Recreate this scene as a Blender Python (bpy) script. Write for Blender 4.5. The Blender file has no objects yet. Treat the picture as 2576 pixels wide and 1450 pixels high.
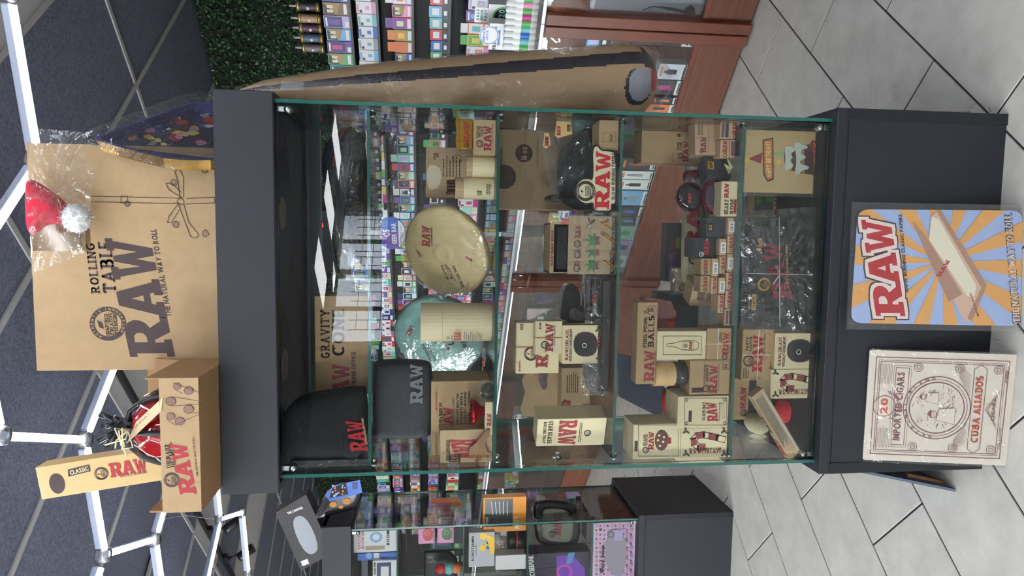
import bpy, bmesh, math, random
from mathutils import Vector, Matrix
from mathutils.geometry import tessellate_polygon
random.seed(7)
SC = bpy.context.scene
COL = SC.collection
V = Vector
# ------------------------------------------------------------------ camera
FPX = 1703.1157
CAM = V((0.1643, -1.7140, 1.5752))
_p, _y, _r = 0.1213, -0.0860, -0.0034
_f = V((math.sin(_y)*math.cos(_p), math.cos(_y)*math.cos(_p), -math.sin(_p)))
_rt = V((math.cos(_y), -math.sin(_y), 0)); _dn = -_rt.cross(_f)
RT = math.cos(_r)*_rt + math.sin(_r)*_dn
DN = -math.sin(_r)*_rt + math.cos(_r)*_dn
FW = _f
cd = bpy.data.cameras.new('camera'); cam = bpy.data.objects.new('camera', cd); COL.objects.link(cam)
cd.sensor_fit = 'HORIZONTAL'; cd.sensor_width = 36; cd.lens = FPX*36/2576; cd.clip_start = .02; cd.clip_end = 100
# the phone was held upright while the file lies on its side: the camera is rolled by a quarter turn
m3 = Matrix((DN, RT, -FW)).transposed()
cam.matrix_world = Matrix.Translation(CAM) @ m3.to_4x4()
SC.camera = cam
# ------------------------------------------------------------------ world, exposure
w = bpy.data.worlds.new('world'); SC.world = w; w.use_nodes = True
bgn = w.node_tree.nodes['Background']; bgn.inputs[0].default_value = (.93, .97, 1, 1); bgn.inputs[1].default_value = 18.0
SC.view_settings.view_transform = 'Standard'; SC.view_settings.look = 'None'
SC.view_settings.exposure = 0.34; SC.view_settings.gamma = 1
SC.cycles.max_bounces = 6; SC.cycles.transparent_max_bounces = 24; SC.cycles.diffuse_bounces = 3; SC.cycles.glossy_bounces = 3; SC.cycles.transmission_bounces = 2
SC.cycles.use_adaptive_sampling = True; SC.cycles.adaptive_threshold = .14; SC.cycles.adaptive_min_samples = 10
SC.cycles.caustics_reflective = False; SC.cycles.caustics_refractive = False
SC.cycles.sample_clamp_indirect = 4
LED_POWER = 21.0      # radiance of the ceiling LED tubes
# ------------------------------------------------------------------ unprojection of measured points
def ray(x, y): return RT*((725-y)/FPX) + DN*((x-1288)/FPX) + FW
def atY(x, y, Y): d = ray(x, y); return CAM + d*((Y-CAM.y)/d.y)
def atZ(x, y, Z): d = ray(x, y); return CAM + d*((Z-CAM.z)/d.z)
TA = math.radians(48)
AV = V((math.cos(TA), math.sin(TA), 0)); BV = V((-math.sin(TA), math.cos(TA), 0)); UP = V((0, 0, 1))
def AB(a, b, z): return AV*a + BV*b + UP*z
def atA(x, y, A): d = ray(x, y); return CAM + d*((A-CAM.dot(AV))/d.dot(AV))
def toAB(P): return V((P.dot(AV), P.dot(BV), P.z))
# ------------------------------------------------------------------ materials
MATS = {}
def _new(name):
    m = bpy.data.materials.new(name); m.use_nodes = True
    return m, m.node_tree.nodes, m.node_tree.links, m.node_tree.nodes['Principled BSDF']
def srgb(c): return tuple(((v/255+.055)/1.055)**2.4 if v > 10 else v/255/12.92 for v in c)
def mat(name, rgb, rough=.6, metal=0, var=0, vscale=8, bump=0, bscale=60, emit=0, spec=.5, stretch=None, rand=0, coat=0):
    """rgb is the sRGB colour of the thing itself"""
    if name in MATS: return MATS[name]
    m, N, L, B = _new(name); c = srgb(rgb)
    B.inputs['Base Color'].default_value = (*c, 1); B.inputs['Roughness'].default_value = rough; B.inputs['Metallic'].default_value = metal
    B.inputs['Specular IOR Level'].default_value = spec
    if coat: B.inputs['Coat Weight'].default_value = coat; B.inputs['Coat Roughness'].default_value = .08
    if emit:
        B.inputs['Emission Color'].default_value = (*c, 1); B.inputs['Emission Strength'].default_value = emit
    if var or bump or rand:
        tc = N.new('ShaderNodeTexCoord'); mp = N.new('ShaderNodeMapping'); L.new(tc.outputs['Object'], mp.inputs[0])
        if stretch: mp.inputs['Scale'].default_value = stretch
        if rand:
            oi = N.new('ShaderNodeObjectInfo'); cx = N.new('ShaderNodeVectorMath'); cx.operation = 'SCALE'
            cm = N.new('ShaderNodeCombineXYZ'); L.new(oi.outputs['Random'], cm.inputs[0]); L.new(oi.outputs['Random'], cm.inputs[1])
            L.new(cm.outputs[0], cx.inputs[0]); cx.inputs['Scale'].default_value = 40; L.new(cx.outputs[0], mp.inputs['Location'])
        if var:
            n = N.new('ShaderNodeTexNoise'); n.inputs['Scale'].default_value = vscale; n.inputs['Detail'].default_value = 5; n.inputs['Roughness'].default_value = .65
            L.new(mp.outputs[0], n.inputs['Vector'])
            r = N.new('ShaderNodeValToRGB'); r.color_ramp.elements[0].position = .3; r.color_ramp.elements[1].position = .7
            r.color_ramp.elements[0].color = (*[v*(1-var) for v in c], 1); r.color_ramp.elements[1].color = (*[min(1, v*(1+var*.7)) for v in c], 1)
            L.new(n.outputs[0], r.inputs[0]); L.new(r.outputs[0], B.inputs['Base Color'])
        if bump:
            n2 = N.new('ShaderNodeTexNoise'); n2.inputs['Scale'].default_value = bscale; n2.inputs['Detail'].default_value = 4
            L.new(mp.outputs[0], n2.inputs['Vector'])
            b = N.new('ShaderNodeBump'); b.inputs['Strength'].default_value = bump; b.inputs['Distance'].default_value = .003
            L.new(n2.outputs[0], b.inputs['Height']); L.new(b.outputs[0], B.inputs['Normal'])
    MATS[name] = m; return m
def emis(name, rgb, strength):
    if name in MATS: return MATS[name]
    m, N, L, B = _new(name); N.remove(B); e = N.new('ShaderNodeEmission'); e.inputs[0].default_value = (*srgb(rgb), 1); e.inputs[1].default_value = strength
    L.new(e.outputs[0], N['Material Output'].inputs[0]); MATS[name] = m; return m
def clear(name, tint, rough=.0, ior=1.45, base=0.0, bump=0, bscale=30, boost=1.0, dist=.01, haze=0, hazecol=(1, 1, 1), cap=1.0):
    """thin clear sheet: lets light straight through, mirrors by Fresnel"""
    if name in MATS: return MATS[name]
    m, N, L, B = _new(name); N.remove(B)
    t = N.new('ShaderNodeBsdfTransparent'); t.inputs[0].default_value = (*tint, 1)
    g = N.new('ShaderNodeBsdfGlossy'); g.inputs[1].default_value = rough
    f = N.new('ShaderNodeFresnel'); f.inputs[0].default_value = ior
    mu = N.new('ShaderNodeMath'); mu.operation = 'MULTIPLY_ADD'; mu.inputs[1].default_value = boost; mu.inputs[2].default_value = base; mu.use_clamp = True
    L.new(f.outputs[0], mu.inputs[0])
    cp = N.new('ShaderNodeMath'); cp.operation = 'MINIMUM'; cp.inputs[1].default_value = cap; L.new(mu.outputs[0], cp.inputs[0])
    mx = N.new('ShaderNodeMixShader'); L.new(cp.outputs[0], mx.inputs[0])
    tout = t.outputs[0]
    if haze:
        d = N.new('ShaderNodeBsdfDiffuse'); d.inputs[0].default_value = (*hazecol, 1)
        hx = N.new('ShaderNodeMixShader'); hx.inputs[0].default_value = haze; L.new(t.outputs[0], hx.inputs[1]); L.new(d.outputs[0], hx.inputs[2]); tout = hx.outputs[0]
    L.new(tout, mx.inputs[1]); L.new(g.outputs[0], mx.inputs[2]); L.new(mx.outputs[0], N['Material Output'].inputs[0])
    if bump:
        tc = N.new('ShaderNodeTexCoord')
        n = N.new('ShaderNodeTexNoise'); n.inputs['Scale'].default_value = bscale; n.inputs['Detail'].default_value = 3; n.inputs['Distortion'].default_value = 1.2
        L.new(tc.outputs['Object'], n.inputs['Vector'])
        vo = N.new('ShaderNodeTexVoronoi'); vo.inputs['Scale'].default_value = bscale*.7; L.new(tc.outputs['Object'], vo.inputs['Vector'])
        ad = N.new('ShaderNodeMath'); ad.operation = 'ADD'; L.new(n.outputs[0], ad.inputs[0]); L.new(vo.outputs['Distance'], ad.inputs[1])
        b = N.new('ShaderNodeBump'); b.inputs['Strength'].default_value = bump; b.inputs['Distance'].default_value = dist
        L.new(ad.outputs[0], b.inputs['Height']); L.new(b.outputs[0], g.inputs['Normal'])
    MATS[name] = m; return m
def woodmat(name, c1, c2, rough=.35, scale=1.0, axis=(1, 1, .06)):
    if name in MATS: return MATS[name]
    m, N, L, B = _new(name); tc = N.new('ShaderNodeTexCoord'); mp = N.new('ShaderNodeMapping'); mp.inputs['Scale'].default_value = tuple(v*scale for v in axis)
    L.new(tc.outputs['Object'], mp.inputs[0]); n = N.new('ShaderNodeTexNoise'); n.inputs['Scale'].default_value = 14; n.inputs['Detail'].default_value = 6; n.inputs['Distortion'].default_value = 1.4
    L.new(mp.outputs[0], n.inputs['Vector']); r = N.new('ShaderNodeValToRGB'); r.color_ramp.elements[0].position = .35; r.color_ramp.elements[1].position = .7
    r.color_ramp.elements[0].color = (*srgb(c1), 1); r.color_ramp.elements[1].color = (*srgb(c2), 1)
    L.new(n.outputs[0], r.inputs[0]); L.new(r.outputs[0], B.inputs['Base Color']); B.inputs['Roughness'].default_value = rough
    MATS[name] = m; return m
GLASS = clear('cabinet_glass', (.988, .997, .993), boost=.8)
GEDGE = mat('glass_edge', (28, 92, 84), .12, spec=.8)
KRAFT = mat('kraft_card', (178, 149, 110), .75, var=.07, vscale=25, bump=.05, bscale=250)
KRAFT2 = mat('kraft_card_pale', (190, 164, 127), .7, var=.05, vscale=25)
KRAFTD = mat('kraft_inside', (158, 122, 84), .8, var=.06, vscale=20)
CREAM = mat('cream_card', (226, 211, 170), .55, var=.02)
INK = mat('dark_brown_ink', (66, 48, 46), .6)
BLACKINK = mat('black_ink', (26, 24, 25), .6)
RED = mat('red_ink', (170, 38, 48), .55)
REDDULL = mat('dull_red_ink', (150, 52, 58), .55)
WHITE = mat('white_print', (236, 236, 234), .5)
GOLDINK = mat('gold_ink', (206, 168, 84), .35, metal=.3)
BLACKCARD = mat('black_card', (38, 40, 46), .5)
DARKBOX = mat('charcoal_card', (58, 62, 70), .5)
GREYINK = mat('grey_ink', (120, 112, 106), .6)
STEEL = mat('polished_steel', (200, 200, 204), .18, metal=1)
BLKPL = mat('black_plastic', (22, 22, 25), .35)
FILM = clear('crinkled_film', (.97, .97, .97), rough=.06, base=.015, bump=.8, bscale=22, boost=.8, haze=.02, cap=.25)
FILM2 = clear('loose_film', (.97, .97, .98), rough=.12, base=.05, bump=1.0, bscale=16, boost=.9, haze=.05, cap=.3)
CAST = clear('display_plastic', (.95, .95, .96), rough=.05, base=.02, boost=1.2)
# ------------------------------------------------------------------ mesh collection
class MB:
    def __init__(s): s.v = []; s.f = []; s.m = []; s.mats = []; s.sm = []
    def mi(s, m):
        if m is None: return 0
        if m not in s.mats: s.mats.append(m)
        return s.mats.index(m)
    def add(s, vs, fs, m=None, smooth=False):
        o = len(s.v); s.v += [V(v) for v in vs]; k = s.mi(m)
        for f in fs: s.f.append([o+i for i in f]); s.m.append(k); s.sm.append(smooth)
    def obox(s, c, ex, ey, ez, m=None, ch=0):
        """oriented box: centre and half-axis vectors, optional chamfer in metres"""
        if ch <= 0:
            vs = [c+ex*i+ey*j+ez*k for k in (-1, 1) for j in (-1, 1) for i in (-1, 1)]
            s.add(vs, [(0, 2, 3, 1), (4, 5, 7, 6), (0, 1, 5, 4), (2, 6, 7, 3), (0, 4, 6, 2), (1, 3, 7, 5)], m); return
        H = [ex, ey, ez]; Ln = [h.length for h in H]; U = [h/l for h, l in zip(H, Ln)]
        vs = []; idx = {}
        for sx in (-1, 1):
            for sy in (-1, 1):
                for sz in (-1, 1):
                    S = (sx, sy, sz)
                    for k in range(3):
                        p = V(c)
                        for q in range(3): p = p+U[q]*(S[q]*(Ln[q]-(0 if q == k else min(ch, Ln[q]*.4))))
                        idx[(S, k)] = len(vs); vs.append(p)
        fs = []
        for k in range(3):
            for sg in (-1, 1):
                a, b = [q for q in range(3) if q != k]; ring = []
                for (i, j) in ((-1, -1), (1, -1), (1, 1), (-1, 1)):
                    S = [0, 0, 0]; S[k] = sg; S[a] = i; S[b] = j; ring.append(idx[(tuple(S), k)])
                if (sg > 0) != (k != 1): ring = ring[::-1]
                fs.append(ring)
        for k in range(3):
            a, b = [q for q in range(3) if q != k]
            for i in (-1, 1):
                for j in (-1, 1):
                    S0 = [0, 0, 0]; S1 = [0, 0, 0]; S0[k] = -1; S1[k] = 1
                    for S in (S0, S1): S[a] = i; S[b] = j
                    S0, S1 = tuple(S0), tuple(S1)
                    fs.append([idx[(S0, a)], idx[(S1, a)], idx[(S1, b)], idx[(S0, b)]])
        for sx in (-1, 1):
            for sy in (-1, 1):
                for sz in (-1, 1): fs.append([idx[((sx, sy, sz), k)] for k in range(3)])
        s.add(vs, fs, m)
    def box(s, x0, x1, y0, y1, z0, z1, m=None, ch=0):
        s.obox(V(((x0+x1)/2, (y0+y1)/2, (z0+z1)/2)), V(((x1-x0)/2, 0, 0)), V((0, (y1-y0)/2, 0)), V((0, 0, (z1-z0)/2)), m, ch)
    def abox(s, a0, a1, b0, b1, z0, z1, m=None, ch=0):
        s.obox(AB((a0+a1)/2, (b0+b1)/2, (z0+z1)/2), AV*((a1-a0)/2), BV*((b1-b0)/2), UP*((z1-z0)/2), m, ch)
    def poly(s, pts, m=None):
        tris = tessellate_polygon([[V(p) for p in pts]]); s.add(pts, tris, m)
    def prism(s, pts, off, m=None, mside=None):
        """outline extruded by the vector off"""
        n = len(pts); pts = [V(p) for p in pts]; back = [p+off for p in pts]
        t = tessellate_polygon([pts]); s.add(pts, t, m); s.add(back, [tuple(reversed(q)) for q in t], m)
        s.add(pts+back, [(i, (i+1) % n, n+(i+1) % n, n+i) for i in range(n)], mside or m)
    def tube(s, pts, r, n=8, m=None, cap=True, smooth=True, closed=False):
        pts = [V(p) for p in pts]; k = len(pts); rs = r if isinstance(r, (list, tuple)) else [r]*k; vs = []; up = None
        for i in range(k):
            if closed: t = pts[(i+1) % k]-pts[i-1]
            else: t = pts[min(i+1, k-1)]-pts[max(i-1, 0)]
            t = t.normalized() if t.length > 1e-9 else V((0, 0, 1))
            if up is None: up = t.orthogonal().normalized()
            up = (up-t*up.dot(t)); up = up.normalized() if up.length > 1e-6 else t.orthogonal().normalized(); sd = t.cross(up)
            for j in range(n):
                a = 2*math.pi*j/n; vs.append(pts[i]+(up*math.cos(a)+sd*math.sin(a))*rs[i])
        fs = []
        for i in range(k if closed else k-1):
            i2 = (i+1) % k
            for j in range(n): fs.append((i*n+j, i*n+(j+1) % n, i2*n+(j+1) % n, i2*n+j))
        if cap and not closed: fs.append(tuple(range(n))[::-1]); fs.append(tuple((k-1)*n+j for j in range(n)))
        s.add(vs, fs, m, smooth)
    def lathe(s, c, ax, prof, n=32, m=None, ex=None, smooth=True, a0=0, a1=2*math.pi):
        """profile [(radius, height)] about the axis ax through c"""
        ax = ax.normalized(); ex = (ex or ax.orthogonal()); ex = (ex-ax*ex.dot(ax)).normalized(); ey = ax.cross(ex); vs = []
        full = abs(a1-a0-2*math.pi) < 1e-6; nn = n if full else n+1
        for r, h in prof:
            for j in range(nn):
                a = a0+(a1-a0)*j/n; vs.append(c+ax*h+(ex*math.cos(a)+ey*math.sin(a))*r)
        fs = []
        for i in range(len(prof)-1):
            for j in range(n):
                j2 = (j+1) % nn; fs.append((i*nn+j, i*nn+j2, (i+1)*nn+j2, (i+1)*nn+j))
        s.add(vs, fs, m, smooth)
    def blob(s, c, ex, ey, ez, nu=20, nv=14, m=None, fn=None):
        vs = []; fs = []
        for i in range(nv+1):
            th = math.pi*i/nv
            for j in range(nu):
                ph = 2*math.pi*j/nu; d = (math.sin(th)*math.cos(ph), math.sin(th)*math.sin(ph), math.cos(th))
                k = fn(d) if fn else 1
                vs.append(c+(ex*d[0]+ey*d[1]+ez*d[2])*k)
        for i in range(nv):
            for j in range(nu): fs.append((i*nu+j, (i+1)*nu+j, (i+1)*nu+(j+1) % nu, i*nu+(j+1) % nu))
        s.add(vs, fs, m, True)
    def grid(s, fn, nu, nv, m=None, smooth=True):
        vs = [fn(i/nu, j/nv) for j in range(nv+1) for i in range(nu+1)]
        s.add(vs, [(j*(nu+1)+i, j*(nu+1)+i+1, (j+1)*(nu+1)+i+1, (j+1)*(nu+1)+i) for j in range(nv) for i in range(nu)], m, smooth)
    def data(s, name, org=V((0, 0, 0))):
        me = bpy.data.meshes.new(name); me.from_pydata([v-org for v in s.v], [], s.f)
        for m in s.mats: me.materials.append(m)
        if len(s.mats) > 1: me.polygons.foreach_set('material_index', s.m)
        if any(s.sm): me.polygons.foreach_set('use_smooth', s.sm)
        me.update(); return me
    def build(s, name, parent=None, m=None):
        if m is not None and not s.mats: s.mats = [m]
        org = wloc(parent) if parent else V((0, 0, 0))
        if parent is None and s.v:
            lo = V([min(v[i] for v in s.v) for i in range(3)]); hi = V([max(v[i] for v in s.v) for i in range(3)])
            org = V(((lo.x+hi.x)/2, (lo.y+hi.y)/2, lo.z))
        o = bpy.data.objects.new(name, s.data(name, org)); COL.objects.link(o)
        if parent: o.parent = parent
        else: o.location = org
        return o
def wloc(o):
    p = V((0, 0, 0))
    while o: p = p+o.location; o = o.parent
    return p
def tag(o, label=None, cat=None, group=None, kind=None):
    for k, v in (('label', label), ('category', cat), ('group', group), ('kind', kind)):
        if v: o[k] = v
    return o
def empty(name, loc, label=None, cat=None, group=None, kind=None):
    o = bpy.data.objects.new(name, None); o.empty_display_size = .05; o.location = loc; COL.objects.link(o)
    return tag(o, label, cat, group, kind)
def struct(name, mb, m=None, parent=None):
    o = mb.build(name, parent, m)
    if parent is None: o['kind'] = 'structure'
    return o
def piece(name, data, parent, loc):
    o = bpy.data.objects.new(name, data); COL.objects.link(o); o.parent = parent; o.location = V(loc)-wloc(parent); return o
# ------------------------------------------------------------------ lettering
CH = "ABCDEFGHIJKLMNOPQRSTUVWXYZabcdefghijklmnopqrstuvwxyz0123456789&.,@#/-!'%:+Ñ"
GL = {}
def _glyphs():
    obs = []
    for st, off in (('sans', 0), ('bold', .035)):
        for ch in CH:
            c = bpy.data.curves.new('g', 'FONT'); c.body = ch; c.resolution_u = 2; c.fill_mode = 'FRONT'; c.offset = off
            o = bpy.data.objects.new('g', c); COL.objects.link(o); obs.append((st, ch, o))
    dg = bpy.context.evaluated_depsgraph_get()
    for st, ch, o in obs:
        e = o.evaluated_get(dg); me = e.to_mesh()
        vs = [(v.co.x, v.co.y) for v in me.vertices]; fs = [tuple(p.vertices) for p in me.polygons]
        e.to_mesh_clear()
        x0 = min(v[0] for v in vs); x1 = max(v[0] for v in vs)
        GL[st, ch] = ([(x-x0, y) for x, y in vs], fs, x1-x0)
    for st, ch, o in obs:
        c = o.data; bpy.data.objects.remove(o); bpy.data.curves.remove(c)
_glyphs()
RAWG = {
 'R': ([(0, 0), (.45, 0), (.45, .17), (.37, .17), (.37, .37), (.44, .37), (.64, 0), (1.03, 0), (1.03, .17), (.93, .17), (.75, .43), (.87, .5), (.95, .62), (.96, .76), (.89, .9), (.75, .98), (.58, 1), (0, 1), (0, .83), (.09, .83), (.09, .17), (0, .17)],
       [(.38, .54), (.52, .54), (.62, .6), (.63, .73), (.55, .82), (.38, .83)], 1.03),
 'A': ([(0, 0), (.41, 0), (.41, .17), (.34, .17), (.37, .27), (.63, .27), (.66, .17), (.59, .17), (.59, 0), (1, 0), (1, .17), (.92, .17), (.67, 1), (.32, 1), (.07, .17), (0, .17)],
       [(.42, .42), (.58, .42), (.5, .7)], 1.0),
 'W': ([(0, 1), (0, .84), (.07, .84), (.25, 0), (.44, 0), (.53, .4), (.62, 0), (.81, 0), (.98, .84), (1.05, .84), (1.05, 1), (.74, 1), (.74, .84), (.8, .84), (.71, .34), (.6, .9), (.46, .9), (.34, .34), (.26, .84), (.32, .84), (.32, 1)], None, 1.05)}
for k_, (o_, h_, w_) in RAWG.items():
    pl = [[V((*p, 0)) for p in o_]]
    if h_: pl.append([V((*p, 0)) for p in h_])
    GL['raw', k_] = (list(o_)+list(h_ or []), tessellate_polygon(pl), w_*.97)
def arc(cx, cy, rx, ry, a0, a1, n=8): return [(cx+rx*math.cos(math.radians(a0+(a1-a0)*i/n)), cy+ry*math.sin(math.radians(a0+(a1-a0)*i/n))) for i in range(n+1)]
# slab-serif capitals: strokes (centre lines) and serif bars
SLAB = {
 'A': ([[(.1, .05), (.42, .93), (.74, .05)], [(.24, .33), (.6, .33)]], [(.1, 0), (.74, 0)]), 'B': ([[(.18, .05), (.18, .95)], [(.18, .93)]+arc(.42, .73, .2, .2, 90, -90)+[(.18, .53)], arc(.45, .29, .24, .24, 90, -90)+[(.18, .07)]], [(.12, 0), (.12, 1)]),
 'C': ([arc(.45, .5, .33, .42, 45, 315, 12)], [(.7, 1)]), 'D': ([[(.18, .05), (.18, .95)], [(.18, .93)]+arc(.36, .5, .36, .43, 90, -90, 10)+[(.18, .07)]], [(.12, 0), (.12, 1)]),
 'E': ([[(.18, .05), (.18, .95)], [(.1, .93), (.66, .93)], [(.18, .5), (.54, .5)], [(.1, .07), (.7, .07)]], []), 'F': ([[(.18, .05), (.18, .95)], [(.1, .93), (.66, .93)], [(.18, .5), (.54, .5)]], [(.18, 0)]),
 'G': ([arc(.45, .5, .33, .42, 45, 320, 12)+[(.74, .42), (.5, .42)]], []), 'H': ([[(.16, .05), (.16, .95)], [(.7, .05), (.7, .95)], [(.16, .5), (.7, .5)]], [(.16, 0), (.16, 1), (.7, 0), (.7, 1)]),
 'I': ([[(.2, .05), (.2, .95)]], [(.2, 0), (.2, 1)]), 'J': ([[(.42, .95), (.42, .3)]+arc(.26, .27, .16, .2, 0, -160, 6)], [(.42, 1)]), 'K': ([[(.16, .05), (.16, .95)], [(.7, .95), (.2, .45)], [(.34, .58), (.72, .05)]], [(.16, 0), (.16, 1), (.68, 1), (.72, 0)]),
 'L': ([[(.18, .05), (.18, .95)], [(.1, .07), (.68, .07)]], [(.18, 1)]), 'M': ([[(.14, .05), (.14, .95), (.48, .2), (.82, .95), (.82, .05)]], [(.14, 0), (.82, 0), (.1, 1), (.86, 1)]), 'N': ([[(.14, .05), (.14, .95), (.7, .05), (.7, .95)]], [(.14, 0), (.1, 1), (.7, 1)]),
 'O': ([arc(.45, .5, .34, .42, 0, 360, 16)], []), 'P': ([[(.18, .05), (.18, .95)], [(.18, .93)]+arc(.42, .69, .24, .24, 90, -90)+[(.18, .45)]], [(.18, 0), (.12, 1)]), 'Q': ([arc(.45, .5, .34, .42, 0, 360, 16), [(.5, .25), (.76, 0)]], []),
 'R': ([[(.18, .05), (.18, .95)], [(.18, .93)]+arc(.42, .7, .22, .23, 90, -90)+[(.18, .47)], [(.4, .47), (.7, .05)]], [(.18, 0), (.12, 1), (.72, 0)]), 'S': ([arc(.4, .71, .24, .21, 40, 250, 8)+arc(.4, .29, .26, .22, 80, -150, 8)], []),
 'T': ([[(.4, .05), (.4, .95)], [(.06, .93), (.74, .93)], [(.08, .95), (.08, .74)], [(.72, .95), (.72, .74)]], [(.4, 0)]), 'U': ([[(.14, .95), (.14, .35)]+arc(.42, .33, .28, .26, 180, 360, 8)+[(.7, .95)]], [(.14, 1), (.7, 1)]),
 'V': ([[(.1, .95), (.42, .06), (.74, .95)]], [(.1, 1), (.74, 1)]), 'W': ([[(.08, .95), (.3, .06), (.54, .9), (.78, .06), (1, .95)]], [(.08, 1), (1, 1)]), 'X': ([[(.1, .05), (.72, .95)], [(.1, .95), (.72, .05)]], [(.1, 0), (.72, 0), (.1, 1), (.72, 1)]),
 'Y': ([[(.08, .95), (.42, .48), (.76, .95)], [(.42, .5), (.42, .05)]], [(.42, 0), (.08, 1), (.76, 1)]), 'Z': ([[(.1, .93), (.66, .93), (.1, .07), (.7, .07)]], [])}
def _slab():
    T, S = .21, .15
    for ch, (strokes, serifs) in SLAB.items():
        vs, fs = [], []
        def q(a, b, th, e0, e1):
            dx, dy = b[0]-a[0], b[1]-a[1]; L = math.hypot(dx, dy) or 1; dx /= L; dy /= L; nx, ny = -dy*th/2, dx*th/2
            a = (a[0]-dx*e0, a[1]-dy*e0); b = (b[0]+dx*e1, b[1]+dy*e1); o = len(vs)
            vs.extend([(a[0]-nx, a[1]-ny), (b[0]-nx, b[1]-ny), (b[0]+nx, b[1]+ny), (a[0]+nx, a[1]+ny)]); fs.append((o, o+1, o+2, o+3))
        for st in strokes:
            for i in range(len(st)-1):
                a, b = st[i], st[i+1]; hz = abs(b[1]-a[1]) < .3*abs(b[0]-a[0])
                q(a, b, S if hz else T, .05 if i else 0, .05 if i < len(st)-2 else 0)
        for x, y in serifs: q((x-.19, .07 if y == 0 else .93), (x+.19, .07 if y == 0 else .93), .14, 0, 0)
        x0 = min(v[0] for v in vs); x1 = max(v[0] for v in vs)
        GL['slab', ch] = ([(x-x0, y) for x, y in vs], fs, x1-x0)
_slab()
class Face:
    """a flat side of a thing: origin, right and up unit vectors; the outside is right x up"""
    def __init__(s, o, r, u): s.o = V(o); s.r = r.normalized(); s.u = u.normalized(); s.n = s.r.cross(s.u)
    def st(s, x, y):
        d = ray(x, y); P = CAM+d*((s.o-CAM).dot(s.n)/d.dot(s.n)); q = P-s.o; return q.dot(s.r), q.dot(s.u)
    def p(s, a, b, h=0): return s.o+s.r*a+s.u*b+s.n*h
class Prints:
    """flat print on the faces of one thing, gathered by ink colour"""
    def __init__(s, root): s.root = root; s.mb = {}; s.h = .0007; s.step = .00003
    def g(s, m):
        s.h += s.step
        if m not in s.mb: s.mb[m] = MB()
        return s.mb[m]
    def text(s, F, t, bx, m, st='sans', slope=0, flip=False, lsp=.09, metric=False, mirror=False):
        """bx = measured (x0 top, y0 right, x1 bottom, y1 left) or, metric, (s0, t0, s1, t1) on the face; slope lifts the right end (metres per metre)"""
        if metric: s0, t0, s1, t1 = bx
        else:
            xm, ym = (bx[0]+bx[2])/2, (bx[1]+bx[3])/2
            s0 = F.st(xm, bx[3])[0]; s1 = F.st(xm, bx[1])[0]; t0 = F.st(bx[2], ym)[1]; t1 = F.st(bx[0], ym)[1]
        G, x = [], 0
        for ch in t:
            if ch == ' ': x += .34; continue
            k = (st, ch)
            if k not in GL: k = ('bold' if st in ('slab', 'raw') else st, ch)
            if k not in GL: k = ('sans', ch.upper())
            if k not in GL: continue
            G.append((GL[k], x)); x += GL[k][2]+(.02 if st == 'raw' else lsp)
        if not G: return
        W = x-(.02 if st == 'raw' else lsp)
        ys = [v[1] for gl, _ in G for v in gl[0]]; y0, y1 = min(ys), max(ys)
        cs, ct = (s0+s1)/2, (t0+t1)/2; kx = (s1-s0)/W; ky = (t1-t0)/(y1-y0); mb = s.g(m)
        for gl, ox in G:
            vs = []
            for vx, vy in gl[0]:
                a = (vx+ox)*kx-(s1-s0)/2; b = (vy-y0)*ky-(t1-t0)/2+slope*a
                if mirror: a = -a
                if flip: a, b = -a, -b
                vs.append(F.p(cs+a, ct+b, s.h))
            mb.add(vs, gl[1], m)
    def poly(s, F, pts, m, metric=False):
        q = pts if metric else [F.st(*p) for p in pts]
        s.g(m).poly([F.p(a, b, s.h) for a, b in q], m)
    def rect(s, F, bx, m, metric=False):
        if metric: a0, b0, a1, b1 = bx
        else:
            xm, ym = (bx[0]+bx[2])/2, (bx[1]+bx[3])/2
            a0 = F.st(xm, bx[3])[0]; a1 = F.st(xm, bx[1])[0]; b0 = F.st(bx[2], ym)[1]; b1 = F.st(bx[0], ym)[1]
        mb = s.g(m); mb.add([F.p(a0, b0, s.h), F.p(a1, b0, s.h), F.p(a1, b1, s.h), F.p(a0, b1, s.h)], [(0, 1, 2, 3)], m)
    def line(s, F, pts, wd, m, metric=False, closed=False):
        """stroke of width wd (metres)"""
        q = list(pts) if metric else [F.st(*p) for p in pts]
        if closed: q = q+[q[0]]
        mb = s.g(m)
        for (a, b), (c, d) in zip(q, q[1:]):
            L = math.hypot(c-a, d-b)
            if L < 1e-7: continue
            ux, uy = (c-a)/L, (d-b)/L; nx, ny = -uy*wd/2, ux*wd/2; e = wd*.35
            a, b, c, d = a-ux*e, b-uy*e, c+ux*e, d+uy*e
            mb.add([F.p(a-nx, b-ny, s.h), F.p(c-nx, d-ny, s.h), F.p(c+nx, d+ny, s.h), F.p(a+nx, b+ny, s.h)], [(0, 1, 2, 3)], m)
    def frame(s, F, bx, wd, m):
        x0, y0, x1, y1 = bx; s.line(F, [(x0, y0), (x0, y1), (x1, y1), (x1, y0)], wd, m, closed=True)
    def disc(s, F, c, r, m, r0=0, n=28, metric=False, el=1.0):
        a, b = c if metric else F.st(*c)
        if not metric: r2 = abs(F.st(c[0]+r, c[1])[1]-b); r0 = r0*r2/r; r = r2
        mb = s.g(m)
        o = [F.p(a+r*el*math.cos(2*math.pi*i/n), b+r*math.sin(2*math.pi*i/n), s.h) for i in range(n)]
        if r0 <= 0: mb.add(o, [tuple(range(n))], m)
        else:
            q = [F.p(a+r0*el*math.cos(2*math.pi*i/n), b+r0*math.sin(2*math.pi*i/n), s.h) for i in range(n)]
            mb.add(o+q, [(i, (i+1) % n, n+(i+1) % n, n+i) for i in range(n)], m)
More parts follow.
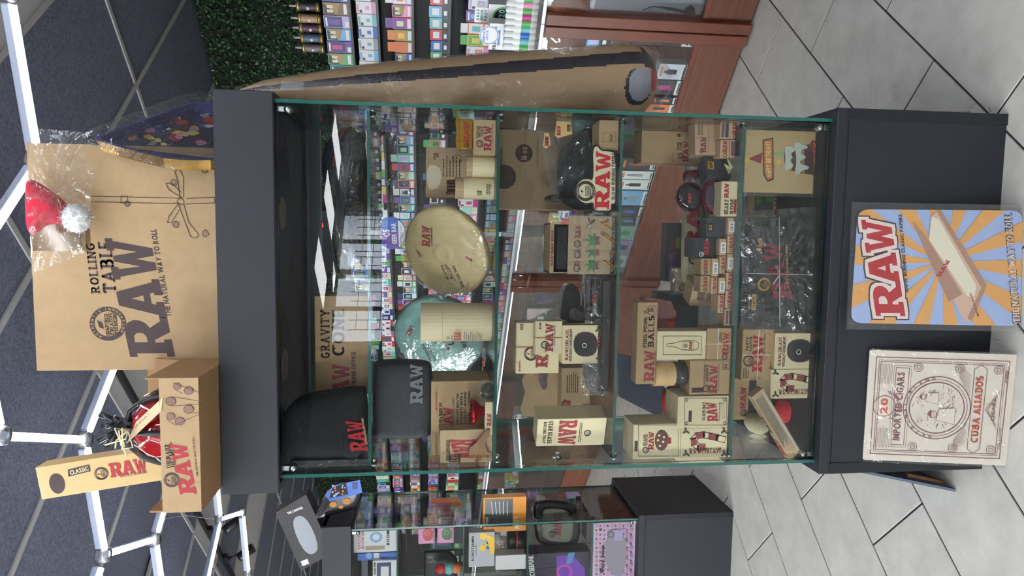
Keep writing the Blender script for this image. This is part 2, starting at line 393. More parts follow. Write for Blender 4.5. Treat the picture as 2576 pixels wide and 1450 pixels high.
    def seal(s, F, c, r, m, bg=None, words=True):
        """round emblem: ring, three short lines of words, small leaf on top"""
        a, b = F.st(*c); R = abs(F.st(c[0]+r, c[1])[1]-b)
        s.disc(F, (a, b), R, m, R*.7, metric=True)
        if R > .008 and bg:
            for k in range(7): s.text_ring(F, a, b, R*.85, 60+k*10, 'AUTHENT'[k], R*.17, bg); s.text_ring(F, a, b, R*.85, 240+k*10, 'HARVEST'[k], R*.17, bg)
        s.poly(F, [(a-.16*R, b+.2*R), (a+.0*R, b+.28*R), (a+.14*R, b+.55*R), (a-.1*R, b+.46*R)], m, True)
        for k, t in enumerate(('CRAFTED', 'GENUINE', 'FIBERS')): s.text(F, t, (a-.5*R, b-(.12+.22*k)*R, a+.5*R, b+(.06-.22*k)*R), m, 'bold', metric=True)
    def text_ring(s, F, a, b, R, ang, ch, h, m):
        k = ('bold', ch); gl = GL[k]; t = math.radians(ang); up = (math.cos(t), math.sin(t)); rt = (math.sin(t), -math.cos(t))
        mb = s.g(m); mb.add([F.p(a+up[0]*(R+(vy-.35)*h)+rt[0]*(vx-gl[2]/2)*h, b+up[1]*(R+(vy-.35)*h)+rt[1]*(vx-gl[2]/2)*h, s.h) for vx, vy in gl[0]], gl[1], m)
    def micro(s, F, bx, m, rows=4, fill=.45, seed=1, vert=False):
        """lines of small print too fine to read"""
        R = random.Random(seed); xm, ym = (bx[0]+bx[2])/2, (bx[1]+bx[3])/2
        a0 = F.st(xm, bx[3])[0]; a1 = F.st(xm, bx[1])[0]; b0 = F.st(bx[2], ym)[1]; b1 = F.st(bx[0], ym)[1]; mb = s.g(m); hh = (b1-b0)/rows
        for k in range(rows):
            y = b1-hh*(k+.5); x = a0; end = a1-(a1-a0)*R.uniform(0, .25)
            while x < end:
                wd = (a1-a0)*R.uniform(.06, .16); x2 = min(x+wd, end)
                mb.add([F.p(x, y-hh*fill/2, s.h), F.p(x2, y-hh*fill/2, s.h), F.p(x2, y+hh*fill/2, s.h), F.p(x, y+hh*fill/2, s.h)], [(0, 1, 2, 3)], m); x = x2+(a1-a0)*.025
    def bars(s, F, bx, m, seed=3, n=16):
        """barcode"""
        R = random.Random(seed); xm, ym = (bx[0]+bx[2])/2, (bx[1]+bx[3])/2
        a0 = F.st(xm, bx[3])[0]; a1 = F.st(xm, bx[1])[0]; b0 = F.st(bx[2], ym)[1]; b1 = F.st(bx[0], ym)[1]; mb = s.g(m)
        for k in range(n):
            x = a0+(a1-a0)*k/n; wd = (a1-a0)/n*R.uniform(.25, .75)
            mb.add([F.p(x, b0, s.h), F.p(x+wd, b0, s.h), F.p(x+wd, b1, s.h), F.p(x, b1, s.h)], [(0, 1, 2, 3)], m)
    def flush(s, name='lettering', parent=None):
        for k, mb in s.mb.items():
            if mb.v: mb.build(name, parent or s.root)
        s.mb = {}
class Carton: pass
def carton(name, label, cat, bx, m, Z=None, Y=None, D=.07, yaw=0, group=None, flap=True, bottom=None, ch=.0012, minY=.062, maxY=.36, flapm=None):
    """a folded card box whose front shows at bx = (x top, y right, x bottom, y left); stands at height Z"""
    x0, y0, x1, y1 = bx; ym = (y0+y1)/2
    if Y is None:
        Y = atZ(x1, ym, Z).y; Y = min(max(Y, minY), maxY)
    B = atY(x1, ym, Y)
    if Z is None: Z = B.z
    r = V((math.cos(yaw), math.sin(yaw), 0)); F = Face(V((B.x, Y, Z)), r, UP)
    s0 = F.st(x1, y1)[0]; s1 = F.st(x1, y0)[0]; h = F.st(x0, ym)[1]; wd = s1-s0
    o = F.p(s0, 0); c = Carton(); c.W, c.H, c.D = wd, h, D; c.o = o; bk = -F.n
    ctr = o+r*wd/2+UP*h/2+bk*D/2
    c.root = empty(name, o+r*wd/2+bk*D/2, label, cat, group)
    mb = MB(); mb.obox(ctr, r*wd/2, bk*D/2, UP*h/2, m, ch); c.body = mb.build('carton_body', c.root)
    if flap:
        mb = MB(); t = .0009; mb.obox(ctr+UP*(h/2+t/2), r*(wd/2-.0015), bk*(D/2-.0015), UP*t/2, flapm or m)
        mb.obox(ctr+UP*(h/2+t*.8), r*(wd*.17), bk*(D*.04), UP*t*.5, flapm or m); mb.build('tuck_flap', c.root)
    c.front = Face(o, r, UP); c.right = Face(o+r*wd, bk, UP); c.left = Face(o+bk*D, -bk, UP); c.top = Face(o+UP*h, r, bk); c.bot = Face(o+bk*D, r, -bk)
    c.P = Prints(c.root); return c
def ordq(n): return ('first', 'second', 'third', 'fourth', 'fifth', 'sixth', 'seventh', 'eighth', 'ninth', 'tenth')[n-1]
# ------------------------------------------------------------------ floor
HC = 3.1
A0, A1, B0, B1 = -6.8, 3.35, -8.5, 11.0
TILE = mat('stone_tile', (206, 203, 194), .38, var=.13, vscale=9, bump=.12, bscale=70, rand=1, stretch=(1, 1, 1))
GROUT = mat('dark_grout', (58, 56, 54), .9)
mb = MB(); mb.abox(A0, A1, B0, B1, -.06, -.004, GROUT); floor = struct('floor', mb)
TL, TW, GP = .668, .3325, .0035
td = MB(); td.obox(V((0, 0, -.0045)), AV*(TL/2-GP), BV*(TW/2-GP), UP*.0045, TILE, .0012); td = td.data('tile')
far = MB(); spots = []
for k in range(-25, 36):
    bc = -.334+TW*k+TW/2
    off = .035 if k % 2 == 0 else .369
    for j in range(-11, 6):
        ac = off+TL*j+TL/2
        if ac < A0+.3 or ac > A1-.2 or bc < B0+.15 or bc > B1-.15: continue
        P = AB(ac, bc, 0); q = P-CAM; dep = q.dot(FW); infr = dep > .3 and abs(q.dot(RT)) < dep*.6+.5 and q.dot(DN) < dep*.9+.5
        spots.append((0 if infr else 1, (P-CAM).length, P))
spots.sort(key=lambda t: t[:2])
for i, (_, _, P) in enumerate(spots):
    if i < 290: piece('tile', td, floor, P)
    else: far.obox(P+V((0, 0, -.0045)), AV*(TL/2-GP), BV*(TW/2-GP), UP*.0045, TILE)
o = far.build('far_tiles', floor); o['kind'] = 'stuff'
# ------------------------------------------------------------------ walls and ceiling
WALLM = mat('black_slatwall', (24, 24, 28), .55)
PLAS = mat('pale_plaster', (196, 194, 188), .8)
CT = mat('black_ceiling_tile', (112, 116, 134), .8, var=.5, vscale=95, bump=.5, bscale=120)
CTW = mat('white_ceiling_panel', (196, 194, 192), .7)
BAR = mat('grey_ceiling_bar', (176, 174, 172), .5)
mb = MB(); mb.abox(A1, A1+.1, B0, B1, -.06, HC+.1, WALLM); struct('wall_back', mb)
mb = MB(); mb.abox(A0, A1, B1, B1+.1, -.06, HC+.1, PLAS); struct('wall_left', mb)
mb = MB(); mb.abox(A0, A1, B0-.1, B0, -.06, HC+.1, PLAS); struct('wall_right', mb)
mb = MB(); mb.abox(A0, A1, B0, B1, HC+.012, HC+.1, CT); ceil = struct('ceiling', mb)
bl = [-8.5, -7.84, -7.18, -6.52, -5.86, -5.2, -4.54, -3.88, -3.22, -2.56, -1.9, -1.24, -.58, .08, .74, 1.41, 2.08, 2.66, 3.21, 3.79, 4.3, 4.9, 5.46, 6.0, 6.6, 7.2, 7.8, 8.4, 9.0, 9.6, 10.2, 11.0]
al = [-6.8, -5.77, -4.45, -3.13, -1.81, -.49, .83, 2.15, 3.35]
for i in range(len(bl)-1):
    for j in range(len(al)-1):
        b0, b1, a0, a1 = bl[i], bl[i+1], al[j], al[j+1]
        wh = (b0 < .07 and b1 < .09 and b0 > -.6) or (b0 in (3.21,) and a0 > .8) or b0 == 4.3 or (b0 == 1.41 and a0 == .83)
        if b0 == 2.08 and a0 == -.49: a1 = .2
        t = MB(); t.abox(a0+.01, a1-.01, b0+.01, b1-.01, HC-.004, HC+.01, CTW if wh else CT); t.build('ceiling_tile', ceil)
for b in bl[1:-1]:
    t = MB(); t.abox(A0, A1, b-.013, b+.013, HC-.012, HC+.002, BAR); t.build('grid_bar', ceil)
for a in al[1:-1]:
    t = MB(); t.abox(a-.013, a+.013, B0, B1, HC-.011, HC+.002, BAR); t.build('grid_bar', ceil)
# air diffuser set in the ceiling
r = empty('air_diffuser', AB(-.15, 2.37, HC-.04), 'white square air diffuser set in the black ceiling', 'air vent')
for k, (h, z) in enumerate(((.3, 0), (.22, -.012), (.14, -.02))):
    mb = MB(); c = AB(-.15, 2.37, HC-.016+z)
    mb.obox(c, AV*h, BV*h, UP*.003, WHITE); mb.build('louvre', r)
# shop front behind the viewer: high windows, unseen tall ones added for fill light
WB = [(-8.0, -6.8, 2.25), (-6.7, -5.5, 2.25), (-5.4, -4.2, 2.25), (-1.6, -.4, .35), (2.3, 3.5, .35), (3.65, 4.85, .35), (5.0, 6.2, .35), (6.35, 7.55, .35)]
mb = MB(); mb.abox(A0-.1, A0, B0, B1, -.06, .35, PLAS); mb.abox(A0-.1, A0, B0, B1, 2.95, HC+.1, PLAS); e = B0
for b0, b1, z0 in WB+[(B1, B1, .35)]:
    mb.abox(A0-.1, A0, e, b0, .35, 2.95, PLAS); e = b1
    if z0 > .35: mb.abox(A0-.1, A0, b0, b1, .35, z0, PLAS)
struct('wall_front', mb)
for i, (b0, b1, z0) in enumerate(WB):
    r = empty('window_%d' % (i+1), AB(A0-.05, (b0+b1)/2, z0), kind='structure')
    mb = MB(); mb.abox(A0-.06, A0-.055, b0, b1, z0, 2.95, GLASS if z0 < 1 else clear('dimming_tint_glass', (.62, .64, .67))); mb.build('pane', r)  # tint added to the high panes to dim their reflection in the showcase
    pl = bpy.data.lights.new('window_portal', 'AREA'); pl.shape = 'RECTANGLE'; pl.size = b1-b0; pl.size_y = 2.95-z0; pl.cycles.is_portal = True
    po = bpy.data.objects.new('window_portal', pl); COL.objects.link(po); po.matrix_world = Matrix.Translation(AB(A0-.04, (b0+b1)/2, (z0+2.95)/2)) @ Matrix((-BV, UP, -AV)).transposed().to_4x4()
    mb = MB(); mb.abox(A0-.08, A0-.02, (b0+b1)/2-.02, (b0+b1)/2+.02, z0, 2.95, BLKPL); mb.build('mullion', r)
mb = MB(); mb.abox(A0-9, A0-.2, B0-4, B1+4, -.1, -.06, mat('asphalt', (120, 120, 122), .9)); struct('pavement_outside', mb)
# wire grid panels that stand before the shop front
for i, b in enumerate((-7.6, -6.3, -5.0)):
    r = empty('gridwall_panel', AB(A0+.9, b+.6, 0), 'black wire gridwall panel %s, seen mirrored in the showcase' % ('by the corner', 'in the middle', 'by the shop door')[i], 'gridwall', 'gridwall panels')
    mb = MB()
    for k in range(9): mb.abox(A0+.9, A0+.908, b+k*.15, b+k*.15+.008, .1, 2.6, BLKPL)
    mb.build('upright_wires', r)['kind'] = 'stuff'; mb = MB()
    for k in range(17): mb.abox(A0+.908, A0+.916, b, b+1.208, .1+k*.15, .108+k*.15, BLKPL)
    mb.build('cross_wires', r)['kind'] = 'stuff'
    for k in (.02, 1.15): mb = MB(); mb.abox(A0+.75, A0+1.05, b+k, b+k+.03, 0, .1, BLKPL); mb.build('foot', r)
# flat light panels in the front ceiling
PANL = emis('light_panel_glow', (250, 250, 252), 13)
for i, (a, b) in enumerate(((-6.15, -7.5), (-6.15, -6.2), (-6.15, -4.9), (-3.79, -1.57), (-3.79, 1.1), (-3.79, 3.5), (-2.47, 4.6))):
    r = empty('ceiling_panel_light', AB(a, b, HC-.03), 'flat glowing ceiling panel %s of the front ceiling lights, behind the viewer' % ordq(i+1), 'ceiling light', 'ceiling panel lights')
    mb = MB(); mb.abox(a-.5, a+.5, b-.3, b+.3, HC-.03, HC-.013, WHITE); mb.build('frame', r); mb = MB(); mb.abox(a-.47, a+.47, b-.27, b+.27, HC-.033, HC-.0302, PANL); mb.build('diffuser', r)
# ------------------------------------------------------------------ honeycomb of LED tubes under the ceiling
LED = emis('led_tube_light', (240, 246, 255), LED_POWER)
HOUS = mat('led_housing', (196, 206, 232), .35)
CONN = clear('clear_connector', (.9, .93, 1), rough=.1, base=.12, boost=1.5, haze=.25)
hexr = empty('hexagon_led_light', AB(.36, .9, 2.74), 'honeycomb ceiling light of glowing white LED tubes', 'ceiling light')
S_, DB = .472, .83
def rnd(p): return (round(p[0]/.05), round(p[1]/.05))
edges = {}; joints = {}
cells = [(.387, .5+DB*k) for k in range(-2, 4)]+[(-.325, .915+DB*k) for k in range(-4, 2)]+[(-1.04, .5+DB*k) for k in range(-4, 1)]+[(-1.75, .915+DB*k) for k in range(-4, 0)]  # cells behind the camera are unseen, added to light the fronts
for ca, cb in cells:
    vs = [(ca+S_*.985*math.cos(math.radians(60*k)), cb+DB/2/math.sin(math.radians(60))*math.sin(math.radians(60*k))) for k in range(6)]
    for k in range(6):
        p, q = vs[k], vs[(k+1) % 6]; kk = tuple(sorted((rnd(p), rnd(q)))); edges.setdefault(kk, (p, q)); joints.setdefault(rnd(p), p)
ZL = 2.75
for p, q in edges.values():
    P, Q = AB(*p, ZL), AB(*q, ZL); d = (Q-P).normalized(); P = P+d*.032; Q = Q-d*.032; sd = d.cross(UP)
    mb = MB(); c = (P+Q)/2+UP*.014; mb.obox(c, d*(Q-P).length/2, sd*.013, UP*.012, HOUS, .003); t = mb.build('tube_housing', hexr)
    mb = MB(); n = 7; vs = []
    for e in (P+d*.004, Q-d*.004):
        for k in range(n): a = math.pi*k/(n-1); vs.append(e+sd*.012*math.cos(a)-UP*(.013*math.sin(a)-.002))
    mb.add(vs, [(k, k+1, n+k+1, n+k) for k in range(n-1)]+[tuple(range(n)), tuple(range(2*n-1, n-1, -1))], LED); mb.build('glowing_tube', t)
for p in joints.values():
    P = AB(*p, ZL); mb = MB(); mb.lathe(P, UP, [(0, -.014), (.024, -.014), (.03, -.008), (.03, .026), (.02, .03), (0, .03)], 8, CONN); mb.build('connector', hexr)
for k, p in enumerate(joints.values()):
    if k % 3 == 0:
        mb = MB(); P = AB(*p, ZL); mb.tube([P+UP*.03, P+UP*.2+AV*.03, AB(p[0]+.04, p[1]+.06, HC-.005)], .0016, 5, mat('pale_wire', (200, 200, 205), .5)); mb.build('hanging_wire', hexr)
# spotlight track
tr = empty('spotlight_track', AB(.93, 3.0, HC-.04), 'black ceiling track carrying small black spotlights', 'track light')
mb = MB(); mb.abox(.915, .945, 1.35, 4.6, HC-.034, HC-.012, BLKPL); mb.build('rail', tr)
for b in (2.3, 3.42, 3.9):
    mb = MB(); P = AB(.93, b, HC-.05); mb.abox(.912, .948, b-.05, b+.05, HC-.06, HC-.034, BLKPL, .004); mb.tube([P, P-UP*.1+AV*.02], .008, 8, BLKPL); s = mb.build('spot_arm', tr)
    mb = MB(); Q = P-UP*.12+AV*.03; d = (AV*.6-BV*.3-UP).normalized(); mb.lathe(Q-d*.05, d, [(0, 0), (.03, .002), (.034, .02), (.036, .12), (.03, .122), (0, .115)], 16, BLKPL); mb.build('spot_head', s)
# ------------------------------------------------------------------ boxwood panels on the back wall
LEAFM = []
for k, c in enumerate(((24, 58, 26), (40, 86, 36), (16, 40, 20), (62, 104, 48))): LEAFM.append(mat('boxwood_leaf_%d' % k, c, .45))
R = random.Random(5); hd = MB()
hd.abox(A1-.05, A1-.004, -.6, 9.5, 2.2, HC-.012, mat('hedge_mat', (12, 22, 12), .9))
for k in range(34000):
    b = -.6+10.1*(R.random()**1.5); z = R.uniform(2.2, HC-.02); P = AB(A1-.05-R.random()**2*.05, b, z)
    s = R.uniform(.008, .016); t1 = V((R.gauss(0, 1), R.gauss(0, 1), R.gauss(0, 1))).normalized(); nn = (-AV*1.2+V((R.gauss(0, .7), R.gauss(0, .7), R.gauss(0, .7)))).normalized()
    t1 = (t1-nn*t1.dot(nn)).normalized(); t2 = nn.cross(t1)
    hd.add([P-t1*s, P+t2*s*.55, P+t1*s, P-t2*s*.55], [(0, 1, 2, 3)], LEAFM[R.choice((0, 0, 1, 1, 2, 2, 3))])
tag(hd.build('boxwood_foliage'), 'artificial green boxwood hedge panels covering the upper back wall', 'hedge', kind='stuff')
# ------------------------------------------------------------------ main glass showcase
CABM = mat('black_laminate', (38, 39, 46), .48, spec=.4)
CABT = mat('black_laminate_edge', (30, 31, 36), .45, spec=.4)
SZ = [1.733, 1.404, 1.077, .741, .500]     # shelf heights, top to deck
ZB, ZC0, ZC1, DEP = .5, 1.9503, 2.0882, .53
def showcase(name, label, x0, x1, yf, zb, zc0, zc1, shelves, dep=DEP, gin=.025, cx=(.005, .011)):
    t = empty(name, V(((x0+x1)/2, yf+dep/2, 0)), label, 'display case')
    xm = (x0+x1)/2
    mb = MB(); mb.box(x0, x1, yf+.004, yf+dep, 0, zb-.03, CABM); mb.build('plinth_body', t)
    mb = MB(); mb.box(x0-.0005, x1+.0005, yf-.001, yf+dep, zb-.03, zb, CABM, .0015); mb.build('deck', t)
    for (u0, u1) in ((x0, x0+.03), (x1-.03, x1)):
        mb = MB(); mb.box(u0-.0004, u1+.0004, yf-.001, yf+.03, .0, zb-.0305, CABT, .001); mb.build('plinth_stile', t)
    mb = MB(); mb.box(x0+.03, x1-.03, yf+.012, yf+.03, .0, .1, CABT); mb.build('toe_board', t)
    mb = MB(); mb.box(x0+.03, x1-.03, yf+.0015, yf+.006, .1, zb-.036, CABM, .0008); mb.build('front_panel', t)
    # hollow top cap: front, sides, lid and the recessed soffit with two lamp holes
    mb = MB(); a, b = x0-cx[0], x1-cx[1]
    mb.box(a, b, yf, yf+.018, zc0, zc1, CABM, .0015); mb.box(a, a+.018, yf+.018, yf+dep, zc0, zc1, CABM); mb.box(b-.018, b, yf+.018, yf+dep, zc0, zc1, CABM)
    mb.box(a, b, yf+.018, yf+dep, zc1-.018, zc1-.0005, CABM); mb.box(a+.018, b-.018, yf+.018, yf+dep, zc0+.008, zc0+.02, CABT); cap = mb.build('top_cap', t)
    mb = MB()
    for fx in (-.2, .2): mb.lathe(V((xm+fx, yf+.12, zc0+.0075)), -UP, [(.045, .0), (.042, .002), (.03, .001), (0, 0)], 20, mat('lamp_ring', (120, 110, 90), .4, metal=.6))
    mb.build('downlight', cap)
    mb = MB(); mb.box(x0+.03, x1-.03, yf+dep-.05, yf+dep-.02, zc0-.035, zc0+.0, mat('door_rail', (98, 106, 112), .35, metal=.6)); mb.build('door_rail', t)
    mb = MB(); mb.box(x0+.03, x1-.03, yf+dep-.05, yf+dep-.02, zb+.001, zb+.014, mat('door_rail', (98, 106, 112), .35)); mb.build('door_rail', t)
    g = .009
    def pane(nm, bx):
        mb = MB(); x, X, y, Y, z, Z = bx; th = min(X-x, Y-y, Z-z); n0 = len(mb.f); mb.box(x, X, y, Y, z, Z, GLASS)
        k = mb.mi(GEDGE); ax = [X-x, Y-y, Z-z].index(th); pairs = {2: (0, 1), 1: (2, 3), 0: (4, 5)}[ax]
        for f in range(6):
            if f not in pairs: mb.m[f] = k
        return mb.build(nm, t)
    pane('side_pane', (x0+gin, x0+gin+g, yf+.022, yf+dep-.055, zb, zc0)); pane('side_pane', (x1-gin-g, x1-gin, yf+.022, yf+dep-.055, zb, zc0))
    pane('front_pane', (x0+gin+g+.004, x1-gin-g-.004, yf+.024, yf+.029, zb+.008, zc0-.004))
    xo = xm-.015 if x1-x0 > .9 else xm
    pane('sliding_pane', (x0+gin+g, xo+.03, yf+dep-.042, yf+dep-.037, zb+.015, zc0-.036)); pane('sliding_pane', (xo-.01, x1-gin-g, yf+dep-.032, yf+dep-.027, zb+.015, zc0-.036))
    sp = None
    for z in shelves:
        pane('glass_shelf', (x0+gin+g+.008, x1-gin-g-.008, yf+.05, yf+dep-.07, z-.008, z))
        for sx in (x0+gin+g, x1-gin-g):
            for yy in (yf+.075, yf+dep-.1):
                mb = MB(); d = V((1, 0, 0)) if sx < xm else V((-1, 0, 0)); c = V((sx, yy, z-.0125))
                mb.lathe(c, d, [(0, 0), (.0085, 0), (.0085, .006), (.0065, .006), (.0065, .016), (.009, .016), (.009, .02), (0, .02)], 12, STEEL); sp = mb.build('shelf_pin', t)
                mb = MB(); mb.lathe(c+d*.007, d, [(.0095, 0), (.0095, .006)], 12, BLKPL); mb.build('rubber_ring', sp)
    # corner pivots of the front pane
    for sx, dr in ((x0+gin+g+.014, 1), (x1-gin-g-.014, -1)):
        for zz, up in ((zb+.03, 1), (zc0-.03, -1)):
            mb = MB(); mb.box(sx-.006, sx+.006, yf+.03, yf+.045, min(zz, zz-up*.028), max(zz, zz-up*.028), STEEL); mb.lathe(V((sx, yf+.03, zz)), V((0, -1, 0)), [(0, -.012), (.01, -.012), (.01, .004), (.004, .006), (0, .006)], 14, STEEL); mb.build('corner_pivot', t)
    return t
case = showcase('glass_showcase', 'tall glass showcase with black plinth and cap, full of boxed goods', -.5, .5, 0, ZB, ZC0, ZC1, SZ[:4])
mb = MB(); mb.lathe(atY(1405, 1150, .03), V((0, -1, 0)), [(0, -.02), (.008, -.02), (.008, .004), (0, .006)], 14, STEEL); mb.tube([atY(1405, 1150, .03), atY(1388, 1152, .03)], .004, 8, STEEL); mb.build('cam_lock', case)
# second showcase farther back
case2 = showcase('glass_showcase', 'shorter glass showcase behind, black plinth, cut off at frame edge', -2.28, -1.2815, 1.532, .5056, 1.9503, 2.0882, SZ[:4], dep=.53, cx=(0, 0))
# ------------------------------------------------------------------ back wall shelves and their goods
def ordw(n):
    s = 'th' if 10 <= n % 100 <= 20 else {1: 'st', 2: 'nd', 3: 'rd'}.get(n % 10, 'th'); return '%d%s' % (n, s)
PAL = {'lilac': (196, 176, 224), 'pink': (232, 150, 180), 'sky blue': (120, 180, 226), 'teal': (110, 190, 186), 'orange': (236, 130, 70), 'yellow': (232, 210, 90), 'green': (90, 176, 92), 'red': (206, 54, 58), 'purple': (112, 70, 160),
       'navy': (44, 54, 110), 'white': (232, 232, 236), 'grey': (160, 164, 172), 'black': (34, 34, 40), 'brown': (130, 88, 56), 'mint': (170, 226, 206), 'blue': (52, 104, 196), 'cream': (230, 220, 190), 'magenta': (204, 60, 140)}
GLOSS = {k: mat('glossy_%s_card' % k.replace(' ', '_'), c, .35) for k, c in PAL.items()}
def goods(kind, c1, c2, c3, w, h, d):
    """shelf carton: body, picture panel, device picture, coloured foot band; local axes: front -AV, base at 0"""
    mb = MB(); rr = -BV; F = Face(rr*(-w/2), rr, UP)
    base = GLOSS['white'] if kind == 2 else GLOSS[c1]
    mb.obox(UP*h/2+AV*d/2, rr*w/2, AV*d/2, UP*h/2, base, .001)
    def q(a0, b0, a1, b1, m, e=.0008): mb.add([F.p(a0*w, b0*h, e), F.p(a1*w, b0*h, e), F.p(a1*w, b1*h, e), F.p(a0*w, b1*h, e)], [(0, 1, 2, 3)], m)
    if kind == 1:      # tall display carton
        q(.06, .3, .94, .97, GLOSS[c2]); q(.3, .4, .7, .82, GLOSS[c3], .0012); q(0, 0, 1, .26, GLOSS[c1]); q(.1, .06, .55, .2, GLOSS['white'], .0012); q(.15, .86, .85, .93, GLOSS['white'], .0014)
    elif kind == 2:    # white carton with a coloured foot and a device
        q(0, 0, 1, .26, GLOSS[c1]); q(.28, .3, .74, .62, GLOSS[c2], .0012); q(.36, .36, .66, .56, GLOSS[c1], .0016); q(.08, .72, .3, .84, GLOSS['black'], .0012); q(.1, .86, .8, .97, GLOSS[c1], .001)
    elif kind == 3:    # carton with header card
        q(.08, .35, .92, .95, GLOSS[c2]); q(.25, .45, .72, .8, GLOSS[c3], .0012); q(.1, .08, .9, .26, GLOSS['white'])
        mb.obox(UP*(h+.022)+AV*.002, rr*w*.42, AV*.001, UP*.024, GLOSS[c2])
    elif kind == 4:    # dark tray with a bright device above and a printed foot
        q(.1, .42, .9, .94, GLOSS[c2]); q(.2, .5, .8, .84, GLOSS[c3], .0012); q(.04, 0, .96, .36, GLOSS['black']); q(.2, .1, .6, .26, GLOSS['white'], .0012)
    elif kind == 5:    # open-front dispenser: slanted sides with packs inside
        q(.08, .55, .92, .96, GLOSS['black']); q(.2, .62, .44, .84, GLOSS['cream'], .0012); q(.56, .62, .8, .84, GLOSS['cream'], .0012)
        mb.add([F.p(.02*w, .5*h, .001), F.p(.98*w, .34*h, .001), F.p(.98*w, .98*h, .001)], [(0, 1, 2)], MATS['kraft_card_pale']); q(.1, .1, .9, .22, GLOSS['white'])
    return mb.data('shelf_carton')
rows = [('top', 2.086, .175, .086, (1, 1, 5, 1, 5), 3.12), ('second', 1.916, .135, .082, (2, 2, 2, 3), 3.14), ('third', 1.691, .13, .082, (3, 3, 5, 3), 3.12), ('fourth', 1.455, .13, .078, (4, 4, 4, 3), 3.12), ('fifth', 1.183, .16, .082, (3, 2, 1, 3), 3.1)]
EXPL = {'top': ['navy', 'blue', 'brown', 'lilac', 'sky blue', 'purple', 'green', 'teal'], 'second': ['purple', 'black', 'pink', 'teal', 'blue', 'grey', 'sky blue', 'yellow'], 'third': ['purple', 'lilac', 'pink', 'magenta', 'green', 'orange', 'blue', 'navy'],
        'fourth': ['lilac', 'red', 'sky blue', 'teal', 'red', 'blue', 'green', 'orange'], 'fifth': ['mint', 'lilac', 'purple', 'orange', 'yellow', 'pink', 'green', 'red']}
R = random.Random(11); names = list(PAL); GD = {}
SHELFM = mat('black_shelf', (20, 20, 23), .5)
restg = MB()
for rn, z, h, pitch, kinds, fa in rows:
    mb = MB(); mb.abox(fa-.01, A1-.006, -.4, 9.4, z-.012, z-.001, SHELFM); r = empty('wall_shelf', AB(fa, 2.5, z-.012), 'long black wall shelf, the %s of five behind the counter' % rn, 'shelf', 'wall shelves'); mb.build('board', r)
    mb = MB(); mb.abox(fa-.012, fa-.01, -.4, 9.4, z-.012, z+.004, mat('price_rail', (60, 60, 66), .4)); mb.build('price_rail', r)
    for n in range(-9, 100):
        b = .56+pitch*n
        if b > 9.2: break
        c1 = EXPL[rn][n] if 0 <= n < 8 else R.choice(names); c2 = R.choice(names); c3 = R.choice(names); kd = kinds[n % len(kinds)]
        if 0 <= n < 8 and rn == 'second': kd = 2; c2 = 'white' if c1 != 'black' else 'brown'; c3 = c1
        if 0 <= n < 8 and rn == 'top': kd = (1, 1, 5, 1, 5, 1, 5, 1)[n]; c2 = 'navy'; c3 = ('lilac', 'brown', 'brown', 'purple', 'black', 'magenta', 'black', 'purple')[n]
        if 0 <= n < 8 and rn == 'fourth': kd = 4; c2 = c1; c3 = 'white'
        hh = h*R.uniform(.9, 1.04); wd = pitch*.95
        if n >= 46:
            restg.obox(AB(fa+.06, b, z+hh/2), -BV*wd/2, AV*.06, UP*hh/2, GLOSS[c1]); restg.obox(AB(fa-.001, b, z+hh*.6), -BV*wd*.36, AV*.0008, UP*hh*.3, GLOSS[c2]); restg.obox(AB(fa-.002, b, z+hh*.55), -BV*wd*.18, AV*.0008, UP*hh*.16, GLOSS[c3]); continue
        key = (kd, c1, c2, c3, rn)
        if key not in GD: GD[key] = goods(kd, c1, c2, c3, wd, hh, .12)
        o = bpy.data.objects.new('shelf_carton', GD[key]); COL.objects.link(o); o.location = AB(fa, b, z)
        tag(o, '%s carton, %s from the near end of the %s wall shelf' % (c1, ordw(n+10), rn), 'carton', 'cartons on the %s wall shelf' % rn)
tag(restg.build('far_cartons'), 'far small cartons crowding the distant end of the wall shelves', 'cartons', kind='stuff')
# vape devices standing on the top row cartons
GOLD = mat('brass_cap', (206, 184, 110), .3, metal=.7)
for n, (y, c, nm) in enumerate(((18, (70, 60, 70), 'charcoal'), (48, (196, 160, 120), 'tan'), (72, (86, 52, 74), 'plum'), (97, (92, 112, 130), 'slate'), (122, (132, 116, 116), 'taupe'))):
    P = atA(802, y, 3.16); P = V((P.x, P.y, 2.27)); r = empty('display_vape', P, '%s model vape with gold ends on the top shelf row, %s from the frame edge' % (nm, ordw(n+1)), 'vape', 'big model vapes')
    bm_ = mat('vape_%s' % nm, c, .35, var=.3, vscale=60)
    mb = MB(); mb.abox(3.165, 3.24, toAB(P).y-.029, toAB(P).y+.029, 2.272, 2.36, mat('dark_green_card', (44, 58, 56), .5), .001); mb.build('stand_card', r)
    q = atA(802, y, 3.134); z0 = 2.272
    mb = MB(); mb.lathe(V((q.x, q.y, z0)), UP, [(.026, .02), (.026, .12)], 20, bm_); mb.build('barrel', r)
    for zz in (0, .12): mb = MB(); mb.lathe(V((q.x, q.y, z0+zz)), UP, [(0, 0), (.029, 0), (.029, .02), (0, .02)], 20, GOLD); mb.build('end_cap', r)
    mb = MB(); mb.lathe(V((q.x, q.y, z0+.14)), UP, [(.008, 0), (.006, .045), (0, .047)], 12, mat('mouthpiece', (214, 190, 200), .3)); mb.build('mouthpiece', r)
    mb = MB(); mb.lathe(V((q.x, q.y, z0+.07))-AV*.0262, -AV, [(0, 0), (.011, 0), (.011, .001), (0, .001)], 6, WHITE); mb.build('badge', r)
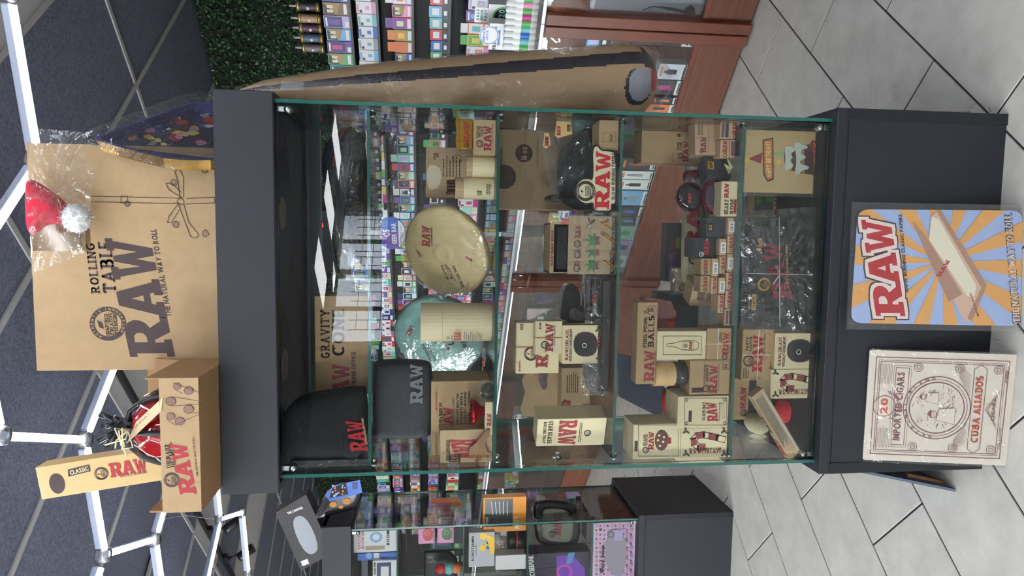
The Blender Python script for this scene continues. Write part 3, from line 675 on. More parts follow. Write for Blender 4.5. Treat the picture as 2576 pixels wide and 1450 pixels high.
# ------------------------------------------------------------------ cherry-wood glass counters
WOOD = woodmat('cherry_laminate', (92, 52, 38), (116, 68, 48), .32, .6, (.25, .25, 6))
WOODE = woodmat('cherry_edge', (98, 50, 34), (118, 62, 42), .3, .6, (1, 1, .2))
ALU = mat('white_metal_strip', (206, 210, 216), .35, metal=.4)
LEDS = emis('led_strip', (244, 248, 255), 42)
CG = clear('counter_glass', (.97, .985, .98), boost=.7)
def counter(b0, b1, lab):
    t = empty('glass_counter', AB(2.2, (b0+b1)/2, 0), lab, 'glass counter', 'wood counters'); a = 1.95; D = .55
    mb = MB(); mb.abox(a, a+D, b0+.005, b1-.005, .012, .235, WOOD, .002); mb.build('base', t)
    mb = MB(); mb.abox(a+.02, a+D, b0+.005, b1-.005, 0, .012, BLKPL); mb.build('kick_strip', t)
    mb = MB(); mb.abox(a-.004, a+.02, b0+.03, b1-.03, .235, .262, WOODE, .002); mb.build('lower_rail', t)
    for b in (b0, b1-.06): mb = MB(); mb.abox(a-.03, a+.06, b, b+.055, 0.012, 1.03, WOODE, .003); mb.build('post', t)
    mb = MB(); mb.abox(a+D-.02, a+D, b0+.06, b1-.06, .235, 1.03, WOOD); mb.build('back_panel', t)
    mb = MB(); mb.abox(a-.005, a+.02, b0+.0, b1-.0, 1.031, 1.05, ALU, .002); mb.abox(a+D-.02, a+D, b0, b1, 1.031, 1.05, WOODE); mb.build('top_frame', t)
    mb = MB(); mb.abox(a-.006, a+D, b0+.001, b1-.001, 1.051, 1.058, CG); mb.build('glass_top', t)
    mb = MB(); mb.abox(a+.003, a+.008, b0+.06, b1-.06, .263, 1.03, CG); mb.build('front_glass', t)
    mb = MB(); mb.abox(a+.12, a+D-.025, b0+.062, b1-.062, .64, .647, CG); mb.build('glass_shelf', t)
    mb = MB(); mb.abox(a+.022, a+.034, b0+.08, b1-.08, 1.008, 1.03, ALU); s = mb.build('lamp_rail', t)
    mb = MB(); mb.abox(a+.024, a+.032, b0+.1, b1-.1, 1.002, 1.008, LEDS); mb.build('led_strip', s)
    return t
cb = [-1.62, .205, 2.02, 3.86, 5.7, 7.54]
cl = ['cherry wood glass counter at the frame edge holding the pipe box', 'cherry wood glass counter seen beside and through the tall showcase', 'cherry wood glass counter behind the overlapping sliding panes', 'cherry wood glass counter seen above the second plinth', 'farthest cherry wood glass counter along the back wall']
for i in range(5): counter(cb[i], cb[i+1], cl[i])
def cartonA(name, label, cat, bx, m, A, Z, D=.08, group=None, flap=False, H=None):
    """box parallel to the counter front, seen at bx"""
    x0, y0, x1, y1 = bx; ym = (y0+y1)/2; P = atA(x1, ym, A); F = Face(V((P.x, P.y, Z)), -BV, UP); s0 = F.st(x1, y1)[0]; s1 = F.st(x1, y0)[0]; h = H or F.st(x0, ym)[1]; w_ = s1-s0
    o = F.p(s0, 0); c = Carton(); c.root = empty(name, F.p((s0+s1)/2, 0)+AV*D/2, label, cat, group); c.P = Prints(c.root)
    mb = MB(); mb.obox(F.p((s0+s1)/2, h/2)+AV*D/2, -BV*w_/2, AV*D/2, UP*h/2, m, .001); mb.build('carton_body', c.root)
    c.W, c.H = w_, h; c.front = Face(o, -BV, UP); c.top = Face(o+UP*h, -BV, AV); return c
PALEBOX = mat('pale_grey_card', (212, 218, 228), .4)
CZ = .2355
def panel(c, fr, m): a0, b0, a1, b1 = fr; c.P.rect(c.front, (a0*c.W, b0*c.H, a1*c.W, b1*c.H), m, True)
c = cartonA('pipe_carton', 'white box with a carved dark pipe pictured, in the counter', 'box', (1602, -90, 1762, 56), PALEBOX, 2.04, CZ, .1)
F = c.front; PW = mat('pipe_picture', (112, 104, 104), .4)
c.P.poly(F, [(1738, 12), (1748, 22), (1749, 38), (1740, 45), (1728, 43), (1722, 34), (1690, 27), (1660, 20), (1640, 18), (1618, 26), (1617, 24), (1640, 15), (1662, 16), (1692, 19), (1722, 26), (1724, 20)], PW)
c.P.text(F, 'PUFFCO', (1740, 52, 1746, 36+30), BLACKINK, lsp=.4); c.P.micro(F, (1602, 42, 1622, 50), GREYINK, 2); c.P.flush()
pz = CZ+c.H
c = cartonA('boxed_mask', 'white box with yellow and black picture atop the pipe box', 'box', (1500, -70, 1597, 46), PALEBOX, 2.04, pz+.0005, .1)
panel(c, (.42, .1, .88, .9), GLOSS['sky blue']); panel(c, (.46, .14, .84, .86), GLOSS['yellow']); panel(c, (.5, .45, .62, .62), BLACKINK); panel(c, (.68, .45, .8, .62), BLACKINK); panel(c, (.46, .1, .84, .24), GLOSS['blue']); c.P.flush('printed_picture')
def device_box(bx, body, dev, lab, A=2.0, H=None):
    c = cartonA('device_carton', lab, 'carton', bx, body, A, CZ, .06, 'device cartons in the counter', H=H)
    panel(c, (.0, 0, 1, .22), WHITE); panel(c, (.34, .36, .66, .7), GLOSS[dev]); panel(c, (.42, .7, .58, .8), GREYINK); panel(c, (.1, .06, .9, .09), BLACKINK); panel(c, (.1, .12, .8, .15), BLACKINK); panel(c, (.2, .86, .8, .92), GLOSS['orange']); c.P.flush('printed_picture'); return c
device_box((1590, 82, 1752, 119), BLACKCARD, 'lilac', 'black device carton with lilac gadget and white warning strip by the post')
device_box((1655, 163, 1724, 202), PALEBOX, 'black', 'pale device carton with black stick gadget beside the cone tip')
device_box((1634, 203, 1700, 240), BLACKCARD, 'magenta', 'black device carton with magenta gadget below the hanging cone')
for i, (x0, y0, x1, y1, body, dev, nm) in enumerate(((1558, 432, 1640, 452, WHITE, 'grey', 'white'), (1556, 454, 1634, 478, WHITE, 'black', 'white'), (1554, 482, 1626, 518, GLOSS['sky blue'], 'grey', 'sky blue'), (1552, 522, 1617, 545, BLACKCARD, 'blue', 'black'), (1550, 547, 1610, 568, BLACKCARD, 'sky blue', 'black'), (1548, 570, 1600, 604, GLOSS['mint'], 'green', 'mint green'), (1545, 606, 1592, 640, GLOSS['lilac'], 'navy', 'lilac'), (1640, 246, 1690, 262, BLACKCARD, 'orange', 'black'), (1620, 264, 1680, 284, GLOSS['orange'], 'black', 'orange'), (1560, 400, 1650, 428, BLACKCARD, 'red', 'black'), (1530, 676, 1575, 694, GLOSS['teal'], 'white', 'teal'), (1538, 644, 1585, 674, WHITE, 'teal', 'white'))):
    device_box((x0, y0, x1, y1), body, dev, '%s device carton on the counter floor, %s along from the post' % (nm, ordw(i+4)), 2.0)
# goods on the glass shelves of the counters, and low stacks behind
R = random.Random(23)
for i in range(5):
    b = cb[i]+.1
    k = 0
    while b < cb[i+1]-.16 and i > 0:
        wd = R.uniform(.05, .12); c1, c2, c3 = R.choice(names), R.choice(names), R.choice(names); h = R.uniform(.06, .16)
        if R.random() < .85:
            o = bpy.data.objects.new('counter_pack', goods(R.choice((1, 2, 4)), c1, c2, c3, wd*.93, h, .09)); COL.objects.link(o); o.location = AB(2.12+R.uniform(0, .08), b+wd/2, .6475)
            tag(o, '%s pack on the shelf in %s, %s from its post' % (c1, ('', 'the near counter', 'the second counter', 'the third counter', 'the farthest counter')[i], ordw(k+1)), 'pack', 'packs on the counter shelves'); k += 1
        b += wd
# on the counter top: odour sprays and their display cards
def topcard(bx, lab, nm, A=2.25): return cartonA(nm, lab, 'box', bx, WHITE, A, 1.0585, .06)
c = topcard((1230, 62, 1302, 128), 'white air freshener display box on the counter top', 'freshener_box', 2.12)
F = c.front; c.P.rect(F, (1266, 70, 1302, 122), GLOSS['sky blue']); c.P.text(F, 'AIR', (1234, 82, 1240, 112), BLACKINK, 'bold'); c.P.text(F, 'FRESHENER', (1240, 66, 1249, 124), BLACKINK, 'bold'); c.P.rect(F, (1252, 76, 1258, 114), GLOSS['blue']); c.P.flush()
hd_ = MB(); F2 = Face(c.front.o+UP*c.H, -BV, UP); hd_.lathe(c.front.p(c.W*.55, c.H, .001), -AV, [(.05, -.002), (.05, 0), (0, 0)], 24, WHITE, smooth=False); hd_.build('header_disc', c.root)
P2 = Prints(c.root); P2.h = .0016; P2.disc(F2, (c.W*.55, 0), .047, GLOSS['blue'], .043, metric=True); P2.text(F2, 'SMOKE', (c.W*.3, .02, c.W*.8, .032), GLOSS['blue'], 'bold', metric=True); P2.text(F2, 'ODOR', (c.W*.35, .004, c.W*.75, .016), GLOSS['blue'], 'bold', metric=True); P2.flush()
c = topcard((1228, 14, 1300, 66), 'white smoke odor spray box with round green logo', 'spray_box', 2.2); F = c.front
c.P.disc(F, (1262, 40), 22, GLOSS['green'], 0); c.P.disc(F, (1262, 40), 18, BLACKINK); c.P.text(F, '420', (1254, 24, 1270, 56), GLOSS['mint'], 'bold'); c.P.flush()
hz = MB(); hz.obox(c.front.p(c.W*.45, c.H+.035, .0), -BV*c.W*.36, AV*.001, UP*.034, WHITE); hz.build('header_card', c.root)
P2 = Prints(c.root); Fh = Face(c.front.p(c.W*.09, c.H, .0012), -BV, UP)
for k, t in enumerate(('KILLS', 'ODOR', 'FAST')): P2.text(Fh, t, (.012, .046-.02*k, .07, .06-.02*k), mat('teal_ink', (60, 130, 120), .5), 'bold', metric=True)
P2.flush()
for i in range(9):
    y = 3+i*15.5; P = atA(1338, y, 2.0); ab_ = toAB(P); r = empty('spray_can', AB(2.03, ab_.y, 1.0585), 'white odor spray can on the counter top, %s from the frame edge' % ordw(i+1), 'spray can', 'spray cans')
    P = AB(2.03, ab_.y, 1.0585); mb = MB(); mb.lathe(P, UP, [(0, 0), (.02, 0), (.02, .1), (.014, .112)], 14, WHITE); mb.build('can', r)
    mb = MB(); mb.lathe(P, UP, [(.014, .112), (.014, .15), (.01, .156), (0, .156)], 12, WHITE); mb.build('cap', r)
    mb = MB(); mb.lathe(P, UP, [(.0206, .03), (.0206, .075)], 14, GLOSS[('green', 'pink', 'green', 'magenta', 'green', 'teal', 'blue', 'teal', 'green')[i]]); mb.build('label_band', r)
# cable coiled inside the counter by the frame edge
for i, (pp, lab) in enumerate((([(1352, 4), (1368, 12), (1385, 20), (1396, 28), (1400, 34), (1394, 36), (1386, 30)], 'short white cable curled inside the counter by the pipe box'), ([(1375, 66), (1384, 92), (1400, 106), (1408, 104), (1404, 88), (1392, 76), (1380, 74)], 'white cable looped inside the counter left of the post'))):
    mb = MB(); mb.tube([atA(x, y, 2.06) for x, y in pp], .006, 7, mat('ivory_cable', (226, 220, 196), .5)); tag(mb.build('cable'), lab, 'cable', 'counter cables')

# lighter display and black print carton inside the second counter bay
c = cartonA('lighter_display', 'red lighter display tray lit inside the counter behind the showcase', 'display', (1345, 552, 1368, 645), mat('glossy_red_card', (206, 54, 58), .35), 2.16, .6485, .1, H=.06)
c.P.flush()
for k, cn in enumerate(('green', 'teal', 'purple', 'red', 'yellow')):
    q = c.front.p(c.W*(.12+.19*k), c.H+.001, -.05); o = bpy.data.objects.new('boxed_lighter', goods(2, cn, 'black', cn, c.W*.17, .05, .03)); COL.objects.link(o); o.location = q; tag(o, '%s boxed lighter standing on the red lighter display' % cn, 'lighter', 'boxed lighters')
c = cartonA('black_print_carton', 'black carton with white letters MJ and pink panel on the counter shelf', 'carton', (1322, 776, 1392, 832), BLACKCARD, 2.1, .6485, .08); F = c.front
c.P.text(F, 'MJ', (1352, 780, 1372, 826), WHITE, 'bold'); c.P.poly(F, [(1326, 778), (1390, 778), (1326, 808)], mat('pale_pink_panel', (232, 206, 208), .4)); c.P.flush()
# ------------------------------------------------------------------ soft shapes
def chaikin(p, n=2):
    for _ in range(n):
        q = []
        for i in range(len(p)):
            a, b = p[i], p[(i+1) % len(p)]; q += [tuple(a[k]*.75+b[k]*.25 for k in range(2)), tuple(a[k]*.25+b[k]*.75 for k in range(2))]
        p = q
    return p
def puff(mb, pts, nrm, T, m, n=6, back=.6, sq=2.4):
    """cushion grown from a closed outline: bulges T along nrm and back*T behind"""
    c = sum(pts, V((0, 0, 0)))/len(pts); N = len(pts); vs = [c+nrm*T]; fs = []
    for k in range(1, n+1):
        r = math.sin(k/n*math.pi/2); h = T*(max(0, 1-r**sq))**(1/sq); vs += [c+(p-c)*r+nrm*h for p in pts]
    for k in range(n-1, 0, -1):
        r = math.sin(k/n*math.pi/2); h = T*back*(max(0, 1-r**sq))**(1/sq); vs += [c+(p-c)*r-nrm*h for p in pts]
    vs.append(c-nrm*T*back); L = 2*n-1
    for i in range(N):
        fs.append((0, 1+(i+1) % N, 1+i))
        for k in range(L-1): a = 1+k*N; fs.append((a+i, a+(i+1) % N, a+N+(i+1) % N, a+N+i))
        a = 1+(L-1)*N; fs.append((a+i, a+(i+1) % N, len(vs)-1))
    mb.add(vs, fs, m, True)
def pxo(px, Y, sm=2): return [atY(x, y, Y) for x, y in (chaikin(px, sm) if sm else px)]
FRONT = V((0, -1, 0))
def softthing(name, label, cat, part, px, Y, T, m, sm=2, back=.6, group=None, sq=2.4):
    pts = pxo(px, Y, sm); zl = min(p.z for p in pts); cx = sum(p.x for p in pts)/len(pts)
    r = empty(name, V((cx, Y, zl)), label, cat, group); mb = MB(); puff(mb, pts, FRONT, T, m, back=back, sq=sq); mb.build(part, r); return r
def sheet(parent, px, Y, m, name='film_wrap', amp=.006, seed=1, sm=0, d=0):
    """loose clear film: wavy skin over an outline, before the plane Y"""
    R = random.Random(seed); pts = pxo(px, Y, sm); c = sum(pts, V((0, 0, 0)))/len(pts); mb = MB(); N = len(pts); n = 7; out = []
    P = []
    for i in range(N):
        a, b = pts[i], pts[(i+1) % N]; k = max(1, int((b-a).length/.015))
        P += [a+(b-a)*j/k for j in range(k)]
    N = len(P); vs = [c+FRONT*amp]; fs = []
    for k in range(1, n+1): vs += [c+(p-c)*(k/n)+FRONT*(amp*(1-(k/n)**4)*.8+R.uniform(-1, 1)*amp*.55*(1 if k < n else .3)+d*(1-(k/n)**6)) for p in P]
    for i in range(N):
        fs.append((0, 1+(i+1) % N, 1+i))
        for k in range(n-1): a = 1+k*N; fs.append((a+i, a+(i+1) % N, a+N+(i+1) % N, a+N+i))
    mb.add(vs, fs, m, False); return mb.build(name, parent)
def raw(c, bx, m=RED, F=None, slope=0, flip=False): c.P.text(F or c.front, 'RAW', bx, m, 'raw', slope, flip)
def tx(c, t, bx, m=BLACKINK, st='slab', F=None, **k): c.P.text(F or c.front, t, bx, m, st, **k)
# ------------------------------------------------------------------ on the cap: table box, hat, tray, helmet
YB = .115
c = carton('rolling_table_carton', 'large kraft carton marked ROLLING TABLE standing on the showcase cap', 'carton', (79, 372, 540, 929), KRAFT, Z=ZC1+.0005, Y=YB, D=.16, flap=False)
F = c.front
tx(c, 'ROLLING', (222, 612, 246, 740), INK, slope=.07); tx(c, 'TABLE', (252, 608, 288, 738), INK, slope=.07)
raw(c, (296, 604, 410, 898), INK, slope=.07+.1)
tx(c, 'THE NATURAL WAY TO ROLL', (383, 578, 428, 800-2), INK, 'bold', slope=.07) if False else c.P.text(F, 'THE NATURAL WAY TO ROLL', (398, 577, 413, 797), INK, 'bold', slope=.14)
c.P.disc(F, (272, 815), 46, INK, 34)
tx(c, 'INSPIRED', (264, 790, 274, 845), INK, slope=.07); tx(c, 'CREATIVE', (275, 787, 285, 843), INK, slope=.07); tx(c, 'THINKING', (286, 785, 296, 841), INK, slope=.07)
c.P.poly(F, [(262, 828), (257, 812), (244, 806), (250, 824)], INK)
a_, b_ = F.st(272, 815); R_ = abs(F.st(318, 815)[1]-b_)
for k, ch in enumerate('AUTHENTIC'): c.P.text_ring(F, a_, b_, R_*.87, 150-k*15, ch, R_*.2, KRAFT)
for k, ch in enumerate('INNOVATION'): c.P.text_ring(F, a_, b_, R_*.87, 330-k*14+36, ch, R_*.2, KRAFT)
lw = .0016
for y in (498, 512): c.P.line(F, [(230, y-4), (455, y+1)], lw, INK)
c.P.frame(F, (305, 494, 321, 511), lw, INK); c.P.disc(F, (321, 513), 8, INK, 6); c.P.disc(F, (321, 513), 4, INK, 2.6)
c.P.disc(F, (455, 508), 9, INK, 7.4)
for leg in ([(462, 498), (462, 445), (450, 425), (440, 432), (448, 456), (453, 498)], [(470, 500), (540, 497), (541, 511), (468, 514)], [(463, 515), (475, 560), (500, 590), (495, 598), (480, 596), (450, 518)], [(450, 512), (425, 545), (422, 560), (432, 560), (452, 528)], [(458, 498), (425, 478), (418, 462), (432, 462), (456, 484)]): c.P.line(F, leg, lw, INK)
for q in ((438, 460), (443, 565), (517, 588), (515, 428)): c.P.disc(F, q, 9, INK, 7.5); c.P.disc(F, q, 5, INK, 3.8)
mb = MB(); mb.obox(c.front.p(c.W*.62, c.H-.07, .0004), V((.05, 0, 0)), V((0, .0002, 0)), UP*.07, clear('packing_tape', (.93, .86, .72), rough=.15, base=.03)); mb.build('packing_tape', c.root)
c.P.flush(); table = c
# santa hat in a clear bag, laid against the top of the carton
r = softthing('santa_hat', 'red santa hat with white pompom sealed in a clear bag', 'hat', 'red_felt', [(66, 470), (75, 445), (130, 480), (170, 515), (185, 545), (170, 568), (120, 562), (90, 590), (70, 585)], .055, .03, mat('red_felt', (206, 36, 62), .9, bump=.3, bscale=300))
Rn = random.Random(3); mb = MB(); pc = atY(192, 550, .045)
mb.blob(pc, V((.034, 0, 0)), V((0, .03, 0)), V((0, 0, .03)), 24, 16, mat('white_fleece', (236, 236, 236), .95), lambda d: 1+Rn.uniform(-.1, .1))
for k in range(260):
    d = V((Rn.gauss(0, 1), Rn.gauss(0, 1), Rn.gauss(0, 1))).normalized(); p = pc+d*.029; t = d.orthogonal().normalized()*.0018; mb.add([p-t, p+t, p+d*Rn.uniform(.006, .014)], [(0, 1, 2)], MATS['white_fleece'])
mb.build('pompom', r)
sheet(r, [(78, 322), (140, 326), (210, 332), (205, 368), (238, 436), (228, 500), (222, 560), (214, 634), (150, 662), (80, 689), (74, 600), (62, 500), (68, 400)], .04, FILM2, 'clear_bag', .02, 4)
# big cartoon tray in film, leaning between carton and right end of the cap
TRAYRIM = mat('tray_rim_violet', (88, 84, 160), .3, metal=.3)
Pt = [atY(245, 350, .3), atY(415, 398, .02), atY(545, 404, .0), atY(548, 262, .3), atY(470, 262, .42)]
p0, p1, p2, p3 = atY(236, 352, .075), atY(420, 400, .035), atY(546, 402, .02), atY(480, 258, .3)
r = empty('cartoon_tray', V((p2.x, p2.y+.05, ZC1)), 'large metal tray with violet rim and busy cartoon print, in film', 'tray')
u_ = (p1-p0); w_ = (p3-p0); nn = u_.cross(w_).normalized();  nn = nn if nn.dot(CAM-p0) > 0 else -nn
def trp(px): # tray plane
    d = ray(*px); return CAM+d*((p0-CAM).dot(nn)/d.dot(nn))
ol = chaikin([(236, 346), (248, 356), (400, 396), (440, 402), (520, 404), (560, 400), (566, 300), (548, 262), (500, 254), (470, 258), (250, 340)], 1)
mb = MB(); outer = [trp(p) for p in ol]; cc = sum(outer, V((0, 0, 0)))/len(outer); inner = [cc+(p-cc)*.93 for p in outer]; N = len(outer)
GOLDT = mat('tray_gold_side', (156, 122, 58), .3, metal=.8)
mb.add(outer+inner, [(i, (i+1) % N, N+(i+1) % N, N+i) for i in range(N)], TRAYRIM); low = [p-nn*.028 for p in inner]; lowo = [cc+(p-cc)*.97-nn*.03 for p in outer]
mb.add(inner+low, [(i, (i+1) % N, N+(i+1) % N, N+i) for i in range(N)], TRAYRIM); mb.add(outer+lowo, [(i, (i+1) % N, N+(i+1) % N, N+i) for i in range(N)], GOLDT); mb.build('tray_rim', r)
mb = MB(); mb.poly(low, mat('tray_print_base', (58, 60, 92), .3)); mb.build('tray_floor', r)
FT = Face(p0-nn*.027, u_, nn.cross(u_.normalized())); 
if FT.n.dot(nn) < 0: FT = Face(p0-nn*.027, u_, -nn.cross(u_.normalized()))
PP = Prints(r); Rn = random.Random(9); pc_ = [(196, 60, 50), (232, 160, 70), (150, 180, 170), (236, 226, 210), (88, 120, 170), (230, 210, 90), (120, 84, 60), (212, 150, 190), (60, 66, 70)]
for k in range(46):
    x = Rn.uniform(330, 535); yl = 392-(535-x)*.2; yr = 275+(535-x)*.24; y = Rn.uniform(yr, yl); rr = Rn.uniform(4, 17); base = [(x+rr*1.3*math.cos(t)*Rn.uniform(.6, 1.1), y+rr*.6*math.sin(t)*Rn.uniform(.6, 1.1)) for t in [2*math.pi*i/9 for i in range(9)]]
    PP.poly(FT, chaikin(base, 1), mat('tray_print_%d' % (k % 9), pc_[k % 9], .35))
PP.poly(FT, [(430, 337), (445, 330), (482, 337), (470, 346)], mat('price_sticker', (226, 196, 130), .5)); PP.bars(FT, (448, 334, 462, 342), BLACKINK); PP.flush('cartoon_print')
mb = MB(); q = chaikin([(190, 365), (232, 336), (330, 300), (440, 258), (495, 240), (540, 250), (560, 300), (566, 420), (480, 425), (430, 440), (330, 410), (240, 380)], 1)
pts = [trp(p)+nn*.012 for p in q]; puff(mb, pts, nn, .012, FILM, 5, .0, 3); mb.build('film_bag', r)
# helmet carton that overhangs the cap
YH = -.19
c = carton('helmet_carton', 'open kraft carton marked FIREBLAZER HELMET overhanging the cap', 'carton', (405, 952, 507, 1288), KRAFT, Y=YH, D=.3, flap=False) if False else None
r = empty('helmet_carton', V((-.38, 0, ZC1)), 'open kraft carton marked FIREBLAZER HELMET overhanging the cap', 'carton')
f0, f1 = atY(507, 1288, YH), atY(507, 951, YH); zb_ = ZC1+.0008; YH = YH+0
k_ = (CAM.z-zb_)/(CAM.z-f0.z); Yf = CAM.y+(f0.y-CAM.y)*k_
f0, f1 = atY(507, 1288, Yf), atY(507, 951, Yf); ft = atY(404, 1120, Yf); hB = ft.z-zb_; xl, xr = f0.x, f1.x; yb_ = .085
th = .004
mb = MB(); mb.box(xl, xr, Yf, Yf+th, zb_, zb_+hB, KRAFT); mb.build('front_panel', r)
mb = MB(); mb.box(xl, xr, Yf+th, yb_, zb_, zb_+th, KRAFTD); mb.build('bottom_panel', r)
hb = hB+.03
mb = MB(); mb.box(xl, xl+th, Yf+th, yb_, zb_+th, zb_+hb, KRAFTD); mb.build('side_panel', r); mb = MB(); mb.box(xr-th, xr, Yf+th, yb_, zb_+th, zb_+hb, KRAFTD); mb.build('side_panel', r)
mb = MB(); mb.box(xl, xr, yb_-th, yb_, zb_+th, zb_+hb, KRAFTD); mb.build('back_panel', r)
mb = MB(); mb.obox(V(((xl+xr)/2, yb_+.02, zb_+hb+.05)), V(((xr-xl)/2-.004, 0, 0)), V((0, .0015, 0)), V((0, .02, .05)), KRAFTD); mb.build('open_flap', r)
c = Carton(); c.front = Face(V((xl, Yf, zb_)), V((1, 0, 0)), UP); c.bot = Face(V((xl, yb_, zb_)), V((1, 0, 0)), V((0, -1, 0))); c.P = Prints(r); c.root = r
tx(c, 'FIREBLAZER', (417, 1118, 427, 1178), INK, slope=.05); tx(c, 'HELMET', (427, 1118, 440, 1176), INK, slope=.05); raw(c, (440, 1116, 482, 1244), RED, slope=.17)
c.P.text(c.front, 'THE NATURAL WAY TO ROLL', (489, 1101, 494, 1199), INK, 'bold', slope=.08); c.P.seal(c.front, (432, 1208), 20, INK, KRAFT)
CONE = mat('cone_print', (140, 104, 92), .6)
for (x, y, rx) in ((446, 972, 10), (475, 983, 12), (430, 1010, 13), (475, 1030, 13), (430, 1048, 11), (453, 1060, 12)): c.P.disc(c.front, (x, y), rx, INK, 0, el=.9); c.P.disc(c.front, (x, y), rx*.88, CONE, el=.9)
for l in ([(438, 964), (507, 990)], [(440, 980), (460, 990)], [(430, 998), (507, 1010)], [(432, 1022), (507, 1016)], [(486, 1040), (507, 1036)], [(440, 1070), (507, 1040)], [(420, 1055), (438, 1068)]): c.P.line(c.front, l, .001, INK)
c.P.flush()
RH = mat('red_gloss_plastic', (200, 22, 32), .2, coat=.5)
hx = empty('hard_hat', V(((xl+xr)/2+.03, -.02, zb_+.004)), 'red bowl helmet with black straps sitting in the open carton', 'helmet'); hc = atY(395, 1070, -.03); HY = (Yf+yb_)/2; HS = min(.82, (yb_-Yf-.02)/2/.128)
mb = MB(); mb.lathe(V((hc.x, HY, zb_+.04)), UP, [(.001, .0), (.1*HS, .0), (.108*HS, .03), (.1*HS, .08), (.085*HS, .11), (.05*HS, .135), (.02, .142), (0, .143)], 30, RH); mb.build('shell', hx)
mb = MB(); mb.lathe(V((hc.x, HY, zb_+.04)), UP, [(.114*HS, .0), (.12*HS, .04), (.11*HS, .09), (.09*HS, .12)], 30, CAST); mb.build('clear_visor', hx)
st_ = lambda a: [V((hc.x+.11*HS*math.cos(a)*k, HY+.11*HS*math.sin(a)*k, zb_+.04+h)) for k, h in ((1.08, .02), (1.02, .07), (.9, .105), (.55, .145), (.2, .156), (0, .158))]
for a in (-2.5, -.5, -1.5, .8): mb = MB(); mb.tube(st_(a), .007, 6, BLKPL); mb.build('strap', hx)
for k, (x, y, dx, dz) in enumerate(((300, 1050, .01, .0), (265, 1042, .02, .02), (270, 1072, -.01, .05), (262, 1110, -.03, .03), (282, 1122, -.05, .01))):
    a = V((hc.x+(k-2)*.006, HY, zb_+.19)); e = atY(x-15, y, HY-.01); mb = MB(); mb.tube([a, a+(e-a)*.5], .012, 10, BLKPL); mb.tube([a+(e-a)*.5, e], .007, 10, mat('smoked_tube', (40, 42, 48), .15)); mb.build('hose_stub', hx)
mb = MB(); mb.tube([V((hc.x, HY, zb_+.17)), V((hc.x, HY, zb_+.215))], .02, 12, BLKPL); mb.build('hose_hub', hx)
q = [atY(412, 1010, -.16), atY(322, 1118, -.12), atY(345, 1098, -.12), atY(404, 1036, -.16)]
q = [atY(410, 1000, -.15), atY(405, 1035, -.15), atY(318, 1118, -.12), atY(342, 1062, -.12)]
mb = MB(); mb.prism(q, V((0, .001, 0)), mat('paper_tag', (214, 190, 150), .7)); tg = mb.build('paper_tag', hx)
Ft = Face(q[2], q[1]-q[2], (q[3]-q[2])-(q[1]-q[2]).normalized()*((q[3]-q[2]).dot((q[1]-q[2]).normalized()))); pq = Prints(hx)
pq.text(Ft, 'hand wash only', ((q[1]-q[2]).length*.2, .012, (q[1]-q[2]).length*.9, .02), GREYINK, metric=True); pq.flush('lettering', hx)
mb = MB(); Rn = random.Random(2); tw = atY(322, 1085, -.14)
for k in range(7): mb.tube([tw, tw+V((Rn.uniform(-.04, .01), 0, Rn.uniform(-.01, .03))), tw+V((Rn.uniform(-.06, -.02), 0, Rn.uniform(-.0, .05)))], .0018, 5, mat('jute_twine', (214, 200, 160), .9))
mb.build('twine', hx)
# tall cone carton standing in the helmet carton
FC = atY(345, 1200, -.06); q0, q1 = atY(88, 1213, -.06), atY(101, 1257, -.06)
bt0, bt1 = atY(420, 1150, -.06), atY(420, 1205, -.06)
upv = (atY(110, 1260, -.06)-atY(345, 1222, -.06)).normalized(); rt_ = upv.cross(V((0, 1, 0))).normalized(); rt_ = rt_ if rt_.x > 0 else -rt_
wC = .078; hC = .36; o_ = atY(105, 1258, -.06)-upv*hC
cc = Carton(); cc.root = empty('cone_carton', o_+rt_*wC/2, 'tall tan cone carton marked CLASSIC leaning out of the helmet carton', 'carton'); cc.P = Prints(cc.root)
mb = MB(); mb.obox(o_+rt_*wC/2+upv*hC/2+V((0, .025, 0)), rt_*wC/2, V((0, .025, 0)), upv*hC/2, mat('tan_gloss_card', (206, 172, 112), .35), .0012); mb.build('carton_body', cc.root)
cc.front = Face(o_, rt_, upv); F = cc.front; cc.right = Face(o_+rt_*wC, V((0, 1, 0)), upv)
cc.P.disc(F, (144, 1217), 20, INK, el=1.45); cc.P.rect(F, (wC*.4, hC-.168, wC*1.0, hC-.105), INK, True) if False else cc.P.poly(F, [(171, 1182), (225, 1169), (228, 1186), (172, 1200)], INK)
def along(t, x0, y0, x1, y1, h, m, st, fl=False):
    """lettering that runs down the carton's height: from (x0,y0) to (x1,y1), letter height h metres"""
    a, b = F.st(x0, y0); e, d = F.st(x1, y1); L = math.hypot(e-a, d-b); r2 = (F.r*(e-a)+F.u*(d-b)).normalized(); u2 = F.n.cross(r2); cc.P.text(Face(F.p(a, b), r2, u2), t, (0, 0, L, h), m, st, metric=True)
cc.P.text(F, 'CLASSIC', (176, 1173, 225, 1192), mat('tan_ink', (226, 200, 150), .5), 'bold') if False else along('CLASSIC', 178, 1196, 224, 1184, .011, mat('tan_ink', (226, 200, 150), .5), 'bold')
cc.P.seal(F, (255, 1192), 18, INK, MATS['tan_gloss_card']); along('RAW', 280, 1202, 372, 1186, .034, RED, 'raw'); along('NATURAL UNREFINED', 304, 1202, 372, 1190, .006, INK, 'sans')
cc.P.flush()
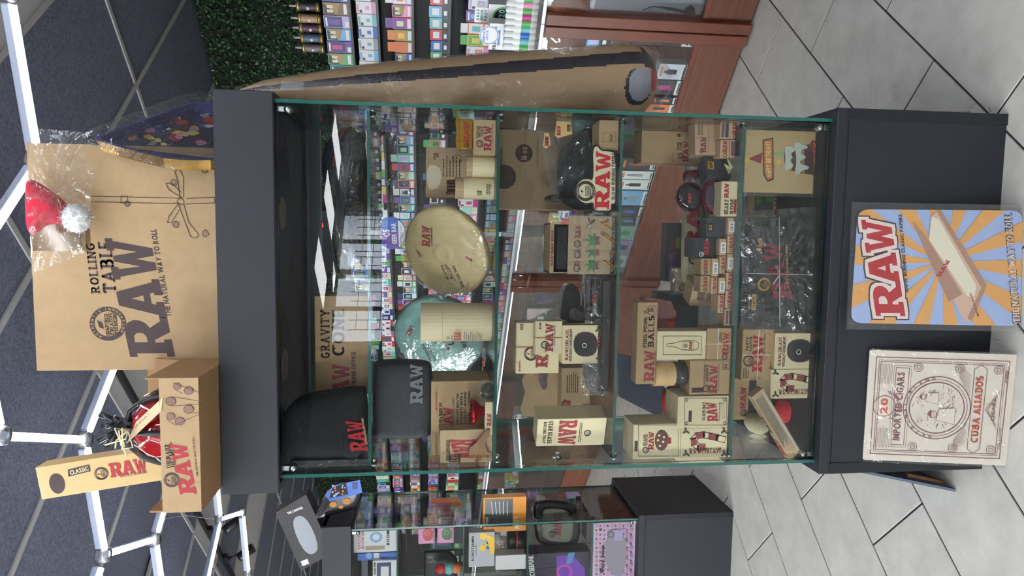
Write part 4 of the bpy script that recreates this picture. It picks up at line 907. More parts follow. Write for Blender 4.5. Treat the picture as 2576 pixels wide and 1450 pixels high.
# ------------------------------------------------------------------ showcase, top compartment
FAB = mat('black_knit', (24, 26, 30), .95, bump=.4, bscale=350)
NYL = mat('black_nylon', (34, 38, 46), .6, bump=.3, bscale=120)
r = softthing('beanie', 'black knit beanie with red embroidered RAW on its cuff', 'beanie', 'crown', [(926, 973), (880, 972), (840, 980), (780, 988), (742, 1004), (714, 1040), (706, 1080), (708, 1120), (724, 1145), (765, 1153), (850, 1151), (926, 1142)], .125, .07, FAB, sq=3)
pts = pxo([(926, 974), (905, 972), (862, 986), (845, 1010), (852, 1060), (858, 1110), (868, 1150), (926, 1142)], .105, 2); mb = MB(); puff(mb, pts, FRONT, .062, FAB, sq=3.5); mb.build('cuff', r)
PP = Prints(r); Fb = Face(atY(926, 1140, .0405), V((1, 0, 0)), UP); PP.text(Fb, 'RAW', (876, 1060, 920, 1136), mat('red_thread', (176, 30, 44), .8), 'raw', slope=.16); PP.text(Fb, 'NATURAL ROLLING PAPERS', (914, 1052, 920, 1118), mat('cream_thread', (200, 180, 130), .8), 'bold', slope=.16); PP.flush('embroidery')
mb = MB(); r = empty('boxed_album', V((-.44, .2, SZ[0])), 'flat black pack in clear film standing by the left pane', 'pack'); mb.box(-.4635, -.446, .07, .37, SZ[0]+.0005, 1.93, BLACKCARD, .002); mb.build('pack_body', r)
PP = Prints(r); Fr = Face(V((-.446, .07, SZ[0])), V((0, 1, 0)), UP); PP.text(Fr, 'RAW', (.04, .03, .2, .1), RED, 'raw', metric=True); PP.text(Fr, 'SLOW BURNING PAPERS', (.04, .012, .2, .024), RED, 'bold', metric=True); PP.flush()
mb = MB(); mb.box(-.465, -.4445, .064, .38, SZ[0]+.0004, 1.94, FILM); mb.build('film_wrap', r)
c = carton('gravity_cone_carton', 'kraft carton marked GRAVITY CONE behind the beanie', 'carton', (793, 745, 926, 992), KRAFT, Z=SZ[0]+.0005, Y=.205, D=.12)
tx(c, 'GRAVITY', (806, 779, 830, 902), INK); tx(c, 'CONE', (834, 778, 868, 896), INK); raw(c, (836, 918, 880, 1030), REDDULL); c.P.text(c.front, 'SMOKING DEVICE', (884, 886, 895, 990), INK, 'bold')
tx(c, 'GRAVITY', (.05, .12, .11, .13), INK, F=c.right, metric=True) ; c.P.flush()
r = softthing('bagged_backpack', 'black bag lying in loose clear film on the top shelf', 'bag', 'bag_body', [(926, 335), (880, 330), (856, 345), (842, 420), (838, 520), (846, 575), (872, 612), (905, 660), (926, 690)], .2, .09, NYL)
sheet(r, [(926, 300), (880, 300), (852, 312), (838, 400), (830, 480), (832, 560), (846, 640), (858, 700), (890, 716), (926, 720)], .16, FILM2, 'film_wrap', .02, 8, d=.06)
r = softthing('red_trimmed_cap', 'black cap with thin red edge above the bagged bag', 'cap', 'cap_crown', [(905, 324), (868, 322), (840, 334), (812, 376), (806, 430), (824, 470), (900, 470)], .36, .03, NYL)
mb = MB(); mb.tube([atY(884, 322, .345), atY(868, 326, .33), atY(858, 345, .325), atY(846, 380, .325), atY(838, 420, .33)], .004, 6, RED); mb.build('red_edge', r)
# ------------------------------------------------------------------ second compartment
c = carton('wake_and_bake_carton', 'kraft carton with red RAW and lines of verse under the pouch', 'carton', (1085, 958, 1244, 1142), KRAFT, Z=SZ[1]+.0005, Y=.14, D=.14); F = c.front
tx(c, 'WAKE UP & BAKE UP', (1104, 1014, 1113, 1090), BLACKINK); raw(c, (1115, 1026, 1138, 1088), RED); c.P.text(F, 'DOUBLE WALLED PERC-A-BAKE', (1138, 1002, 1143, 1088), BLACKINK)
for k, t in enumerate(('MORNINGS JUST NEED THIS,', '. JUST LOAD IT WITH A', 'SMOKE & SIP TILL MORNING', 'RAWLAXING AFTERNOON')): tx(c, t, (1148+k*9.5, 988-k, 1154.5+k*9.5, 1088), BLACKINK)
c.P.text(F, '@rawlife247', (1095, 985, 1101, 1032), REDDULL, 'bold'); c.P.text(F, 'www.rawthentic.com', (1093, 1096, 1100, 1158), INK); c.P.line(F, [(1086, 1092), (1240, 1090)], .001, KRAFTD); c.P.flush()
wz = SZ[1]+c.H+.0012
r = softthing('zip_pouch', 'soft black zip pouch with faint grey RAW lettering', 'pouch', 'pouch_body', [(940, 920), (950, 905), (1075, 905), (1087, 925), (1086, 1085), (1074, 1102), (950, 1102), (940, 1088)], .17, .03, NYL, sm=2, sq=5)
PP = Prints(r); PP.text(Face(atY(1080, 1090, .135), V((1, 0, 0)), UP), 'RAW', (1032, 918, 1063, 1016), mat('grey_emboss', (104, 108, 112), .5), 'raw'); PP.flush()
mb = MB(); mb.tube(pxo([(940, 920), (950, 905), (1075, 905), (1087, 925), (1086, 1085), (1074, 1102), (950, 1102), (940, 1088)], .17), .0025, 5, BLKPL, closed=True); mb.build('zip', r)
c = carton('trident_carton', 'kraft carton marked TRIDENT upside down behind the wooden fork', 'carton', (1108, 1080, 1242, 1162), KRAFT2, Z=SZ[1]+.0005, Y=.075, D=.05)
raw(c, (1138, 1106, 1205, 1154), RED, flip=True, slope=.35); tx(c, 'TRIDENT', (1128, 1142, 1160, 1168), INK, flip=True); c.P.text(c.front, 'WOODEN CIGARETTE HOLDER', (1122, 1108, 1132, 1160), INK, 'bold', flip=True); c.P.flush()
OLIVE = woodmat('olive_wood', (110, 74, 40), (168, 124, 76), .4, 3, (2, 2, 12))
pts = pxo([(x, y-17) for x, y in [(1232, 1098), (1222, 1100), (1206, 1122), (1192, 1138), (1182, 1142), (1178, 1158), (1184, 1166), (1196, 1160), (1200, 1172), (1194, 1182), (1206, 1180), (1216, 1164), (1230, 1172), (1234, 1160), (1222, 1150), (1220, 1130), (1234, 1108)]], .06, 1)
mb = MB(); mb.prism(pts, V((0, .008, 0)), OLIVE); tag(mb.build('wooden_fork'), 'forked olive-wood cigarette holder leaning on the upside-down carton', 'wooden holder')
c = carton('bowl_box', 'small cream RAW box under the red metal bowl', 'box', (1221, 1012, 1240, 1094), CREAM, Z=SZ[1]+.0005, Y=.068, D=.045); raw(c, (1225, 1042, 1236, 1072), REDDULL); c.P.flush(); bz = SZ[1]+.0005+c.H+.0015
b0 = atY(1221, 1036, .09); r = empty('red_bowl', V((b0.x, .09, bz)), 'small shiny red metal bowl on a cream box', 'bowl'); mb = MB(); mb.lathe(V((b0.x, .09, bz)), UP, [(0, 0), (.014, 0), (.013, .004), (.018, .012), (.032, .024), (.036, .036), (.034, .036), (.03, .025), (0, .016)], 26, mat('red_anodised', (176, 20, 32), .2, metal=.8)); mb.build('bowl_body', r)
r = softthing('bagged_trinket', 'dark trinket in a crumpled clear bag beside the red bowl', 'bag', 'trinket', [(1242, 962), (1216, 966), (1206, 985), (1212, 1004), (1242, 1006)], .1, .014, BLKPL); sheet(r, [(1242, 952), (1206, 958), (1196, 985), (1204, 1012), (1242, 1010)], .085, FILM2, 'clear_bag', .01, 5)
# flying discs
def disc(name, label, c, nrm, R, m, texts, film=None):
    nrm = nrm.normalized(); r = empty(name, c-UP*R*.9, label, 'flying disc', 'flying discs'); mb = MB()
    mb.lathe(c, nrm, [(R*.97, -.022), (R, -.018), (R, -.008), (R*.985, -.002), (R*.94, .002), (R*.7, .004), (R*.62, .0035), (R*.6, .0055), (R*.3, .0065), (R*.24, .006), (R*.2, .012), (R*.13, .013), (R*.1, .008), (R*.03, .009), (.0, .009)], 56, m); mb.build('disc_body', r)
    ex = V((1, 0, 0)); ex = (ex-nrm*ex.dot(nrm)).normalized(); up = nrm.cross(ex); F = Face(c+nrm*.0064, ex, up); PP = Prints(r)
    for t, a, b, w_, h, mm, st, rot in texts:
        q = math.radians(rot); PP.text(Face(F.p(a*R, b*R), F.r*math.cos(q)+F.u*math.sin(q), F.u*math.cos(q)-F.r*math.sin(q)), t, (-w_*R/2, -h*R/2, w_*R/2, h*R/2), mm, st, metric=True)
    PP.flush()
    if film:
        mb = MB(); N = 40; ring = [c+(ex*math.cos(2*math.pi*i/N)*1.06+up*math.sin(2*math.pi*i/N)*1.06)*R*(1+.05*math.sin(5*i)) for i in range(N)]; puff(mb, ring, nrm, .022, FILM2, 6, .5, 3); mb.build('film_bag', r)
    return r
BEI = mat('beige_plastic', (236, 212, 150), .35); TEAL = mat('seafoam_glow_plastic', (150, 208, 198), .4)
cB = atY(1134, 636, .25)+UP*.018; disc('flying_disc', 'beige flying disc with red RAW logo, in a clear bag', cB, V((-.3, -.8, .52)), .138, BEI, [('RAW', .36, .36, .44, .2, RED, 'raw', -10), ('SLOW BURNING PAPERS', .36, .22, .4, .05, BLACKINK, 'bold', -10), ('THE NATURAL', -.42, .04, .36, .07, BLACKINK, 'slab', 20), ('WAY TO ROLL', -.4, -.06, .36, .07, BLACKINK, 'slab', 20), ('@rawlife247', -.46, -.14, .3, .05, RED, 'bold', 20), ('PUFF, PUFF, PASS', -.5, -.28, .5, .08, BLACKINK, 'slab', 20), ('RAW', -.02, .62, .16, .06, RED, 'raw', 30), ('RAW', -.1, -.6, .16, .06, RED, 'raw', 60)], 1)
cT = atY(1104, 848, .385); disc('flying_disc', 'seafoam flying disc with black lettering, in a clear bag', cT, V((-.42, -.88, .2)), .142, TEAL, [('GLO', .05, -.18, .5, .18, BLACKINK, 'slab', 25), ('THE NATURAL', -.4, .3, .5, .07, BLACKINK, 'slab', 20), ('WAY TO ROLL', -.38, .2, .5, .07, BLACKINK, 'slab', 20), ('PUFF, PUFF, PASS', .1, -.5, .8, .1, BLACKINK, 'slab', 15), ('RAW', -.2, -.15, .24, .07, RED, 'raw', 30), ('RAW', .15, .62, .24, .1, RED, 'raw', -30)], 1)
# cream tube marked six shooter
t0, t1 = atY(1243, 866, .11), atY(1243, 768, .11); R_ = (t1.x-t0.x)/2; cx_ = (t0.x+t1.x)/2; h_ = atY(1059, 816, .11).z-SZ[1]
r = empty('paper_tube', V((cx_, .11+R_, SZ[1])), 'tall cream card tube with lid standing before the seafoam disc', 'tube'); CP = V((cx_, .11+R_, SZ[1]+.0005))
mb = MB(); mb.lathe(CP, UP, [(0, 0), (R_, 0), (R_, h_*.7), (0, h_*.7)], 36, CREAM, smooth=False); mb.build('tube_body', r); mb = MB(); mb.lathe(CP, UP, [(R_*1.012, h_*.703), (R_*1.012, h_), (R_*.98, h_+.001), (0, h_+.001)], 36, CREAM, smooth=False); mb.build('tube_lid', r)
PP = Prints(r); Fq = Face(CP+FRONT*R_-V((R_*.62, 0, 0))+V((0, R_*.12, 0)), V((1, .0, 0)), UP); PP.h = .004; Fq = Face(CP+V((-R_*.78, -R_*.83, 0)), V((.8, -.6, 0)), UP)
PP.text(Fq, 'SIX', (.004, h_*.6, .016, h_*.64), BLACKINK, 'slab', metric=True); PP.text(Fq, 'SHOOTER', (.0, h_*.55, .02, h_*.575), BLACKINK, 'slab', metric=True); PP.text(Fq, 'RAW', (.0, h_*.44, .032, h_*.54), RED, 'raw', metric=True)
for k in range(9): PP.rect(Fq, (.0, h_*(.39-k*.03), .034-.006*(k % 3), h_*(.4-k*.03)), GREYINK, True)
PP.flush()
# kraft display back with paper cylinders and brown sticks
c = carton('display_carton', 'open kraft counter display with die-cut top marked 16 PER BOX', 'carton', (1072, 375, 1246, 500), KRAFT2, Z=SZ[1]+.0005, Y=.3, D=.04); F = c.front
c.P.text(F, '16', (1098, 386, 1104, 396), INK, 'bold', flip=True); c.P.text(F, 'PER BOX', (1090, 386, 1097, 402), INK, 'bold', flip=True); c.P.micro(F, (1112, 388, 1160, 445), INK, 6, .3, 2); c.P.disc(F, (1150, 400), 13, INK, 11.8, el=.7); c.P.disc(F, (1150, 402), 8, INK, 7, el=.3)
c.P.poly(F, chaikin([(1040+34, 420), (1090, 412), (1110, 425), (1108, 470), (1085, 480), (1074, 465)]), mat('die_cut', (222, 206, 178), .6)); c.P.flush()
def tubeat(y0, y1, xt, Y, nm, lab, grp):
    p0, p1 = atY(1245, y1, Y), atY(1245, y0, Y); R_ = (p1.x-p0.x)/2; h = atY(xt, (y0+y1)/2, Y).z-SZ[1]; C_ = V(((p0.x+p1.x)/2, Y+R_, SZ[1]+.0005)); r = empty(nm, C_, lab, 'canister', grp)
    mb = MB(); mb.lathe(C_, UP, [(0, 0), (R_, 0), (R_, h*.78), (R_*.985, h*.78)], 28, CREAM, smooth=False); mb.build('canister_body', r); mb = MB(); mb.lathe(C_, UP, [(R_*.985, h*.78), (R_*.985, h), (R_*.9, h), (R_*.9, h-.02), (0, h-.02)], 28, KRAFT2, smooth=False); mb.build('inner_sleeve', r)
    return r, C_, R_, h
r, C_, R_, h = tubeat(446, 502, 1146, .1, 'paper_canister', 'cream card canister with barcode holding brown sticks', 'card canisters')
Rn = random.Random(4)
for k in range(16):
    a = Rn.uniform(0, 6.28); q = R_*.75*math.sqrt(Rn.random()); P = C_+V((q*math.cos(a), q*math.sin(a), h-.018)); mb = MB(); mb.tube([P, P+UP*Rn.uniform(.03, .042)+V((Rn.uniform(-.004, .004), 0, 0))], .004, 7, mat('brown_leaf_wrap', (88, 54, 38), .7)); tag(mb.build('brown_stick'), 'dark brown wrapped stick poking out of the card canister', 'stick', 'brown sticks in the card canister')
PP = Prints(r); Fq = Face(C_+V((-R_*.8, -R_-.001, 0)), V((1, 0, 0)), UP); PP.bars(Fq, (1200, 488-8, 1212, 500-8), BLACKINK); PP.text(Fq, 'THE NATURAL', (1223, 462, 1228, 490), INK, 'slab'); PP.text(Fq, 'WAY TO ROLL', (1229, 462, 1234, 490), INK, 'slab'); PP.flush()
tubeat(392, 445, 1174, .09, 'paper_canister', 'plain closed cream canister beside the small tray carton', 'card canisters')
c = carton('tray_carton', 'kraft carton marked VANASH TRAY at the end of the shelf', 'carton', (1192, 302, 1244, 391), KRAFT2, Z=SZ[1]+.0005, Y=.075, D=.07); tx(c, 'VANASH', (1198, 317, 1206, 347), INK, slope=-.03); tx(c, 'TRAY', (1206, 318, 1216, 345), INK, slope=-.03); raw(c, (1217, 318, 1236, 380), REDDULL); c.P.seal(c.front, (1207, 362), 9, INK); c.P.text(c.front, 'FOR SMOKING AND ASHING', (1237, 312, 1240, 372), INK); c.P.flush(); vz = SZ[1]+.0005+c.H+.0015
GOLDM = mat('gold_foil', (196, 150, 52), .22, metal=.9)
c = carton('gold_carton', 'shiny gold carton with red RAW on top of the tray carton', 'carton', (1155, 300, 1189, 374), GOLDM, Z=vz, Y=.1, D=.06); raw(c, (1166, 309, 1180, 358), RED); c.P.seal(c.front, (1174, 366), 6, INK); c.P.flush()
mb = MB(); pts = pxo([(1147, 292), (1146, 312), (1150, 330), (1146, 350), (1149, 376), (1158, 376), (1157, 292)], .13, 1); mb.prism(pts, V((0, .02, 0)), GOLDM); o = mb.build('gold_lid', c.root)
r = empty('plastic_sleeve', atY(1020, 400, .33), 'large clear plastic sleeve hanging behind the card display', 'plastic bag'); sheet(r, [(932, 292), (1020, 300), (1024, 360), (1030, 480), (1050, 510), (1020, 525), (932, 520)], .33, FILM2, 'sleeve', .012, 7)
# ------------------------------------------------------------------ third compartment
c = carton('cup_carton', 'big brown carton with round dark 16 oz mark at the back', 'carton', (1252, 334, 1549, 531), mat('dull_kraft', (150, 128, 100), .75), Z=SZ[2]+.0005, Y=.34, D=.1); F = c.front
c.P.disc(F, (1318, 386), 22, INK); c.P.text(F, '16 oz', (1310, 370, 1326, 402), mat('dull_kraft', (150, 128, 100), .75), 'bold'); c.P.text(F, 'www.rawthentic.com', (1349, 345, 1354, 420), INK); c.P.text(F, 'SLOW BURNING PAPERS', (1258, 370, 1264, 455), INK, 'bold'); c.P.disc(F, (1268, 445), 30, INK); c.P.flush()
r = softthing('bagged_tote', 'black tote folded in shiny film with two RAW hang tags', 'bag', 'tote', [(1510, 325), (1470, 320), (1440, 345), (1405, 380), (1400, 440), (1402, 500), (1440, 530), (1507, 530), (1507, 350)], .26, .03, NYL)
sheet(r, [(1352, 325), (1440, 300), (1480, 330), (1492, 400), (1468, 448), (1420, 455), (1402, 505), (1385, 500), (1370, 400)], .2, FILM2, 'film_wrap', .02, 12)
for (x0, y0, x1, y1, Y) in ((1396, 305, 1440, 345, .165), (1366, 335, 1385, 372, .175)):
    p = [atY(x0, y1-4, Y), atY(x0+4, y0, Y), atY(x1-4, y0, Y), atY(x1, y1-8, Y), atY(x0+8, y1+3, Y)]; mb = MB(); mb.prism(p, V((0, .0008, 0)), mat('tag_card', (226, 190, 132), .6)); tg = mb.build('hang_tag', r)
    PP = Prints(r); Fq = Face(atY(x1, y1, Y-.0004), V((1, 0, 0)), UP); PP.text(Fq, 'RAW', (x0+4, y0+12, x0+14, y1-4), RED, 'raw'); PP.bars(Fq, (x1-14, y0+8, x1-5, y0+26), BLACKINK); PP.flush('lettering', tg)
for k in range(5):
    mb = MB(); p = atY(1405+k*9, 500, .24); mb.lathe(V((p.x, .24, p.z)), V((1, .2, .1)), [(.0, 0), (.04, 0), (.042, .003), (.04, .006), (0, .006)], 30, CAST, a0=0, a1=2*math.pi); tag(mb.build('clear_lid'), 'clear round cup lid in the row of lids, %s from the top' % ordw(k+1), 'lid', 'clear cup lids')
c = carton('glass_carton', 'low kraft carton with a glass outline drawn on it', 'carton', (1508, 303, 1556, 378), KRAFT, Z=SZ[2]+.0005, D=.08); c.P.frame(c.front, (1517, 333, 1549, 358), .0008, INK); c.P.text(c.front, 'GLASS', (1533, 338, 1541, 356), INK, 'bold'); c.P.flush()
# die-cut RAW sign
YS = .06; r = empty('diecut_sign', atY(1549, 455, YS), 'die-cut RAW slow burning papers sign with red letters', 'sign'); CRM = mat('cream_vinyl', (226, 216, 180), .4)
Fs = Face(atY(1552, 520, YS), V((1, 0, 0)), UP)
def dsil(e): return chaikin([(1494-e, 372-e), (1503, 367-e), (1511+e, 380), (1530, 381-e), (1548+e, 385-e), (1548+e, 505+e), (1546, 512+e), (1536+e, 513), (1537+e, 529+e), (1523, 530+e), (1500, 530+e), (1494-e, 524), (1494-e, 508), (1478, 512+e), (1462, 508+e), (1449-e, 492), (1449-e, 470), (1462, 453-e), (1480, 450-e), (1492-e, 456), (1494-e, 420), (1492-e, 395)], 1)
mb = MB(); mb.prism([atY(x, y, YS) for x, y in dsil(5)], V((0, .003, 0)), BLACKINK); mb.build('black_backing', r)
mb = MB(); mb.prism([atY(x, y, YS-.0012) for x, y in dsil(0)], V((0, .001, 0)), CRM); mb.build('cream_face', r)
PP = Prints(r); PP.h = .0016; PP.text(Fs, 'RAW', (1497, 383, 1534, 526), mat('sign_red', (206, 34, 46), .35), 'raw'); PP.text(Fs, 'SLOW', (1538, 470, 1547, 503), BLACKINK, 'bold'); PP.text(Fs, 'BURNING', (1538, 424, 1547, 465), BLACKINK, 'bold'); PP.text(Fs, 'PAPERS', (1538, 386, 1547, 419), BLACKINK, 'bold'); PP.seal(Fs, (1473, 481), 25, INK, CRM); PP.flush()
# pin cards
LEAFG = mat('leaf_green', (46, 140, 78), .4); CLIP = mat('gold_clip', (218, 168, 66), .3, metal=.7)
def pincard(bx, Y, lab, full):
    x0, y0, x1, y1 = bx; c = carton('pin_card', lab, 'pin card', bx, KRAFT2, Z=SZ[2]+.0005, Y=Y, D=.003, flap=False, group='pin cards', ch=.0005); F = c.front
    c.P.rect(F, (x1-10, y0, x1, y1), BLACKINK); c.P.text(F, 'THE NATURAL WAY TO ROLL', (x1-8, y0+3, x1-3, y1-4), KRAFT2, 'bold')
    yr = y1-36 if full else y1-34; raw(c, (x0+16, y1-60 if full else y1-34, x0+31, y1-28 if full else y1-22), REDDULL); c.P.seal(F, (x0+23, y1-14), 9, INK)
    mb = MB(); q = lambda s, t: F.p(*F.st(x0+s, y1-t)); C2 = F.st(x0+62, y1-23)
    N = 7; pts = []
    for i in range(N*2): a = math.pi*2*i/(N*2)+math.pi/2; rr = (.024 if i % 2 == 0 else .009)*(1 if i != N else .55); pts.append(F.p(C2[0]+rr*math.cos(a), C2[1]+rr*math.sin(a), .001))
    mb.prism(pts, F.n*.0015, LEAFG); mb.build('leaf_pin', c.root)
    P2 = Prints(c.root); P2.h = .003; P2.rect(F, (x0+68, y1-30, x0+76, y1-12), REDDULL); P2.flush('logo')
    mb = MB()
    for (s0, t0, s1, t1) in ((80, 40, 114, 16), (84, 44, 116, 20)) + (((80, 68, 112, 48), (82, 60, 100, 74)) if full else ()):
        mb.tube([F.p(*F.st(x0+s0, y1-t0), .003), F.p(*F.st(x0+s1, y1-t1), .003)], .0018, 6, CLIP)
    mb.build('gold_clips', c.root)
    if full:
        mb = MB()
        for (s0, t0, s1, t1) in ((44, 52, 66, 74), (58, 48, 50, 78)): mb.tube([F.p(*F.st(x0+s0, y1-t0), .003), F.p(*F.st(x0+s1, y1-t1), .003)], .0016, 6, STEEL)
        mb.build('silver_charm', c.root)
    mb = MB(); A_ = F.p(-.002, -.0, .006); mb.obox(F.p(c.W/2, c.H/2, .0035), F.r*(c.W/2+.002), F.n*.0001, F.u*(c.H/2), FILM); mb.build('film_sleeve', c.root); c.P.flush()
pincard((1430, 545, 1549, 628), .07, 'full kraft pin card with green leaf, silver charm and gold clips', True)
pincard((1430, 575, 1545, 655), .085, 'kraft leaf pin card half hidden behind the front pin card', False)
pincard((1428, 608, 1545, 690), .1, 'kraft leaf pin card sticking out farthest behind the others', False)
# open carton with a dark pouch inside
r = empty('open_tray_carton', atY(1430, 622, .22), 'small open kraft carton on its side with dark lining', 'carton'); p0, p1 = atY(1434, 688, .2), atY(1384, 562, .2); zt = p1.z; z0 = p0.z
mb = MB(); mb.box(p0.x, p0.x+.003, .2, .3, z0, zt, KRAFT2); mb.box(p1.x-.003, p1.x, .2, .3, z0, zt, KRAFT2); mb.box(p0.x, p1.x, .2, .3, zt-.003, zt+.0, KRAFT2); mb.box(p0.x, p1.x, .2, .3, z0, z0+.003, KRAFT2); mb.box(p0.x, p1.x, .297, .3, z0, zt, KRAFT2); mb.box(p0.x, p1.x, .199, .202, zt-.012, zt, KRAFT2); mb.build('carton_shell', r)
mb = MB(); mb.box(p0.x+.006, p1.x-.006, .215, .29, z0+.005, zt-.02, NYL, .004); mb.build('dark_lining', r); PP = Prints(r); PP.text(Face(V((p0.x, .199, zt)), V((1, 0, 0)), UP), 'RAW RAW RAW', (.02, -.01, p1.x-p0.x-.02, -.003), REDDULL, 'raw', metric=True); PP.flush()
mb = MB(); mb.box(p0.x, p1.x, .22, .32, SZ[2]+.0005, z0-.0005, BLACKCARD, .002); r2 = tag(mb.build('black_block_carton'), 'black carton holding up the small open kraft carton', 'carton')
# black tray in film along the shelf, clip, clear tube, ornament, paper boxes
p0, p1 = atY(1538, 992, .1), atY(1538, 696, .1); r = empty('wrapped_tray', V(((p0.x+p1.x)/2, .2, SZ[2])), 'long black tray in clinging film lying along the third shelf', 'tray'); zt = SZ[2]+.03
mb = MB(); mb.box(p0.x, p1.x, .09, .3, SZ[2]+.0005, zt, BLKPL, .012); mb.build('tray_body', r); mb = MB(); mb.box(p0.x-.004, p1.x+.004, .086, .305, SZ[2]+.0003, zt+.003, FILM, .013); mb.build('film_wrap', r)
c = carton('ornament_carton', 'cream RAWLIBLAZE holiday ornament carton with dark window, on the third shelf', 'carton', (1415, 818, 1515, 915), CREAM, Z=zt+.0035, Y=.1, D=.08, group='ornament cartons'); F = c.front
def ornament(c, x0, y0, x1, y1):
    F = c.front; h = x1-x0; w_ = y1-y0; tx(c, 'RAWLIBLAZE', (x0+.07*h, y0+.12*w_, x0+.15*h, y1-.08*w_), RED); tx(c, 'HOLIDAY ORNAMENT', (x0+.17*h, y0+.1*w_, x0+.24*h, y1-.06*w_), INK)
    a, b, e, d = x0+.28*h, y0+.18*w_, x0+.88*h, y1-.18*w_; c.P.poly(F, chaikin([(a, b), (a, d), (e, d), (e, b)], 2), INK); c.P.poly(F, chaikin([(a+2, b+2), (a+2, d-2), (e-2, d-2), (e-2, b+2)], 2), mat('dark_window', (58, 56, 62), .12)); c.P.disc(F, (x0+.62*h, (b+d)/2), .2*h, BLACKINK, el=.9); c.P.disc(F, (x0+.55*h, (b+d)/2+3), .06*h, WHITE, .045*h)
    for q in ((x0+.9*h, y0+.12*w_), (x0+.92*h, y1-.16*w_)): holly(c, F, q, 6)
    raw(c, (x0+.88*h, y0+.3*w_, x0+.95*h, y0+.56*w_), RED)
HOLLY = mat('holly_green', (44, 84, 62), .6)
def holly(c, F, q, s):
    for a0 in (.6, 2.6, 4.4):
        pts = [(q[0]+s*1.6*math.cos(a0)*k+s*.5*w2*math.sin(a0), q[1]+s*1.6*math.sin(a0)*k-s*.5*w2*math.cos(a0)) for k, w2 in ((0, 0), (.3, 1), (.45, .5), (.65, .95), (1, 0), (.65, -.95), (.45, -.5), (.3, -1))]; c.P.poly(F, pts, HOLLY)
    c.P.disc(F, q, s*.28, RED)
ornament(c, 1415, 818, 1515, 915); c.P.flush(); oz = zt+.0035+c.H+.0015
c = carton('paper_carton', 'larger cream RAW 100 carton tied with a rubber band', 'carton', (1299, 812, 1413, 939), CREAM, Z=oz, Y=.14, D=.06); F = c.front
c.P.text(F, '100', (1308, 815, 1317, 830), INK, 'bold'); c.P.text(F, '#rawlife', (1304, 908, 1310, 935), REDDULL, 'bold'); c.P.seal(F, (1336, 890), 18, INK, CREAM); raw(c, (1348, 830, 1378, 925), REDDULL); c.P.text(F, 'NATURAL UNREFINED PAPER', (1377, 830, 1381, 912), INK); c.P.flush()
mb = MB(); mb.obox(c.front.p(c.W*.52, c.H/2)+V((0, .03, 0)), V((.0012, 0, 0)), V((0, .0312, 0)), UP*(c.H/2+.001), mat('rubber_band', (176, 112, 60), .6)); mb.build('rubber_band', c.root)
c = carton('paper_carton', 'smaller cream RAW carton banded before the larger one', 'carton', (1347, 808, 1414, 892), CREAM, Z=oz, Y=.1, D=.035); raw(c, (1372, 815, 1392, 885), REDDULL, slope=0); c.P.seal(c.front, (1371, 868), 10, INK); c.P.text(c.front, '100', (1356, 812, 1362, 828), INK, 'bold'); c.P.text(c.front, 'NATURAL UNREFINED', (1393, 818, 1397, 870), INK); c.P.flush()
mb = MB(); mb.obox(c.front.p(c.W*.5, c.H/2)+V((0, .0175, 0)), V((.0012, 0, 0)), V((0, .0185, 0)), UP*(c.H/2+.001), MATS['rubber_band']); mb.build('rubber_band', c.root)
r = empty('black_clip_stand', V((atY(1505, 760, .16).x, .16, zt+.003)), 'glossy black clip-shaped gadget on the wrapped tray', 'gadget')
mb = MB(); mb.prism(pxo([(1436, 714), (1420, 722), (1412, 770), (1408, 812), (1505, 812), (1505, 790), (1462, 778), (1460, 740), (1448, 716)], .15, 1), V((0, .05, 0)), mat('gloss_black', (30, 30, 34), .15)); mb.build('jaw', r); mb = MB(); mb.prism(pxo([(1470, 790), (1440, 770), (1430, 790), (1440, 808), (1500, 810)], .14, 1), V((0, .012, 0)), mat('dark_plum', (52, 36, 42), .3)); mb.build('insert', r)
r = empty('bagged_tube', V((atY(1505, 745, .11).x, .11, zt)), 'clear tube with RAW lettering in a film bag on the wrapped tray', 'tube'); p0, p1 = atY(1496, 800, .12), atY(1496, 702, .12)
mb = MB(); mb.tube([p0, p1], .013, 16, CAST); mb.build('clear_tube', r); mb = MB(); mb.tube([p0+V((.01, 0, -.001)), p1-V((.02, 0, .001))], .007, 12, mat('silver_roll', (150, 150, 156), .3, metal=.4)); mb.build('inner_roll', r)
PP = Prints(r); PP.text(Face(p0+V((0, -.0135, -.01)), V((1, 0, 0)), UP), 'RAW', (1490, 735, 1500, 765), REDDULL, 'raw'); PP.flush(); sheet(r, [(1468, 690), (1470, 815), (1512, 815), (1512, 690)], .1, FILM, 'film_bag', .008, 2)
c = carton('pipe_cleaner_carton', 'kraft RAW pipe cleaner carton with die-cut header', 'carton', (1412, 925, 1502, 1056), KRAFT2, Z=SZ[2]+.0005, Y=.312, D=.06, flap=False); F = c.front
tx(c, 'PIPE', (1412, 1010, 1418, 1030), INK); tx(c, 'CLEANERS', (1418, 1005, 1421, 1030), INK); raw(c, (1422, 1008, 1436, 1048), RED, slope=.05); c.P.seal(F, (1418, 1040), 6, INK); c.P.bars(F, (1464, 1016, 1482, 1042), BLACKINK); c.P.micro(F, (1424, 935, 1456, 988), INK, 6, .4, 5); c.P.text(F, '#rawlife247', (1396+16, 1028, 1401+16, 1052), REDDULL); c.P.flush()
mb = MB(); mb.prism(pxo([(1412, 926), (1412, 1058), (1385, 1058), (1380, 1030), (1352, 1050), (1305, 1045), (1320, 990), (1322, 985), (1312, 960), (1318, 945), (1340, 940), (1352, 950), (1365, 985), (1378, 975), (1376, 945), (1390, 926)], .37, 1), V((0, .002, 0)), KRAFT2); mb.build('die_cut_header', c.root)
